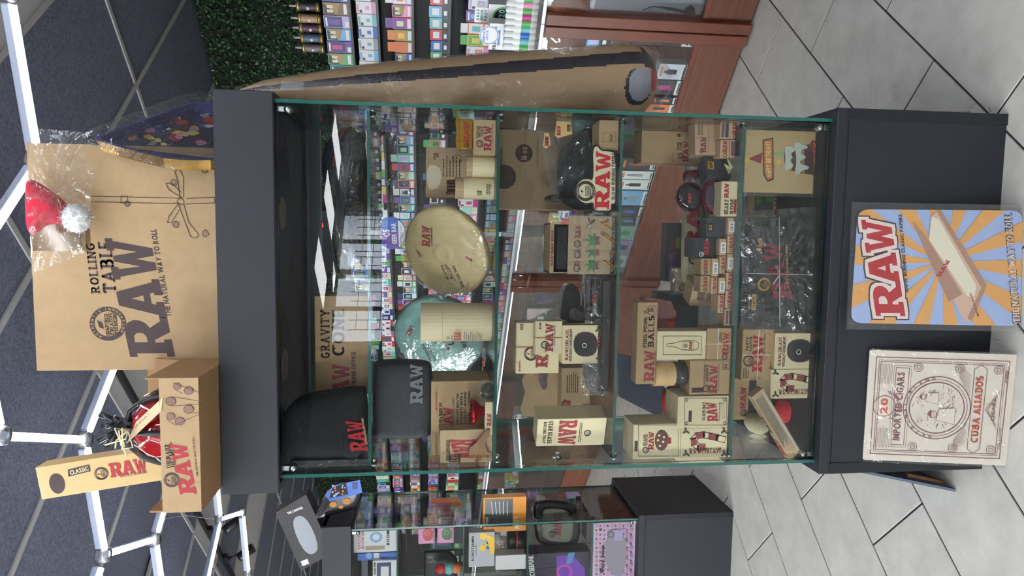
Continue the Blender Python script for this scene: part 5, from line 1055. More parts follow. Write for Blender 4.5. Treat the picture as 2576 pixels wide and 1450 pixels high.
r = softthing('tips_bag', 'clear bag of dark tips lying by the pipe cleaner carton', 'bag', 'tips', [(1508, 915), (1478, 920), (1470, 950), (1478, 985), (1508, 988)], .1, .012, mat('dark_grey_goods', (92, 92, 92), .6)); sheet(r, [(1512, 905), (1464, 912), (1458, 950), (1466, 995), (1512, 995)], .085, FILM2, 'clear_bag', .008, 6)
c = carton('star_tray_carton', 'cream STAR GLASS rolling tray carton upside down at the end', 'carton', (1352, 1052, 1512, 1120), CREAM, Z=SZ[2]+.0005, Y=.12, D=.07, yaw=-.3); F = c.front
tx(c, 'STAR GLASS', (1396, 1060, 1430, 1116), INK, flip=True) if False else None
def vtext(c, F, t, x0, x1, y0, y1, m, st, flip=False):
    """lettering turned to run along the height"""
    a, b = F.st(x1, y1); e, d = F.st(x0, y0); w_, h = abs(d-b), abs(e-a); r2, u2 = (-F.u, F.r) if not flip else (F.u, -F.r); o = F.p(min(a, e), max(b, d)) if not flip else F.p(max(a, e), min(b, d)); c.P.text(Face(o, r2, u2), t, (0, 0, w_, h), m, st, metric=True)
tx(c, 'ROLLING TRAY', (1366, 1062, 1374, 1116), INK, flip=True); tx(c, 'STAR GLASS', (1378, 1060, 1390, 1116), INK, flip=True); raw(c, (1405, 1058, 1450, 1118), RED, flip=True); c.P.seal(F, (1478, 1090), 9, INK); c.P.micro(F, (1456, 1062, 1464, 1112), INK, 2); raw(c, (.03, .02, .1, .06), REDDULL, F=c.right) if False else None; c.P.flush()
# ------------------------------------------------------------------ fourth compartment
Z4 = SZ[3]+.0005
c = carton('party_lights_carton', 'kraft PARTY LIGHTS carton under the bottle carton', 'carton', (1779, 826, 1842, 905), KRAFT, Z=Z4, D=.075); F = c.front
tx(c, 'PARTY', (1806, 836, 1811, 860), INK); tx(c, 'LIGHTS', (1812, 836, 1817, 860), INK); raw(c, (1818, 838, 1832, 893), RED); c.P.seal(F, (1823, 898), 7, INK); c.P.text(F, 'THE NATURAL WAY TO ROLL', (1833, 835, 1836, 890), INK); c.P.flush(); z_ = Z4+c.H+.0015; Yp = c.o.y
mb = MB(); mb.obox(c.front.p(c.W*.5, c.H/2, .0004), V((.0007, 0, 0)), V((0, .0004, 0)), UP*c.H/2, WHITE); mb.obox(c.front.p(c.W*.5, c.H*.55, .0006), V((c.W/2, 0, 0)), V((0, .0004, 0)), UP*.0007, WHITE); mb.build('string', c.root)
c = carton('bottle_carton', 'cream carton with a line-drawn bottle, in the fourth compartment', 'carton', (1654, 833, 1779, 905), CREAM, Z=z_, Y=Yp+.004, D=.065); F = c.front
c.P.frame(F, (1668, 846, 1764, 893), .0012, INK); c.P.line(F, chaikin([(1677, 865), (1677, 872), (1700, 873), (1716, 882), (1756, 882), (1758, 858), (1716, 857), (1700, 864)], 1), .0012, INK, closed=True); c.P.frame(F, (1716, 860, 1744, 880), .0009, INK); c.P.text(F, 'RAW', (1733, 861, 1741, 879), RED, 'raw'); c.P.seal(F, (1724, 870), 5, INK); c.P.flush(); z_ = z_+c.H+.0015
c = carton('ping_pong_carton', 'long kraft PING-PONG BALLS carton laid on the bottle carton', 'carton', (1603, 761, 1653, 967), KRAFT, Z=z_, Y=Yp+.006, D=.05); F = c.front
tx(c, 'PING-PONG', (1618, 798, 1628, 876), INK); tx(c, 'BALLS', (1630, 794, 1646, 875), INK); raw(c, (1620, 884, 1646, 960), REDDULL); c.P.text(F, 'SLOW BURNING PAPERS', (1647, 884, 1650, 935), INK); c.P.text(F, '40', (1618, 782, 1625, 790), INK, 'bold'); c.P.text(F, 'SIZE', (1626, 775, 1631, 790), INK, 'bold'); c.P.frame(F, (1632, 770, 1650, 791), .001, INK); c.P.text(F, '5', (1634, 774, 1644, 786), INK, 'bold'); c.P.flush()
c = carton('grinder_carton', 'kraft NATURAL WOOD GRINDER carton below the jar', 'carton', (1736, 906, 1840, 992), KRAFT, Z=Z4, D=.08); F = c.front
tx(c, 'NATURAL WOOD', (1770, 917, 1774, 968), INK); tx(c, 'GRINDER', (1775, 918, 1782, 960), INK); raw(c, (1784, 920, 1804, 990), REDDULL); c.P.text(F, 'WOOD & GLASS STORAGE GRINDER', (1806, 916, 1809, 985), INK); c.P.frame(F, (1817, 910, 1834, 930), .0008, INK); c.P.text(F, '65', (1819, 916, 1829, 928), INK, 'bold'); c.P.seal(F, (1776, 978), 9, INK); c.P.rect(F, (1740, 976, 1770, 988), INK); c.P.flush(); z_ = Z4+c.H+.0015
jp = atY(1736, 940, c.o.y+.04); R_ = (atY(1700, 908, jp.y-.03).x-atY(1700, 970, jp.y-.03).x)/2; C_ = V((jp.x, jp.y, z_)); r = empty('wood_top_jar', C_, 'smoked glass jar with thick pale wooden lid', 'jar')
h1 = atY(1701, 940, jp.y-.03).z-z_; h2 = atY(1650, 940, jp.y-.03).z-z_
mb = MB(); mb.lathe(C_, UP, [(0, 0), (R_*.92, 0), (R_*.97, .004), (R_*.97, h1-.002), (0, h1-.002)], 32, mat('smoked_glass', (52, 52, 56), .08)); mb.build('glass_body', r); mb = MB(); mb.lathe(C_, UP, [(R_, h1), (R_, h1+(h2-h1)*.45), (R_*.975, h1+(h2-h1)*.47), (R_, h1+(h2-h1)*.5), (R_, h2-.002), (R_*.96, h2), (0, h2)], 32, woodmat('pale_beech', (204, 166, 112), (222, 188, 136), .45, 2, (3, 3, 20)), smooth=False); mb.build('wooden_lid', r)
c = carton('glass_bat_carton', 'cream GLASS BAT carton with red RAW and cone drawing', 'carton', (1706, 996, 1836, 1076), CREAM, Z=Z4, D=.1); F = c.front
c.P.frame(F, (1722, 1002, 1828, 1070), .0012, INK); c.P.rect(F, (1732, 1034+0, 1740, 1062), INK); tx(c, 'GLASS BAT', (1753, 1017, 1763, 1072-17), INK, slope=.1) if False else tx(c, 'GLASS BAT', (1768-2, 1012, 1777-2, 1058), INK); raw(c, (1778, 1014, 1804, 1060), RED, slope=.12); c.P.text(F, 'PREMIUM GLASS CONE HOLDER', (1808, 1012, 1812, 1060), INK); c.P.seal(F, (1790, 1064), 9, INK) if False else None; c.P.poly(F, [(1816, 1016), (1822, 1018), (1824, 1050), (1820, 1050)], CREAM); c.P.line(F, [(1815, 1014), (1821, 1016), (1822, 1052), (1817, 1052)], .0008, INK, closed=True)
for q in ((1727, 1007), (1727, 1065), (1823, 1007), (1823, 1065)): c.P.disc(F, q, 4, INK, 2.5)
c.P.rect(c.left, (.02, .02, .06, .05), INK, True); c.P.flush()
def cane(c, x0, y0, x1, y1):
    F = c.front; h, w_ = x1-x0, y1-y0; X = lambda s: x0+s*h; Yy = lambda t: y0+t*w_
    pts = [(X(.62), Yy(.5)), (X(.5), Yy(.62)), (X(.38), Yy(.62)), (X(.28), Yy(.5)), (X(.28), Yy(.38)), (X(.36), Yy(.26)), (X(.48), Yy(.24)), (X(.6), Yy(.28)), (X(.72), Yy(.32)), (X(.86), Yy(.37))]
    pts = [(X(.46), Yy(.66)), (X(.36), Yy(.66)), (X(.27), Yy(.54)), (X(.26), Yy(.4)), (X(.33), Yy(.28)), (X(.46), Yy(.25)), (X(.6), Yy(.29)), (X(.74), Yy(.34)), (X(.88), Yy(.4))]
    wm = c.W*.17; c.P.line(F, pts, wm*1.3, INK); c.P.line(F, pts, wm, CREAM)
    for i in range(len(pts)-1):
        if i % 2 == 0: a, b = pts[i], pts[i+1]; c.P.line(F, [a, (a[0]*.35+b[0]*.65, a[1]*.35+b[1]*.65)], wm*.94, REDDULL)
    tx(c, 'RAWLIBLAZE', (X(.15), Yy(.83), X(.85), Yy(.92)), RED, flip=True) if False else None
    tx(c, 'GLASS CANDY CANE', (X(.12), Yy(.72), X(.88), Yy(.78)), INK, flip=True) if False else None
    for q in ((X(.1), Yy(.12)), (X(.1), Yy(.88)), (X(.9), Yy(.12)), (X(.9), Yy(.88))): holly(c, F, q, h*.055)
    a, b = F.st(X(.88), Yy(.8)); e, d = F.st(X(.12), Yy(.7)); L = abs(d-b)
    # the lettering reads from the other end: letters run along the carton height, heads turned left
    G = Face(F.p(*F.st(X(.16), Yy(.78))), -F.u, F.r); ww = abs(F.st(X(.16), Yy(.5))[1]-F.st(X(.84), Yy(.5))[1]); hh = abs(F.st(X(.5), Yy(.7))[0]-F.st(X(.5), Yy(.78))[0])
    c.P.text(G, 'GLASS CANDY CANE', (0, 0, ww, hh), INK, 'slab', metric=True, flip=False); G = Face(F.p(*F.st(X(.16), Yy(.88))), -F.u, F.r); c.P.text(G, 'RAWLIBLAZE', (0, 0, ww, hh*1.2), RED, 'slab', metric=True)
c = carton('candy_cane_carton', 'cream GLASS CANDY CANE carton under the mushroom carton', 'carton', (1714, 1076, 1834, 1151), CREAM, Z=Z4, D=.09, group='candy cane cartons'); cane(c, 1714, 1076, 1834, 1151); c.P.flush(); z_ = Z4+c.H+.0015
c = carton('mushroom_carton', 'cream GLASS mushroom carton stacked at the left pane', 'carton', (1594, 1066, 1713, 1153), CREAM, Z=z_, Y=c.o.y+.002, D=.1); F = c.front
c.P.frame(F, (1606, 1070, 1706, 1148), .0012, INK); c.P.rect(F, (1600-4, 1110, 1604, 1136), INK); tx(c, 'GLASS', (1618, 1094, 1625, 1122), INK); tx(c, 'MUSHROOM', (1626, 1094, 1629, 1122), INK); raw(c, (1631, 1088, 1645, 1132), RED); c.P.seal(F, (1624, 1133), 8, INK); c.P.disc(F, (1664, 1108), 17, INK, el=1.5); c.P.disc(F, (1664, 1108), 15.5, mat('mushroom_print', (104, 60, 58), .6), el=1.5)
for q in ((1658, 1096), (1668, 1112), (1660, 1122), (1670, 1100), (1655, 1108)): c.P.disc(F, q, 3, CREAM)
c.P.poly(F, [(1674, 1100), (1674, 1118), (1688, 1116), (1688, 1102)], REDDULL); c.P.flush()
r = empty('hexagonal_case', atY(1655, 1020, .4), 'open dark slate hexagonal case standing at the back', 'case'); mb = MB(); mb.prism([atY(x, y, .36) for x, y in ((1556, 892), (1600, 900), (1674, 978), (1666, 1054), (1560, 1000))], V((0, .02, 0)), mat('slate_panel', (62, 72, 94), .4)); mb.build('lid_panel', r)
r = softthing('red_satin_box', 'red satin lined case with silver foil behind the glass bat carton', 'case', 'satin_lining', [(1662, 978), (1710, 965), (1726, 985), (1722, 1060), (1690, 1066), (1668, 1050)], .3, .02, mat('red_satin', (186, 26, 28), .25)); sheet(r, [(1690, 985), (1722, 985), (1718, 1058), (1695, 1050)], .27, mat('silver_foil', (190, 188, 190), .15, metal=1), 'foil_pack', .012, 4)
mb = MB(); mb.prism([atY(x, y, .2) for x, y in ((1622, 749), (1656, 752), (1688, 758), (1702, 788), (1694, 828), (1660, 834), (1626, 806))], V((0, .05, 0)), clear('red_acrylic', (.78, .1, .1), rough=.05, base=.05, haze=.35, hazecol=(.7, .05, .05))); tag(mb.build('red_crystal_block'), 'faceted translucent red crystal block behind the bottle carton', 'crystal')
c = carton('black_carton', 'plain black carton behind the red crystal block', 'carton', (1652, 735, 1752, 832), BLACKCARD, Z=Z4, Y=.3, D=.05); c.P.flush()
c = carton('holo_carton', 'tall black carton with rainbow sticker and dark red print', 'carton', (1676, 562, 1742, 709), BLACKCARD, Z=None, Y=.33, D=.05); F = c.front
c.P.text(F, 'RAW', (1682, 600, 1700, 690), mat('dark_red_print', (92, 26, 36), .4), 'raw'); c.P.disc(F, (1706, 612), 6, mat('rainbow_sticker', (150, 180, 60), .2, metal=.6), el=2.4); c.P.text(F, 'THEY HATE US', (1686, 640, 1692, 700), mat('blue_print', (60, 90, 170), .4), 'bold'); c.P.flush()
mb = MB(); zz = c.o.z; mb.box(c.o.x, c.o.x+c.W, .335, .375, Z4, zz-.0008, KRAFT, .001); tag(mb.build('kraft_support_carton'), 'kraft carton under the tall black rainbow-sticker carton', 'carton')
BUR = mat('burlap', (196, 184, 152), .95, var=.2, vscale=220, bump=.6, bscale=260)
p0, p1 = atY(1745, 712, .26), atY(1745, 505, .26); r = empty('burlap_bottle', (p0+p1)/2-UP*.04, 'lying burlap covered bottle with big red RAW lettering', 'bottle'); Rb = (atY(1716, 620, .22).z-atY(1776, 620, .22).z)/2
mb = MB(); mb.tube([p0, p0+(p1-p0)*.04, p0+(p1-p0)*.5, p1], [Rb*.8, Rb, Rb*1.02, Rb*.9], 26, BUR); mb.build('burlap_sleeve', r); mb = MB(); mb.blob(p0+V((.004, 0, 0)), V((.012, 0, 0)), V((0, Rb*.8, 0)), V((0, 0, Rb*.8)), 16, 10, mat('green_glass', (126, 176, 84), .15)); mb.build('green_base', r)
PP = Prints(r); Fq = Face(V((p0.x, p0.y-Rb*1.03, p0.z-Rb)), V((1, 0, 0)), UP); PP.text(Fq, 'RAW', (1728, 470, 1760, 632), RED, 'raw'); PP.seal(Fq, (1746, 652), 14, INK); PP.text(Fq, 'SLOW BURNING PAPERS', (1764, 490, 1770, 600), BLACKINK, 'bold'); PP.flush()
mb = MB(); mb.box(p0.x+.02, p1.x-.01, .26, .34, Z4, p0.z-Rb*1.02, KRAFT2, .002); tag(mb.build('kraft_rest_carton'), 'flat kraft carton the burlap bottle rests on', 'carton')
c = carton('bagged_paper_carton', 'kraft RAW carton in a clear bag left of the burlap bottle', 'carton', (1698, 677, 1740, 737), KRAFT, Z=None, Y=.3, D=.04); raw(c, (1716, 680, 1732, 715), REDDULL); c.P.seal(c.front, (1716, 724), 8, INK); c.P.flush(); sheet(c.root, [(1682, 672), (1684, 742), (1742, 740), (1740, 670)], .285, FILM2, 'clear_bag', .01, 3)
zz = c.o.z; mb = MB(); mb.box(c.o.x, c.o.x+c.W, .3, .34, Z4, zz-.0008, KRAFT2, .001); tag(mb.build('kraft_base_carton'), 'kraft carton holding up the bagged RAW carton', 'carton')
c = carton('barcode_carton', 'long kraft carton with barcode on its upright side', 'carton', (1740, 716, 1833, 770), KRAFT2, Z=Z4, Y=.17, D=.06, yaw=-.35); c.P.bars(c.front, (1754, 728, 1772, 756), INK); c.P.micro(c.front, (1778, 724, 1800, 762), GREYINK, 4); c.P.flush()
# small paper cartons, stacked
def small(bx, Z, Y, kind, lab):
    c = carton('paper_pack', lab, 'pack', bx, mat('pale_tan_card', (204, 170, 136), .6), Z=Z, Y=Y, D=.05, group='small RAW packs', flap=False); F = c.front; x0, y0, x1, y1 = bx; h = x1-x0; w_ = y1-y0
    if kind == 'r': raw(c, (x0+h*.25, y0+w_*.05, x0+h*.72, y0+w_*.72), REDDULL); c.P.disc(F, (x0+h*.5, y0+w_*.86), h*.22, INK, h*.15); c.P.text(F, 'ORGANIC HEMP', (x0+h*.78, y0+w_*.1, x0+h*.88, y0+w_*.7), GREYINK)
    elif kind == 'b': c.P.rect(F, (x0+h*.15, y0+w_*.22, x0+h*.85, y0+w_*.85), WHITE); c.P.bars(F, (x0+h*.3, y0+w_*.28, x0+h*.68, y0+w_*.78), BLACKINK, 3, 10)
    else: c.P.rect(F, (x0+h*.12, y0+w_*.1, x0+h*.45, y0+w_*.9), mat('mauve_ink', (108, 84, 98), .6)); c.P.rect(F, (x0+h*.55, y0+w_*.1, x0+h*.9, y0+w_*.9), mat('slate_ink', (78, 76, 92), .6))
    c.P.flush(); return c
SM = [[(1831, 548, 1850, 591, 'b'), (1830, 593, 1849, 637, 'r'), (1829, 639, 1848, 684, 'b'), (1827, 686, 1847, 729, 'r'), (1825, 731, 1845, 776, 'r'), (1823, 778, 1843, 820, 's')],
      [(1810, 601, 1829, 643, 'b'), (1810, 645, 1829, 689, 'r'), (1808, 699, 1826, 740, 'b'), (1806, 742, 1825, 788, 'r')], [(1791, 651, 1809, 696, 'b'), (1789, 698, 1807, 740, 'r')]]
kn = {'r': 'red RAW', 'b': 'a barcode', 's': 'mauve squares'}
z_ = Z4
for lv, row in enumerate(SM):
    hh = 0
    for k, (x0, y0, x1, y1, kd) in enumerate(row):
        c = small((x0, y0, x1, y1), z_, .075+lv*.002, kd, 'tan paper pack with %s, %s from the right in %s layer' % (kn[kd], ordw(k+1), ('the bottom', 'the middle', 'the top')[lv])); hh = max(hh, c.H)
    z_ += hh+.001
c = carton('ring_box', 'black box with red RAW front standing on the small packs', 'box', (1742, 598, 1806, 649), BLACKCARD, Z=None, Y=.1, D=.06); raw(c, (1770, 606, 1784, 642), RED); c.P.seal(c.front, (1764, 640), 6, WHITE); c.P.text(c.front, 'LIL', (1776, 600, 1780, 606), WHITE); c.P.flush()
c = carton('ring_box', 'charcoal box with gold figures beside the rose heart carton', 'box', (1778, 548, 1830, 597), DARKBOX, Z=None, Y=.09, D=.05); c.P.rect(c.front, (1780, 562, 1794, 584), BLACKINK); c.P.text(c.front, '22', (1783, 566, 1791, 580), GOLDINK, 'bold'); c.P.flush()
for k, (bx, kd) in enumerate((((1764, 651, 1788, 692), 'r'), ((1763, 694, 1787, 736), 'r'))):
    c = carton('kraft_pack', 'larger kraft RAW pack %s of the top layer of packs' % ('right', 'left')[k], 'pack', bx, KRAFT, Z=z_, Y=.085, D=.05, group='larger kraft packs'); raw(c, (bx[0]+6, bx[1]+3, bx[0]+16, bx[3]-14), REDDULL); c.P.seal(c.front, (bx[0]+11, bx[3]-7), 5, INK); c.P.flush()
c = carton('rose_heart_carton', 'cream ROSE HEART carton at the front edge of the fourth shelf', 'carton', (1815, 457, 1856, 545), CREAM, Z=Z4, D=.05); F = c.front
G = Face(F.p(*F.st(1816, 518)), -F.u, F.r)
def vert(c, t, x0, y0, x1, y1, m, st):
    """letters stacked to run down the carton front"""
    F = c.front; a, b = F.st(x0, y1); e, d = F.st(x1, y0); c.P.text(Face(F.p(a, b), -F.u, F.r), t, (0, 0, abs(b-d), abs(e-a)), m, st, metric=True)
vert(c, 'RAW', 1821, 462, 1838, 498, RED, 'raw') if False else c.P.text(F, 'RAW', (1822, 462, 1833, 498), RED, 'raw', flip=False); tx(c, 'ROSE', (1826, 502, 1837, 538), INK) if False else tx(c, 'ROSE', (1836, 500, 1845, 540), INK); tx(c, 'HEART', (1822, 502, 1832, 540), INK); c.P.rect(F, (1846, 502, 1852, 538), RED); c.P.flush(); z_ = Z4+c.H+.0015
HBLK = mat('gloss_black_red', (26, 20, 24), .1); HRED = mat('deep_red_lacquer', (110, 16, 36), .25)
r = empty('heart_box', atY(1760, 497, .14), 'glossy black heart shaped box with red rim and RAW', 'heart box'); hp = [(1767, 500), (1762, 470), (1738, 456), (1716, 462), (1702, 480), (1698, 500), (1708, 520), (1730, 536), (1752, 534), (1764, 520)]
mb = MB(); puff(mb, pxo(hp, .14), FRONT, .018, HRED, sq=5); mb.build('red_rim', r); mb = MB(); puff(mb, pxo([(x*.94+1736*.06, y*.92+497*.08) for x, y in hp], .128), FRONT, .014, HBLK, sq=3); mb.build('black_lid', r)
PP = Prints(r); Fq = Face(atY(1760, 530, .113), V((1, 0, 0)), UP); PP.text(Fq, 'RAW', (1730, 485, 1738, 512), RED, 'raw'); PP.flush()
r = empty('heart_dish', atY(1812, 495, .12), 'deep red heart shaped glass dish under the black heart box', 'heart dish'); mb = MB(); puff(mb, pxo([(1812, 470), (1798, 450), (1780, 450), (1768, 470), (1766, 500), (1774, 530), (1790, 542), (1806, 535), (1814, 510)], .13), FRONT, .02, HRED, sq=4); mb.build('dish', r); mb = MB(); puff(mb, pxo([(1804, 472), (1785, 460), (1774, 480), (1776, 515), (1790, 530), (1804, 520)], .112), FRONT, .006, mat('dark_glass_insert', (70, 62, 76), .08), sq=3); mb.build('glass_insert', r)
mb = MB(); P_ = atY(1812, 500, .12); mb.box(P_.x-.05, P_.x+.05, .12, .2, Z4, P_.z-.004, CREAM, .001); tag(mb.build('cream_rest_carton'), 'cream carton the red heart dish stands on', 'carton')
r = softthing('scalloped_case', 'dark red case with grey scalloped foam edge', 'case', 'case_shell', [(1722, 428), (1780, 426), (1790, 440), (1788, 462), (1760, 468), (1724, 466), (1716, 446)], .24, .02, HRED)
mb = MB()
for k in range(5): q = pxo([(1725+k*13, 455), (1731+k*13, 446), (1737+k*13, 455), (1738+k*13, 470), (1724+k*13, 470)], .215, 2); mb.prism(q, V((0, .006, 0)), mat('grey_foam', (168, 164, 166), .9))
mb.build('foam_scallops', r)
mb = MB(); P_ = atY(1788, 447, .24); mb.box(P_.x-.035, P_.x+.035, .23, .32, Z4, P_.z-.002, KRAFT, .001); tag(mb.build('kraft_step_carton'), 'kraft carton under the scalloped red case', 'carton')
c = carton('cross_cone_carton', 'tall kraft CROSS CONE carton with puzzle-cut top by the right pane', 'carton', (1614, 334, 1810, 414), KRAFT, Z=Z4, Y=.27, D=.08, flap=False); F = c.front
tx(c, 'CROSS', (1703, 358, 1709, 378), INK); tx(c, 'CONE', (1710, 358, 1716, 377), INK); raw(c, (1718, 356, 1733, 408), REDDULL); c.P.seal(F, (1712, 392), 7, INK); c.P.text(F, '8 2', (1704, 320, 1712, 345), INK, 'bold'); c.P.text(F, '8', (1688, 322, 1696, 330), INK, 'bold'); c.P.micro(F, (1746, 355, 1776, 395), INK, 4); c.P.text(F, '#rawlife', (1690, 385, 1694, 408), REDDULL); c.P.flush()
mb = MB(); mb.prism(pxo([(1614, 338), (1614, 400), (1628, 395), (1622, 372), (1614, 345), (1590, 340), (1575, 340), (1566, 345), (1570, 372), (1580, 405), (1592, 414), (1622, 414)], .33, 1), V((0, .002, 0)), mat('grey_card_inside', (132, 124, 106), .8)); mb.build('puzzle_flap', c.root)
c = carton('shrink_pack', 'shrink-wrapped bundle of RAW packs leaning on the cross cone carton', 'pack', (1748, 306, 1812, 390), mat('pale_tan_card', (204, 170, 136), .6), Z=None, Y=.13, D=.05, yaw=.12, flap=False); raw(c, (1762, 345, 1776, 384), REDDULL); tx(c, 'THE NATURAL', (1756, 312, 1761, 340), INK); tx(c, 'WAY TO ROLL', (1763, 312, 1768, 340), INK); c.P.seal(c.front, (1764, 388-6), 5, INK); c.P.line(c.front, [(1748, 348), (1812, 344)], .001, GREYINK); c.P.line(c.front, [(1782, 306), (1782, 390)], .001, GREYINK); c.P.flush()
mb = MB(); mb.obox(c.front.p(c.W/2, c.H/2, -.025), c.front.r*(c.W/2+.002), c.front.n*.028, UP*(c.H/2+.002), FILM, .003); mb.build('shrink_film', c.root); zz = c.o.z
lay = [[(1836, 306, 1861, 350, 'r'), (1836, 352, 1861, 397, 's')], [(1812, 306, 1835, 350, 's'), (1812, 352, 1835, 397, 'r')]]; z_ = Z4
for lv, row in enumerate(lay):
    for k, (x0, y0, x1, y1, kd) in enumerate(row): c = small((x0, y0, x1, y1), z_, .09, kd, 'tan paper pack with %s, %s pair by the right pane' % (kn[kd], ('lower', 'upper')[lv]))
    z_ += c.H+.001
c = carton('gold_badge_box', 'charcoal box with gold badge tilted by the heart box', 'box', (1776, 398, 1846, 448), DARKBOX, Z=Z4, Y=.12, D=.05, yaw=.5); c.P.poly(c.front, [(1780, 405), (1780, 425), (1796, 428), (1796, 408)], GOLDINK); c.P.text(c.front, 'RAW', (1784, 408, 1792, 424), BLACKINK, 'raw'); c.P.flush()
mb = MB(); Rn = random.Random(6); P_ = atY(1852, 430, .09)
for k in range(7): mb.add([V((P_.x+Rn.uniform(-.03, .03), .09+Rn.uniform(0, .03), Z4+.001)), V((P_.x+Rn.uniform(-.02, .02), .1, Z4+.004)), V((P_.x+Rn.uniform(.0, .05), .1, Z4+Rn.uniform(.015, .035)))], [(0, 1, 2)], mat('pale_green_straw', (196, 200, 140), .8))
tag(mb.build('paper_straw'), 'wisps of pale green paper shred on the fourth shelf', 'paper shred', kind='stuff')
# ------------------------------------------------------------------ bottom compartment
Z5 = SZ[4]+.0005
YT = .1; p0, p1 = atY(2068, 488, YT), atY(2068, 332, YT); r = empty('birthday_tray', V(((p0.x+p1.x)/2, YT, Z5)), 'tan HAPPY BIRTHDAY tray with cake print in a film sleeve', 'tray'); hT = atY(1874, 410, YT).z-Z5; TAN = mat('tan_tray_print', (208, 180, 128), .35, var=.06, vscale=40)
mb = MB(); mb.box(p0.x, p1.x, YT, YT+.006, Z5, Z5+hT, TAN, .002); mb.build('tray_plate', r); PP = Prints(r); F = Face(V((p0.x, YT, Z5)), V((1, 0, 0)), UP); ORG = mat('orange_sign', (222, 124, 50), .4); CHOC = mat('chocolate', (74, 44, 40), .5); ICE = mat('icing', (208, 218, 206), .4)
PP.poly(F, chaikin([(2040, 345), (2062, 370), (2066, 410), (2060, 445), (2044, 450), (2034, 400)], 2), INK); PP.poly(F, chaikin([(2042, 350), (2058, 372), (2062, 410), (2057, 440), (2046, 444), (2037, 400)], 2), ORG)
PP.poly(F, [(2000, 368), (2046, 362), (2048, 440), (2002, 436)], CHOC); PP.poly(F, [(2014, 366), (2022, 365), (2024, 438), (2016, 438)], mat('sponge', (176, 120, 84), .6)); PP.poly(F, [(1972, 374), (2006, 370), (2006, 432), (1974, 428)], CHOC); PP.poly(F, [(1984, 372), (1992, 371), (1992, 430), (1986, 429)], MATS['sponge'])
PP.poly(F, chaikin([(1996, 360), (2010, 358), (2016, 364), (2030, 366), (2032, 374), (2016, 376), (2014, 388), (2026, 392), (2026, 400), (2012, 404), (2014, 414), (2034, 418), (2034, 426), (2014, 430), (2012, 440), (1998, 440), (2004, 400)], 1), ICE); PP.poly(F, chaikin([(1972, 370), (1986, 368), (2000, 372), (1998, 382), (1986, 386), (1996, 396), (1984, 404), (1998, 416), (1986, 428), (1972, 430), (1976, 400)], 1), ICE)
PP.rect(F, (1944, 383, 1972, 392), mat('candle_green', (150, 190, 110), .5)); PP.disc(F, (1940, 388), 4, mat('flame', (240, 200, 80), .5), el=.7)
PP.poly(F, [(1918, 352), (1945, 346), (1946, 452), (1930, 458), (1920, 440)], INK); PP.poly(F, [(1921, 355), (1942, 350), (1943, 449), (1931, 454), (1923, 438)], ORG); PP.text(F, 'HAPPY BIRTHDAY!', (1926, 358, 1939, 446), mat('cream_yellow', (240, 230, 160), .5), 'bold', slope=.08)
PP.poly(F, [(1882, 400), (1918, 384), (1914, 412)], REDDULL); PP.disc(F, (1879, 402), 6, mat('sun_yellow', (232, 206, 60), .5)); PP.disc(F, (1958, 408), 6, mat('sun_yellow', (232, 206, 60), .5), el=1.2)
for q in ((2042, 366), (2046, 376), (2050, 390)): PP.disc(F, q, 6, REDDULL)
for q in ((2054, 400), (2054, 408)): PP.disc(F, q, 5, mat('blueberry', (88, 80, 130), .5))
for k in range(4): PP.disc(F, (2056-k, 418+k*7), 4, WHITE)
PP.flush('cake_print'); mb = MB(); mb.box(p0.x-.01, p1.x+.008, YT-.004, YT+.009, Z5, Z5+hT+.006, FILM); mb.build('film_sleeve', r)
c = carton('lighter_card', 'kraft pack with green lighter window behind the two trays', 'pack', (1884, 492, 2000, 546), KRAFT2, Z=Z5, Y=.3, D=.02, flap=False); raw(c, (1948, 494, 1985, 540), REDDULL); c.P.rect(c.front, (1898, 495, 1945, 536), mat('window_grey', (110, 112, 108), .2)); c.P.rect(c.front, (1902, 496, 1914, 512), GLOSS['green']); c.P.rect(c.front, (1926, 496, 1944, 508), GLOSS['green']); c.P.flush()
# black RAW tray
YR = .09; r = empty('black_raw_tray', V((atY(2045, 685, YR).x, YR, Z5)), 'black metal RAW tray tied with string, in crinkled film', 'tray'); BT = mat('black_tray', (30, 31, 34), .3); tp = [(1880, 570), (1892, 556), (2036, 556), (2048, 568), (2048, 800), (2036, 812), (1892, 812), (1880, 798)]
pts = pxo(tp, YR, 2); cc = sum(pts, V((0, 0, 0)))/len(pts); inn = [cc+(p-cc)*.9+V((0, .014, 0)) for p in pts]; N = len(pts); mb = MB(); mb.add(pts+inn, [(i, (i+1) % N, N+(i+1) % N, N+i) for i in range(N)], BT); mb.poly(inn, BT); ot = [cc+(p-cc)*1.0+V((0, .02, 0)) for p in pts]; mb.add(pts+ot, [(i, (i+1) % N, N+(i+1) % N, N+i) for i in range(N)], BT); mb.build('tray_body', r)
PP = Prints(r); F = Face(V((pts[0].x, YR+.0138, Z5)), V((1, 0, 0)), UP); PP.text(F, 'RAW', (1930, 610, 1978, 752), mat('tray_red', (150, 34, 44), .4), 'raw', slope=.3); PP.text(F, 'SLOW BURNING PAPERS', (1976, 615, 1983, 715), GOLDINK, 'bold', slope=.08); PP.seal(F, (1922, 716), 16, GOLDINK, BT); PP.text(F, 'Black', (1903, 598, 1916, 630), GOLDINK, 'bold'); PP.rect(F, (1878+2, 741, 1886, 778), GOLDINK); PP.rect(F, (1894-4, 741, 1902, 780), GOLDINK); PP.text(F, 'CLASSIC', (1892, 744, 1900, 776), BLACKINK, 'bold'); PP.text(F, 'THE NATURAL WAY TO ROLL', (1930, 560-2, 1998, 562), GOLDINK, 'slab')
PP.flush(); PP = Prints(r); F2 = Face(V((pts[0].x, YR-.0008, Z5)), V((1, 0, 0)), UP); PP.h = .0002
for (y0, y1) in ((558, 562), (812, 816)):
    pass
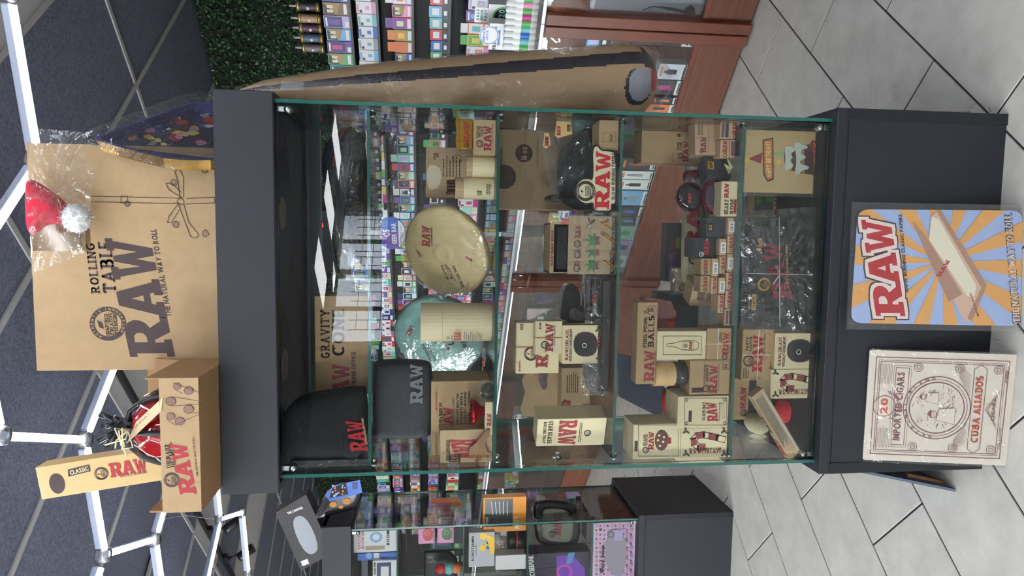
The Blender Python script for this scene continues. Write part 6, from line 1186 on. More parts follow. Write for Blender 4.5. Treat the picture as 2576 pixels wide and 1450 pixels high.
mb = MB(); y_ = YR-.004
for a, b in (((1874, 688), (2050, 692)), ((1960, 546), (1962, 822))): mb.tube([atY(*a, y_), atY(*b, y_)], .0012, 5, WHITE)
for a in ((1962, 692), ): mb.tube([atY(1945, 715, y_-.002), atY(1962, 691, y_-.003), atY(1950, 668, y_-.002)], .0018, 5, WHITE)
mb.build('string', r); sheet(r, [(1856, 524), (1900, 530), (1960, 526), (2052, 520), (2058, 600), (2056, 760), (2058, 840), (1980, 838), (1900, 834), (1860, 828), (1868, 700)], YR-.006, FILM2, 'crinkled_film', .014, 15)
c = carton('party_lights_carton', 'kraft PARTY LIGHTS carton tied with string in the bottom compartment', 'carton', (1868, 829, 1945, 957), KRAFT, Z=None, Y=.09, D=.09); F = c.front; c5 = c
tx(c, 'PARTY', (1876, 848, 1883, 883), INK); tx(c, 'LIGHTS', (1885, 848, 1892, 884), INK); raw(c, (1893, 845, 1918, 936), RED); c.P.seal(F, (1883, 908), 14, INK, KRAFT); c.P.text(F, 'THE NATURAL WAY TO ROLL', (1920, 840, 1924, 905), INK)
for k in range(5): c.P.line(F, [(1934, 840+k*24), (1939, 846+k*24)], .0015, RED)
c.P.micro(F, (1868, 925, 1884, 952), INK, 3); c.P.flush(); mb = MB(); mb.obox(F.p(c.W*.5, c.H/2, .0005), V((.0008, 0, 0)), V((0, .0005, 0)), UP*c.H/2, WHITE); mb.obox(F.p(c.W*.5, c.H*.5, .0007), V((c.W/2, 0, 0)), V((0, .0005, 0)), UP*.0008, WHITE); mb.build('string', c.root)
c = carton('ornament_carton', 'cream RAWLIBLAZE ornament carton with dark window on the deck', 'carton', (1950, 838, 2057, 928), CREAM, Z=None, Y=.075, D=.085, group='ornament cartons'); ornament(c, 1950, 838, 2057, 928); c.P.flush(); oo = c
c = carton('candy_cane_carton', 'cream GLASS CANDY CANE carton on the deck beside the ornament', 'carton', (1940, 929, 2054, 1002), CREAM, Z=None, Y=.075, D=.085, group='candy cane cartons'); cane(c, 1940, 929, 2054, 1002); c.P.flush()
for q, lab in ((oo, 'low black riser under the ornament carton'), (c, 'low black riser under the candy cane carton')):
    if q.o.z-Z5 > .002: mb = MB(); mb.box(q.o.x, q.o.x+q.W, .077, .15, Z5, q.o.z-.0006, BLACKCARD); tag(mb.build('riser'), lab, 'riser')
c = carton('raw_side_carton', 'kraft carton with red RAW at the back of the bottom compartment', 'carton', (1846, 952, 1884, 1056), KRAFT, Z=None, Y=.3, D=.06); raw(c, (1862, 975, 1876, 1030), REDDULL); c.P.seal(c.front, (1870, 1040), 8, INK); c.P.flush()
zz = c.o.z; mb = MB(); mb.box(c.o.x, c.o.x+c.W, .3, .36, Z5, zz-.0008, DARKBOX); tag(mb.build('charcoal_prop_carton'), 'charcoal carton under the kraft RAW carton at the back', 'carton')
# bats carton leaning across
YQ = .04; q = [atY(1891, 1000, YQ), atY(1919.5, 977.5, YQ), atY(2015, 1136, YQ), atY(1987, 1159, YQ)]; r = empty('leaning_carton', q[2], 'long kraft RAW carton leaning diagonally with a page of print', 'carton'); mb = MB(); mb.prism([q[3], q[2], q[1], q[0]], V((0, .03, 0)), KRAFT2); mb.build('carton_body', r)
rr = (q[1]-q[0]).normalized(); dd = (q[2]-q[1]); G = Face(q[3], (q[0]-q[3]), (q[0]-q[3]).cross(FRONT)*-1); G = Face(q[1], (q[2]-q[1]), V((0, 1, 0)).cross((q[2]-q[1])).normalized()*-1)
G = Face(q[0], (q[3]-q[0]), FRONT.cross(q[3]-q[0])); PP = Prints(r); Ln = (q[3]-q[0]).length; Wd = (q[1]-q[0]).length; sg = 1 if (q[1]-q[0]).dot(G.u) > 0 else -1
for k in range(6): PP.rect(G, (Ln*.06, sg*Wd*(.16+k*.1)-.0012, Ln*(.8-.04*(k % 3)), sg*Wd*(.16+k*.1)+.0012), GREYINK, True)
PP.rect(G, (Ln*.02, sg*Wd*.8, Ln*.95, sg*Wd*.9), mat('pale_strip', (200, 200, 200), .4), True); PP.flush('small_print')
Lf = Face(q[3]+V((0, .05, 0)), (q[0]-q[3]), V((0, -1, 0))); Lf = Face(q[3], (q[0]-q[3]), V((0, 1, 0))); PP = Prints(r); PP.text(Lf, 'RAW', (.01, .005, .07, .026), RED, 'raw', metric=True); PP.text(Lf, 'BATS', (.09, .006, .15, .025), BLACKINK, 'slab', metric=True); PP.flush()
softthing('heart_plush', 'plump red fabric heart on the dark deck', 'plush heart', 'plush_body', [(1952, 1005), (1990, 998), (2030, 1005), (2040, 1030), (2034, 1062), (2000, 1076), (1975, 1070), (1950, 1040)], .2, .05, mat('red_plush', (196, 26, 44), .9, bump=.2, bscale=200))
softthing('burlap_pouch', 'small burlap pouch by the left pane at the bottom', 'pouch', 'pouch_body', [(1872, 1050), (1885, 1036), (1930, 1040), (1940, 1070), (1922, 1092), (1890, 1090), (1872, 1070)], .3, .03, BUR)
# ------------------------------------------------------------------ hanging inflatable cone beside the case
top, bot = atY(600, 246, .3)+V((.018, 0, 0)), atY(1622, 222, .3)+V((.018, 0, 0)); ax = bot-top; L = ax.length; axn = ax.normalized(); Rm = .118
r = empty('inflatable_cone', bot, 'giant tan inflatable cone with black stripe hanging in film beside the showcase', 'inflatable')
n = 150; prof = [(.004, 0), (.03, .06), (.072, .3), (.1, .62), (.114, .84), (.119, .94), (.118, .965), (.11, .985), (.085, 1.005), (.05, 1.02), (0, 1.028)]
exv = (FRONT-axn*FRONT.dot(axn)).normalized(); eyv = axn.cross(exv)
TANV = mat('tan_vinyl', (178, 148, 110), .4, var=.08, vscale=6); BLV = mat('black_vinyl', (38, 34, 44), .3); GRV = mat('grey_vinyl', (150, 152, 164), .4); RDV = mat('red_vinyl', (184, 30, 40), .35)
mb = MB(); vs = []; den = []
for i in range(len(prof)-1):
    (r0, h0), (r1, h1) = prof[i], prof[i+1]; k = max(1, int((h1-h0)/(.02 if h0 < .84 else .004)))
    for j in range(k): t = j/k; den.append((r0+(r1-r0)*t, h0+(h1-h0)*t))
den.append(prof[-1])
for rr, h in den:
    for j in range(n): a = 2*math.pi*j/n; vs.append(top+axn*(h*L)+(exv*math.cos(a)+eyv*math.sin(a))*rr*.9)
fs = {0: [], 1: [], 2: [], 3: []}
sgn = 1 if eyv.x > 0 else -1
for i in range(len(den)-1):
    h = den[i][1]
    for j in range(n):
        a = (360*j/n+180) % 360-180; a *= sgn; k = 0
        ca = 8+26*h
        if ca-14 < a < ca+9: k = 1
        if ((a+14)/26)**2+((h-.96)/.032)**2 < 1: k = 2
        if ((a+4)/24)**2+((h-1.002)/.016)**2 < 1: k = 3
        if k == 0 and ((a+18)/30)**2+((h-.955)/.036)**2 < 1: k = 1
        if h > .97 and a > 12: k = 1 if a < 60 else 3
        fs[k].append((i*n+j, i*n+(j+1) % n, (i+1)*n+(j+1) % n, (i+1)*n+j))
for k, m in enumerate((TANV, BLV, GRV, RDV)): mb.add(vs, fs[k], m, True)
mb.build('vinyl_cone', r)
mb = MB(); mb.lathe(top, axn, [(.01, -.01), (.034, .08*L), (.07, .32*L), (.095, .62*L), (.107, .85*L), (.112, .96*L), (.108, 1.01*L), (.06, 1.045*L), (.02, 1.075*L)], 30, FILM, ex=exv); mb.build('film_bag', r)
mb = MB(); p = atY(735, 216, .2); mb.obox(p, V((.012, .003, 0)), V((0, .0006, 0)), V((0, 0, .03)), clear('tape', (.93, .93, .95), rough=.2, base=.08, haze=.2)); mb.build('tape', r)
mb = MB(); mb.tube([top, V((.47, .35, ZC0+.02))], .002, 5, WHITE); mb.build('hanging_string', r)
# ------------------------------------------------------------------ tin signs leaning on the plinth
def sign(name, label, TL, TR, BL, BR, m, Yt=-.006):
    a, b = atZ(*BL, .002), atZ(*BR, .002); t = atY(*TR, Yt); rr = (b-a); up = t-b; up = up-rr.normalized()*up.dot(rr.normalized()); F = Face(a, rr, up); r = empty(name, (a+b)/2, label, 'tin sign'); return r, F
def plate(r, F, px, rad, m, nm, h=0, th=.0012, ccw=True):
    q = [F.st(*p) for p in px]; out = []
    for i, c_ in enumerate(q):
        p, n_ = q[i-1], q[(i+1) % 4]; d1 = V((p[0]-c_[0], p[1]-c_[1])).normalized(); d2 = V((n_[0]-c_[0], n_[1]-c_[1])).normalized(); c2 = V(c_)
        for k in range(5): t = k/4; a = c2+d1*rad; b = c2+d2*rad; out.append(a*(1-t)**2+c2*2*t*(1-t)+b*t*t)
    mb = MB(); mb.prism([F.p(v.x, v.y, h) for v in out], -F.n*th, m); return mb.build(nm, r), out
SKY = mat('sunburst_blue', (164, 184, 226), .3); SUN = mat('sunburst_orange', (226, 166, 92), .3)
r, F = sign('tin_sign', 'RAW classic papers tin sign with blue and orange sunburst rays', (2140, 812), (2158, 527), (2566, 820), (2572, 530), SKY)
o, out = plate(r, F, [(2140, 813), (2566, 821), (2573, 530), (2158, 527)], .03, SKY, 'plate'); PP = Prints(r); cen = F.st(2370, 660)
def clip(poly, out):
    P = [V(p) for p in poly]
    for i in range(len(out)):
        a, b = out[i], out[(i+1) % len(out)]; e = b-a
        if e.length < 1e-7: continue
        ins = lambda p: e.x*(p.y-a.y)-e.y*(p.x-a.x); Q = []
        for j in range(len(P)):
            p, q = P[j], P[(j+1) % len(P)]; ip, iq = ins(p)*SG, ins(q)*SG
            if ip >= 0: Q.append(p)
            if (ip < 0) != (iq < 0): t = ip/(ip-iq); Q.append(p+(q-p)*t)
        P = Q
        if len(P) < 3: return []
    return P
ar = sum(out[i].x*out[(i+1) % len(out)].y-out[(i+1) % len(out)].x*out[i].y for i in range(len(out))); SG = 1 if ar > 0 else -1
for k in range(14):
    a0, a1 = 2*math.pi*(k+.08)/14, 2*math.pi*(k+.58)/14; pl = clip([cen, (cen[0]+1.2*math.cos(a0), cen[1]+1.2*math.sin(a0)), (cen[0]+1.2*math.cos(a1), cen[1]+1.2*math.sin(a1))], out)
    if pl: PP.poly(F, [(p.x, p.y) for p in pl], SUN, True)
PNK = mat('pale_pink_ink', (232, 214, 206), .35); SRED = mat('enamel_red', (184, 36, 46), .25)
def rawstack(F, PP, bx, slope):
    for m, g in ((INK, .028), (PNK, .02), (SRED, 0)):
        x0, y0, x1, y1 = bx; s0 = F.st((x0+x1)/2, y1)[0]; s1 = F.st((x0+x1)/2, y0)[0]; t0 = F.st(x1, (y0+y1)/2)[1]; t1 = F.st(x0, (y0+y1)/2)[1]
        if g:
            for dx in range(-2, 3):
                for dy in range(-2, 3):
                    if abs(dx)+abs(dy) >= 2: e = g*.2; PP.text(F, 'RAW', (s0+dx*e, t0+dy*e, s1+dx*e, t1+dy*e), m, 'raw', slope, metric=True)
        else: PP.text(F, 'RAW', (s0, t0, s1, t1), m, 'raw', slope, metric=True)
rawstack(F, PP, (2184, 556, 2258, 795), .17); PP.text(F, 'SLOW BURNING CLASSIC PAPERS', (2272-5, 540, 2281-5, 736), INK, 'bold', slope=.1)
PBOX = mat('booklet_print', (216, 180, 156), .35); PBOX2 = mat('booklet_print_shade', (176, 136, 116), .35); PCRM = mat('booklet_paper', (232, 224, 200), .35)
PP.poly(F, [(2355, 533), (2366, 531), (2481, 718), (2443, 809), (2425, 808), (2296, 560), (2335, 604), (2340, 546)], PBOX); PP.poly(F, [(2293, 556), (2333, 602), (2420, 740), (2385, 760)], PBOX2); PP.poly(F, [(2343, 546), (2360, 552), (2455, 720), (2450, 745), (2432, 746), (2336, 603)], PCRM); PP.poly(F, [(2355, 533), (2366, 531), (2481, 718), (2467, 724)], PBOX2); PP.poly(F, [(2467, 724), (2481, 718), (2443, 809), (2432, 800)], PBOX2)
PP.text(F, 'RAW', (2366, 655, 2378, 696), RED, 'raw', slope=-.6) ; PP.text(F, 'MADE IN SPAIN', (2441+6, 738, 2446+6, 796), INK, 'bold', slope=.35)
PP.text(F, 'THE NATURAL WAY TO ROLL', (2534, 537, 2556, 815), INK, 'slab', slope=.1); PP.text(F, 'THE NATURAL WAY TO ROLL', (2536, 540, 2554, 812), PNK, 'slab', slope=.1); PP.flush('sign_print')
sl = [F.p(*F.st(*p), .006) for p in ((2128, 829), (2576, 834), (2576, 517), (2142, 509))]; mb = MB(); mb.prism(sl, F.n*-.0075, FILM); mb.build('film_sleeve', r)
IV = mat('ivory_tin', (216, 206, 190), .3); PLUM = mat('plum_ink', (120, 72, 80), .4); ORI = mat('red_orange_ink', (200, 74, 52), .4)
r, F = sign('tin_sign', 'ivory CUBA ALIADOS imported cigars tin sign with engraved ornament', (2170, 1157), (2187, 881), (2528, 1171), (2556, 893), IV)
C4 = [(2170, 1157), (2530, 1172), (2561, 893), (2188, 881)]; plate(r, F, C4, .006, IV, 'plate'); PP = Prints(r); PP.step = .000012; q = [V(F.st(*p)) for p in C4]
def uv(s, t): # s 0..1 left to right, t 0..1 top to bottom
    a = q[0]+(q[3]-q[0])*s; b = q[1]+(q[2]-q[1])*s; p = a+(b-a)*t; return (p.x, p.y)
Wm = (q[3]-q[0]).length; Hm = (q[1]-q[0]).length
def fr(m_, w_, mm): PP.line(F, [uv(m_, m_*Wm/Hm), uv(1-m_, m_*Wm/Hm), uv(1-m_, 1-m_*Wm/Hm), uv(m_, 1-m_*Wm/Hm)], w_, mm, True, True)
fr(.06, .0022, PLUM); fr(.085, .001, PLUM); fr(.1, .0016, PLUM)
def tsg(t, s0, t0, s1, t1, m, st='slab'): a = uv(s0, t1); b = uv(s1, t0); PP.text(F, t, (a[0], a[1], b[0], b[1]), m, st, metric=True)
tsg('IMPORTED CIGARS', .19, .2, .81, .25, PLUM, 'bold'); PP.line(F, [uv(.15, .19), uv(.85, .19), uv(.85, .28), uv(.15, .28)], .0014, PLUM, True, True); PP.line(F, [uv(.13, .175), uv(.87, .175), uv(.87, .295), uv(.13, .295)], .0008, PLUM, True, True)
tsg('20', .43, .1, .57, .15, ORI); PP.disc(F, uv(.5, .125), .03, PLUM, .028, metric=True)
for sd in (-1, 1):
    for k in range(7): a = math.radians(200+k*22) if sd < 0 else math.radians(-20-k*22); cx, cy = uv(.5, .125); PP.line(F, [(cx+.036*math.cos(a), cy+.036*math.sin(a)), (cx+.044*math.cos(a+.2), cy+.044*math.sin(a+.2))], .002, PLUM, True)
ce = uv(.5, .488); RE = Wm*.285
for a, b, m in ((1, .975, PLUM), (.9, .885, PLUM), (.82, .79, PLUM)): PP.disc(F, ce, RE*a, m, RE*b, 48, True)
for k, ch in enumerate('ORIGINAL BLEND'):
    if ch != ' ': PP.text_ring(F, ce[0], ce[1], RE*.93, 172-k*12.5, ch, RE*.13, PLUM)
Rn = random.Random(8)
for k in range(90):
    a = Rn.uniform(0, 6.28); rr = RE*.72*math.sqrt(Rn.random()); x, y = ce[0]+rr*math.cos(a), ce[1]+rr*math.sin(a); PP.line(F, [(x, y), (x+Rn.uniform(-.012, .012), y+Rn.uniform(-.006, .006))], .0009, PLUM, True)
for (dx, dy, s) in ((-.25, -.2, 1.0), (.3, .22, .7)):   # two seated workers, sketched
    x, y = ce[0]+dx*RE, ce[1]+dy*RE; PP.poly(F, [(x-.022*s, y-.03*s), (x+.024*s, y-.03*s), (x+.02*s, y+.012*s), (x-.012*s, y+.018*s)], IV, True); PP.line(F, [(x-.022*s, y-.03*s), (x+.024*s, y-.03*s), (x+.02*s, y+.012*s), (x-.012*s, y+.018*s)], .0009, PLUM, True, True); PP.disc(F, (x+.004*s, y+.026*s), .01*s, PLUM, .0085*s, metric=True); PP.poly(F, [(x-.008*s, y+.03*s), (x+.016*s, y+.032*s), (x+.004*s, y+.042*s)], PLUM, True); PP.line(F, [(x+.01*s, y), (x+.034*s, y-.016*s)], .0016, PLUM, True)
tsg('CUBA ALIADOS', .2, .735, .8, .79, ORI); PP.line(F, [uv(.14, .72), uv(.86, .72), uv(.9, .762), uv(.86, .805), uv(.14, .805), uv(.1, .762)], .0014, PLUM, True, True); tsg('CIGARS', .4, .86, .6, .885, PLUM, 'bold'); tsg('AGED', .74, .93, .86, .945, PLUM, 'bold'); tsg('AÑEJADOS', .14, .93, .34, .945, PLUM, 'bold')
for k in range(10): PP.line(F, [uv(.2+.02*k, .7), uv(.12+.01*k, .62)], .0007, PLUM, True); PP.line(F, [uv(.8-.02*k, .7), uv(.88-.01*k, .62)], .0007, PLUM, True); PP.line(F, [uv(.12, .07+.01*k), uv(.3, .07+.01*k)], .0007, PLUM, True); PP.line(F, [uv(.7, .07+.01*k), uv(.88, .07+.01*k)], .0007, PLUM, True)
for k in range(3): PP.line(F, [uv(.33+.02*k, .9), uv(.5, .835-.012*k), uv(.67-.02*k, .9)], .001, PLUM, True)
for s in (.14, .86):
    for t in (.34, .62, .88): PP.disc(F, uv(s, t), .012, PLUM, .0105, metric=True); PP.disc(F, uv(s, t), .006, PLUM, .0045, metric=True)
PP.flush('sign_print'); mb = MB(); mb.prism([F.p(*F.st(*p), .006) for p in ((2168, 1161), (2534, 1176), (2570, 888), (2186, 877))], F.n*-.0075, FILM); mb.build('film_sleeve', r)
# slate A-board standing behind the plinth
g = atZ(2405, 1232, 0); r = empty('easel_board', g, 'slate board on a wooden prop leaning behind the plinth', 'board'); t = V((-.52, g.y+.02, .36)); d = V((0, .3, 0)); e = (t-g).normalized().cross(d.normalized())*.008
mb = MB(); mb.add([g, g+d, t+d, t, g+e, g+d+e, t+d+e, t+e], [(0, 1, 2, 3), (7, 6, 5, 4), (0, 4, 5, 1), (1, 5, 6, 2), (2, 6, 7, 3), (3, 7, 4, 0)], mat('slate_board', (96, 104, 122), .6)); mb.build('board_panel', r)
a, b = atZ(2372, 1216, 0), atY(2280, 1196, g.y+.05); mb = MB(); mb.tube([a, b], .009, 4, mat('pine', (196, 152, 96), .6), smooth=False); mb.build('wooden_prop', r)
# ------------------------------------------------------------------ second case: goods
Y2 = 1.532
def c2(name, label, cat, bx, m, zi, D=.08, Y=1.6, **k): return carton(name, label, cat, bx, m, Z=(SZ+[.5056])[zi]+.0006 if zi is not None else None, Y=Y, D=D, **k)
c = c2('toy_carton', 'white and pink EXCITING MACARON carton on the top shelf of the second case', 'carton', (890, 1334, 988, 1388), WHITE, 0); F = c.front
for k, t_ in enumerate(('EXCITING', 'MACARON')): tx(c, t_, (900+k*9, 1338, 907+k*9, 1382), mat('candy_pink', (226, 120, 140), .5), 'bold')
c.P.disc(F, (946, 1352), 16, GLOSS['sky blue'], el=.9); c.P.disc(F, (946, 1352), 9, WHITE, el=.9); c.P.text(F, 'BOOM', (972, 1336, 980, 1372), BLACKINK, 'bold'); c.P.rect(F, (919, 1374, 968, 1384), mat('taupe_splash', (190, 168, 150), .5)); c.P.flush()
c = c2('blue_toy_carton', 'glossy blue carton beside the white and pink carton', 'carton', (898, 1306, 988, 1330), GLOSS['blue'], 0, Y=1.75)
for k in range(6): c.P.disc(c.front, (918+k*10, 1314+(k % 2)*8), 4, GLOSS[('yellow', 'pink', 'mint', 'lilac', 'cream', 'teal')[k]])
c.P.flush('printed_picture')
c = c2('hand_pipe_pack', 'blue foil hand pipe pouch left of the macaron carton', 'pack', (900, 1390, 986, 1408), GLOSS['blue'], 0, .03); c.P.disc(c.front, (928, 1399), 8, GLOSS['sky blue']); c.P.rect(c.front, (940, 1392, 954, 1406), WHITE); c.P.flush('printed_picture')
c = c2('hand_pipe_carton', 'white and blue HAND PIPE carton at the frame edge', 'carton', (938, 1410, 986, 1462), WHITE, 0, .05, Y=1.58); c.P.rect(c.front, (948, 1416, 984, 1460), GLOSS['navy']); c.P.text(c.front, 'HAND PIPE', (940, 1416, 946, 1446), BLACKINK, 'bold'); c.P.rect(c.front, (958, 1426, 978, 1450), WHITE); c.P.flush()
for k, (bx, col, lab) in enumerate((((1053, 1326, 1094, 1368), 'red', 'pink dab station kit with red glass on the second shelf'), ((1101, 1325, 1142, 1366), 'green', 'pink dab station kit with dark green glass on the second shelf'))):
    c = c2('dab_kit', lab, 'kit', bx, mat('kit_pink', (236, 160, 204), .4), None, .03, Y=1.58, group='dab station kits'); a, b, e, d = bx; c.P.poly(c.front, chaikin([(a+11, b+4), (a+11, d-7), (e-5, d-7), (e-5, b+4)], 1), GLOSS[col] if col == 'red' else mat('deep_green', (40, 92, 50), .2)); c.P.disc(c.front, (a+22, (b+d)/2-4), 6, GLOSS['pink' if col == 'red' else 'green'], 4.5); c.P.text(c.front, 'DAB STATION', (e-4, b+5, e-1, d-6), BLACKINK, 'bold'); c.P.flush()
mb = MB(); p0_, p1_ = atY(1150, 1368, 1.6), atY(1150, 1325, 1.6); z0_ = SZ[1]+.0005; mb.box(p0_.x, p1_.x, 1.6, 1.66, z0_, atY(1143, 1345, 1.58).z-.0008, BLACKCARD); tag(mb.build('kit_riser'), 'black riser under the dab station kits', 'riser')
c = c2('robot_carton', 'ROBOTJAMIN carton with golden robot picture on the third shelf', 'carton', (1180, 1339, 1244, 1425), mat('pale_silver_card', (206, 206, 212), .4), None, .06); F = c.front; zr = c.o.z
tx(c, 'ROBOTJAMIN', (1186, 1350, 1194, 1412), BLACKINK, 'bold'); c.P.text(F, 'CART BATTERY', (1196, 1370, 1199, 1400), BLACKINK); YG = mat('toy_gold', (206, 168, 50), .3, metal=.4)
for q_, rr in (((1232, 1372), 10), ((1216, 1350), 9), ((1214, 1380), 8)): c.P.disc(F, q_, rr, YG)
for q_ in ((1229, 1366), (1229, 1378)): c.P.disc(F, q_, 5, BLACKINK); c.P.disc(F, q_, 3.5, GLOSS['blue'])
c.P.poly(F, [(1222, 1345), (1244, 1352), (1244, 1390), (1236, 1400)], YG); c.P.flush()
c = c2('toy_gun_carton', 'orange AK-47 miniature toy carton with wire picture, third shelf', 'carton', (1216, 1250, 1316, 1336), mat('orange_card', (232, 150, 40), .4), 2, .05, Y=1.62); F = c.front; c.P.rect(F, (1220, 1256, 1290, 1326), mat('dark_blister', (70, 72, 70), .2)); c.P.text(F, 'TOY GUNS', (1222, 1302, 1228, 1324), WHITE, 'bold'); c.P.text(F, 'AK-47', (1294, 1300, 1306, 1332), WHITE, 'bold')
for k in range(5): c.P.line(F, [(1236+k*10, 1264), (1240+k*9, 1296)], .003, WHITE)
c.P.flush()
p = atY(1318, 1362, 1.66); r = empty('grinder_stack', V((p.x, 1.68, SZ[2]+.0005)), 'black ribbed grinder with red ring, third shelf of the second case', 'grinder'); C_ = V((p.x, 1.69, SZ[2]+.0005)); RB = .052
mb = MB(); mb.lathe(C_, UP, [(0, 0), (RB, 0), (RB, .036), (RB*.97, .038)], 30, BLKPL); mb.build('lower_half', r); mb = MB(); mb.lathe(C_, UP, [(RB*.99, .038), (RB*.99, .046)], 30, RED); mb.build('red_ring', r); mb = MB(); mb.lathe(C_, UP, [(RB*.97, .046), (RB, .048), (RB, .08), (RB*.95, .086), (0, .086)], 30, BLKPL); mb.build('upper_half', r)
c = c2('white_side_carton', 'white carton beside the ribbed grinder under the robot carton', 'carton', (1247, 1396, 1316, 1432), WHITE, 2, .06, Y=1.6); c.P.flush()
# tray with RAW pouch, fourth shelf
r = empty('pouch_tray', atY(1455, 1310, 1.66), 'black tray holding an olive RAW pouch, fourth shelf of the second case', 'tray'); mb = MB(); puff(mb, pxo([(1340, 1275), (1352, 1256), (1440, 1262), (1456, 1290), (1462, 1340), (1448, 1382), (1360, 1375), (1344, 1345)], 1.7), FRONT, .02, BLKPL, sq=6); mb.build('tray_body', r)
mb = MB(); puff(mb, pxo([(1362, 1290), (1372, 1278), (1430, 1282), (1444, 1310), (1440, 1352), (1428, 1366), (1370, 1360), (1360, 1335)], 1.675), FRONT, .022, mat('olive_mesh', (124, 126, 112), .8, bump=.6, bscale=300), sq=4); pz_ = mb.build('pouch', r)
PP = Prints(r); Fq = Face(atY(1440, 1360, 1.648), V((1, 0, 0)), UP); PP.text(Fq, 'RAW', (1392, 1296, 1412, 1348), mat('plum_red', (130, 34, 50), .5), 'raw'); PP.seal(Fq, (1390, 1346), 8, INK); PP.flush('lettering')
mb = MB(); p = atY(1462, 1318, 1.7); mb.box(p.x-.08, p.x+.08, 1.68, 1.78, SZ[3]+.0005, max(p.z-.02, SZ[3]+.004), BLKPL, .002); tag(mb.build('black_display_block'), 'black block under the tray with the RAW pouch', 'block')
c = c2('cyber_carton', 'dark CYBERPUNK carton with violet glow print at the frame edge', 'carton', (1322, 1388, 1478, 1475), mat('dark_violet_card', (40, 26, 58), .35), 3, .1); F = c.front; tx(c, 'CYBERPUNK', (1330, 1398, 1344, 1450), WHITE, 'bold', slope=.1)
c.P.poly(F, [(1400, 1400), (1440, 1396), (1470, 1430), (1474, 1470), (1400, 1470)], mat('violet_print', (120, 60, 190), .3)); c.P.disc(F, (1420, 1440), 20, mat('magenta_print', (206, 70, 190), .3), 14); c.P.poly(F, [(1430, 1392), (1446, 1390), (1440, 1416), (1424, 1420)], mat('cyan_print', (90, 150, 210), .3)); c.P.flush()
HK = mat('pink_check_card', (222, 200, 224), .4)
c = c2('heart_kit', 'pink and lilac heart pattern kit carton on the second case deck', 'kit', (1492, 1314, 1592, 1470), HK, 4, .05, Y=1.59); F = c.front
LIL = mat('lilac_check', (196, 160, 208), .4); HR = mat('heart_red', (186, 40, 54), .4)
for i in range(10):
    for j in range(14):
        x, y = 1497+i*9.6, 1319+j*11
        if (i+j) % 2 == 0: c.P.rect(F, (x, y, x+8, y+9), LIL)
        else: c.P.poly(F, [(x+1, y+2), (x+1, y+4), (x+2.5, y+4.7), (x+1, y+5.5), (x+1, y+7.5), (x+3, y+8), (x+7, y+4.7), (x+3, y+1.5)], HR)
c.P.poly(F, chaikin([(1524, 1334), (1524, 1445), (1574, 1450), (1574, 1330)], 1), mat('kit_window', (168, 160, 176), .1)); c.P.disc(F, (1536, 1345), 9, mat('kit_grey', (110, 108, 112), .3), 5); c.P.rect(F, (1545, 1334, 1566, 1360), GLOSS['lilac'])
c.P.text(F, '4', (1506, 1330, 1514, 1336), BLACKINK, 'bold'); c.P.text(F, 'Blazy Susan', (1510, 1372, 1522, 1440), BLACKINK, 'bold'); c.P.flush()
for k, (bx, Y) in enumerate((((1508, 1247, 1572, 1268), 1.9), ((1512, 1266, 1580, 1290), 1.82), ((1520, 1288, 1586, 1312), 1.74))):
    c = c2('brown_black_carton', 'dark brown slim carton %s behind the heart kit' % ('farthest', 'middle', 'nearest')[k], 'carton', bx, mat('dark_brown_card', (50, 36, 36), .5), 4, .03, Y=Y, group='dark slim cartons'); c.P.flush()
# more goods filling the shelves of the second case
Rn = random.Random(31)
for zi, xs in ((0, (-1.36, -1.46)), (1, (-1.34, -1.43, -1.53, -1.62, -1.7)), (2, (-1.34, -1.44)), (3, (-1.33, -1.4))):
    for k, x in enumerate(xs):
        cn = Rn.choice(names); h = Rn.uniform(.07, .16); d = goods(Rn.choice((1, 2, 4)), cn, Rn.choice(names), Rn.choice(names), .075, h, .06); o = bpy.data.objects.new('case_pack', d); COL.objects.link(o)
        o.location = V((x, 1.84+.02*(k % 2), SZ[zi]+.0006)); o.rotation_euler = (0, 0, -TA+math.pi/2); tag(o, '%s pack at the back of the second case, %s shelf, %s from its right pane' % (cn, ('top', 'second', 'third', 'fourth')[zi], ordq(k+1)), 'pack', 'packs at the back of the second case')
r = softthing('black_gift_bag', 'black bag with faint print on the second shelf of the second case', 'bag', 'bag_body', [(1066, 1392), (1070, 1384), (1150, 1384), (1152, 1470), (1066, 1470)], 1.74, .02, BLKPL, sm=1, sq=6)
r = empty('marbled_figure', atY(1150, 1430, 1.64), 'small glossy rainbow marbled figure before the black bag', 'figure'); RBW = mat('rainbow_gloss', (196, 110, 120), .15); p = atY(1118, 1432, 1.64); base = SZ[1]+.0006
for nm, dz, ex, m in (('lower_body', .03, .026, GLOSS['orange']), ('torso', .065, .03, GLOSS['teal']), ('head', .108, .026, GLOSS['red'])): mb = MB(); mb.blob(V((p.x, 1.64, base+dz)), V((ex, 0, 0)), V((0, .022, 0)), V((0, 0, .03)), 18, 12, m); mb.build(nm, r)
# on the second cap: black toy carton and mushroom puzzle bag
q_ = [atY(693, 1291, 1.72), atY(770, 1245, 1.72), atY(836, 1392, 1.72), atY(757, 1437, 1.72)]; r = empty('black_toy_carton', q_[2], 'tilted black carton marked THE CONVENI with a pale grey print', 'carton'); mb = MB(); mb.prism([q_[3], q_[2], q_[1], q_[0]], V((0, .1, 0)), mat('brushed_black_card', (48, 44, 46), .4, var=.3, vscale=60)); mb.build('carton_body', r)
up_ = (q_[0]-q_[3]).normalized(); F = Face(q_[3], up_.cross(V((0, 1, 0)))*1, up_); F = F if F.n.y < 0 else Face(q_[3], -F.r, up_); PP = Prints(r); PG = mat('pale_grey_print', (150, 154, 160), .35)
q3 = F.st(757, 1437); hh = (q_[0]-q_[3]).length; ww = (q_[1]-q_[0]).length; s_ = 1 if (q_[1]-q_[0]).dot(F.r) > 0 else -1
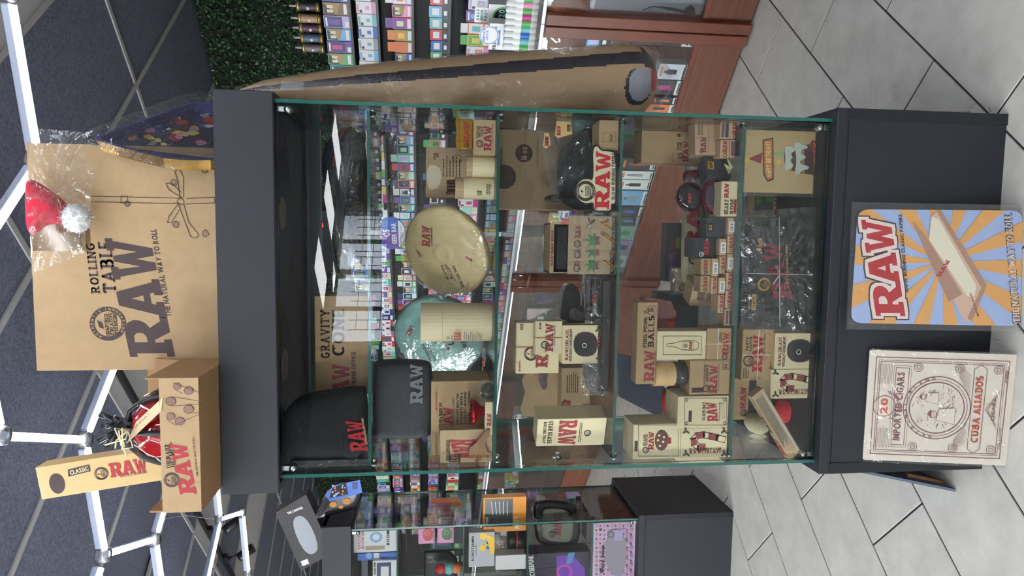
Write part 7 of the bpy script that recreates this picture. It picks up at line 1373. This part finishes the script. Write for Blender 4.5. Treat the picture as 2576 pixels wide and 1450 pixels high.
for (a, b, e, d) in ((.28, .18, .76, .82),): pl = chaikin([(s_*ww*a, hh*b), (s_*ww*e, hh*b), (s_*ww*e, hh*d), (s_*ww*a, hh*d)], 2); PP.poly(F, pl, PG, True)
a, b = sorted((s_*ww*.3, s_*ww*.75)); PP.text(F, 'THE CONVENI', (a, hh*.9, b, hh*.94), WHITE, 'bold', metric=True); a, b = sorted((s_*ww*.1, s_*ww*.3)); PP.rect(F, (a, hh*.06, b, hh*.14), WHITE, True); PP.flush('lettering')
r = softthing('puzzle_bag', 'shiny bag with blue card and orange mushroom print on the second cap', 'bag', 'bag_body', [(912, 1206), (868, 1204), (832, 1220), (806, 1262), (792, 1300), (800, 1304), (840, 1290), (888, 1282), (908, 1262), (914, 1230)], 1.66, .03, mat('black_foil_bag', (34, 32, 36), .2), sm=1, sq=5)
PP = Prints(r); Fq = Face(atY(900, 1290, 1.628), V((1, 0, 0)), UP); PP.poly(Fq, [(905, 1208), (912, 1240), (830, 1262), (818, 1246), (840, 1222)], GLOSS['blue']); PP.poly(Fq, [(870, 1214), (876, 1244), (828, 1254), (836, 1228)], BLACKINK); PP.rect(Fq, (886, 1214, 900, 1232), GLOSS['navy'])
Rn = random.Random(4)
for k in range(14): x = Rn.uniform(834, 868); y = Rn.uniform(1222, 1250); PP.disc(Fq, (x, y), Rn.uniform(1.5, 3.5), GLOSS[Rn.choice(('yellow', 'magenta', 'sky blue', 'green', 'orange'))])
for q5, rr in (((838, 1270), 9), ((872, 1262), 10), ((858, 1276), 6)): PP.disc(Fq, q5, rr, mat('mushroom_orange', (214, 140, 40), .4), el=.8)
PP.flush('printed_picture')
# ------------------------------------------------------------------ neon shop sign and oval brand sign at the back
pA, pB = atA(772, 683, 3.17), atA(832, 530, 3.17); r = empty('neon_sign', pA, 'black board with red neon lettering Shop on the hedge wall', 'neon sign'); b0_, b1_ = toAB(pA).y, toAB(pB).y; z0_, z1_ = atA(830, 600, 3.17).z, atA(766, 600, 3.17).z
mb = MB(); mb.abox(3.165, 3.18, b1_, b0_, z0_-.02, z1_+.16, BLKPL); mb.build('board', r); F = Face(AB(3.164, b0_, z0_), -BV, UP); PP = Prints(r); NEON = emis('red_neon', (255, 70, 60), 2.2)
w_ = b0_-b1_
def neon(t, s0, t0, s1, t1, dx=.006):
    for m, e in ((NEON, 0), (BLACKINK, dx)): PP.text(F, t, (s0+e, t0+e, s1-e, t1-e), m, 'bold' if e == 0 else 'sans', metric=True)
PP.text(F, 'Shop', (w_*.06, .04, w_*.94, .26), NEON, 'bold', metric=True); PP.text(F, 'Shop', (w_*.06+.008, .048, w_*.94-.008, .252), BLACKINK, 'sans', metric=True); PP.flush('neon_lettering')
c_ = atA(985, 588, 2.45); r = empty('oval_sign', V((c_.x, c_.y, 1.0585)), 'blue and purple oval brand sign standing on the counter', 'sign'); F = Face(c_, -BV, UP); mb = MB(); N = 36; ol = [F.p(.155*math.cos(2*math.pi*k/N), .1*math.sin(2*math.pi*k/N)) for k in range(N)]
mb.prism(ol, AV*.006, GLOSS['blue']); mb.build('oval_panel', r); mb = MB(); mb.obox(V((c_.x, c_.y, (1.06+c_.z-.09)/2))+AV*.008, BV*.02, AV*.002, UP*((c_.z-.09-1.06)/2), ALU); mb.build('stand', r)
PP = Prints(r); PP.poly(F, [(.14*math.cos(2*math.pi*k/N)*1.0, .09*math.sin(2*math.pi*k/N)) for k in range(N) if math.cos(2*math.pi*k/N) < .2], GLOSS['purple'], True); PP.poly(F, [(.15*math.cos(2*math.pi*k/N), .097*math.sin(2*math.pi*k/N)) for k in range(N) if math.sin(2*math.pi*k/N) < -.45], WHITE, True); PP.text(F, 'GEEK BAR', (-.1, -.035, .1, .0), WHITE, 'bold', metric=True); PP.text(F, 'CS', (-.03, .012, .04, .06), WHITE, 'bold', metric=True); PP.text(F, 'A Trusted Store', (-.08, -.075, .08, -.055), GLOSS['blue'], metric=True); PP.flush('lettering')
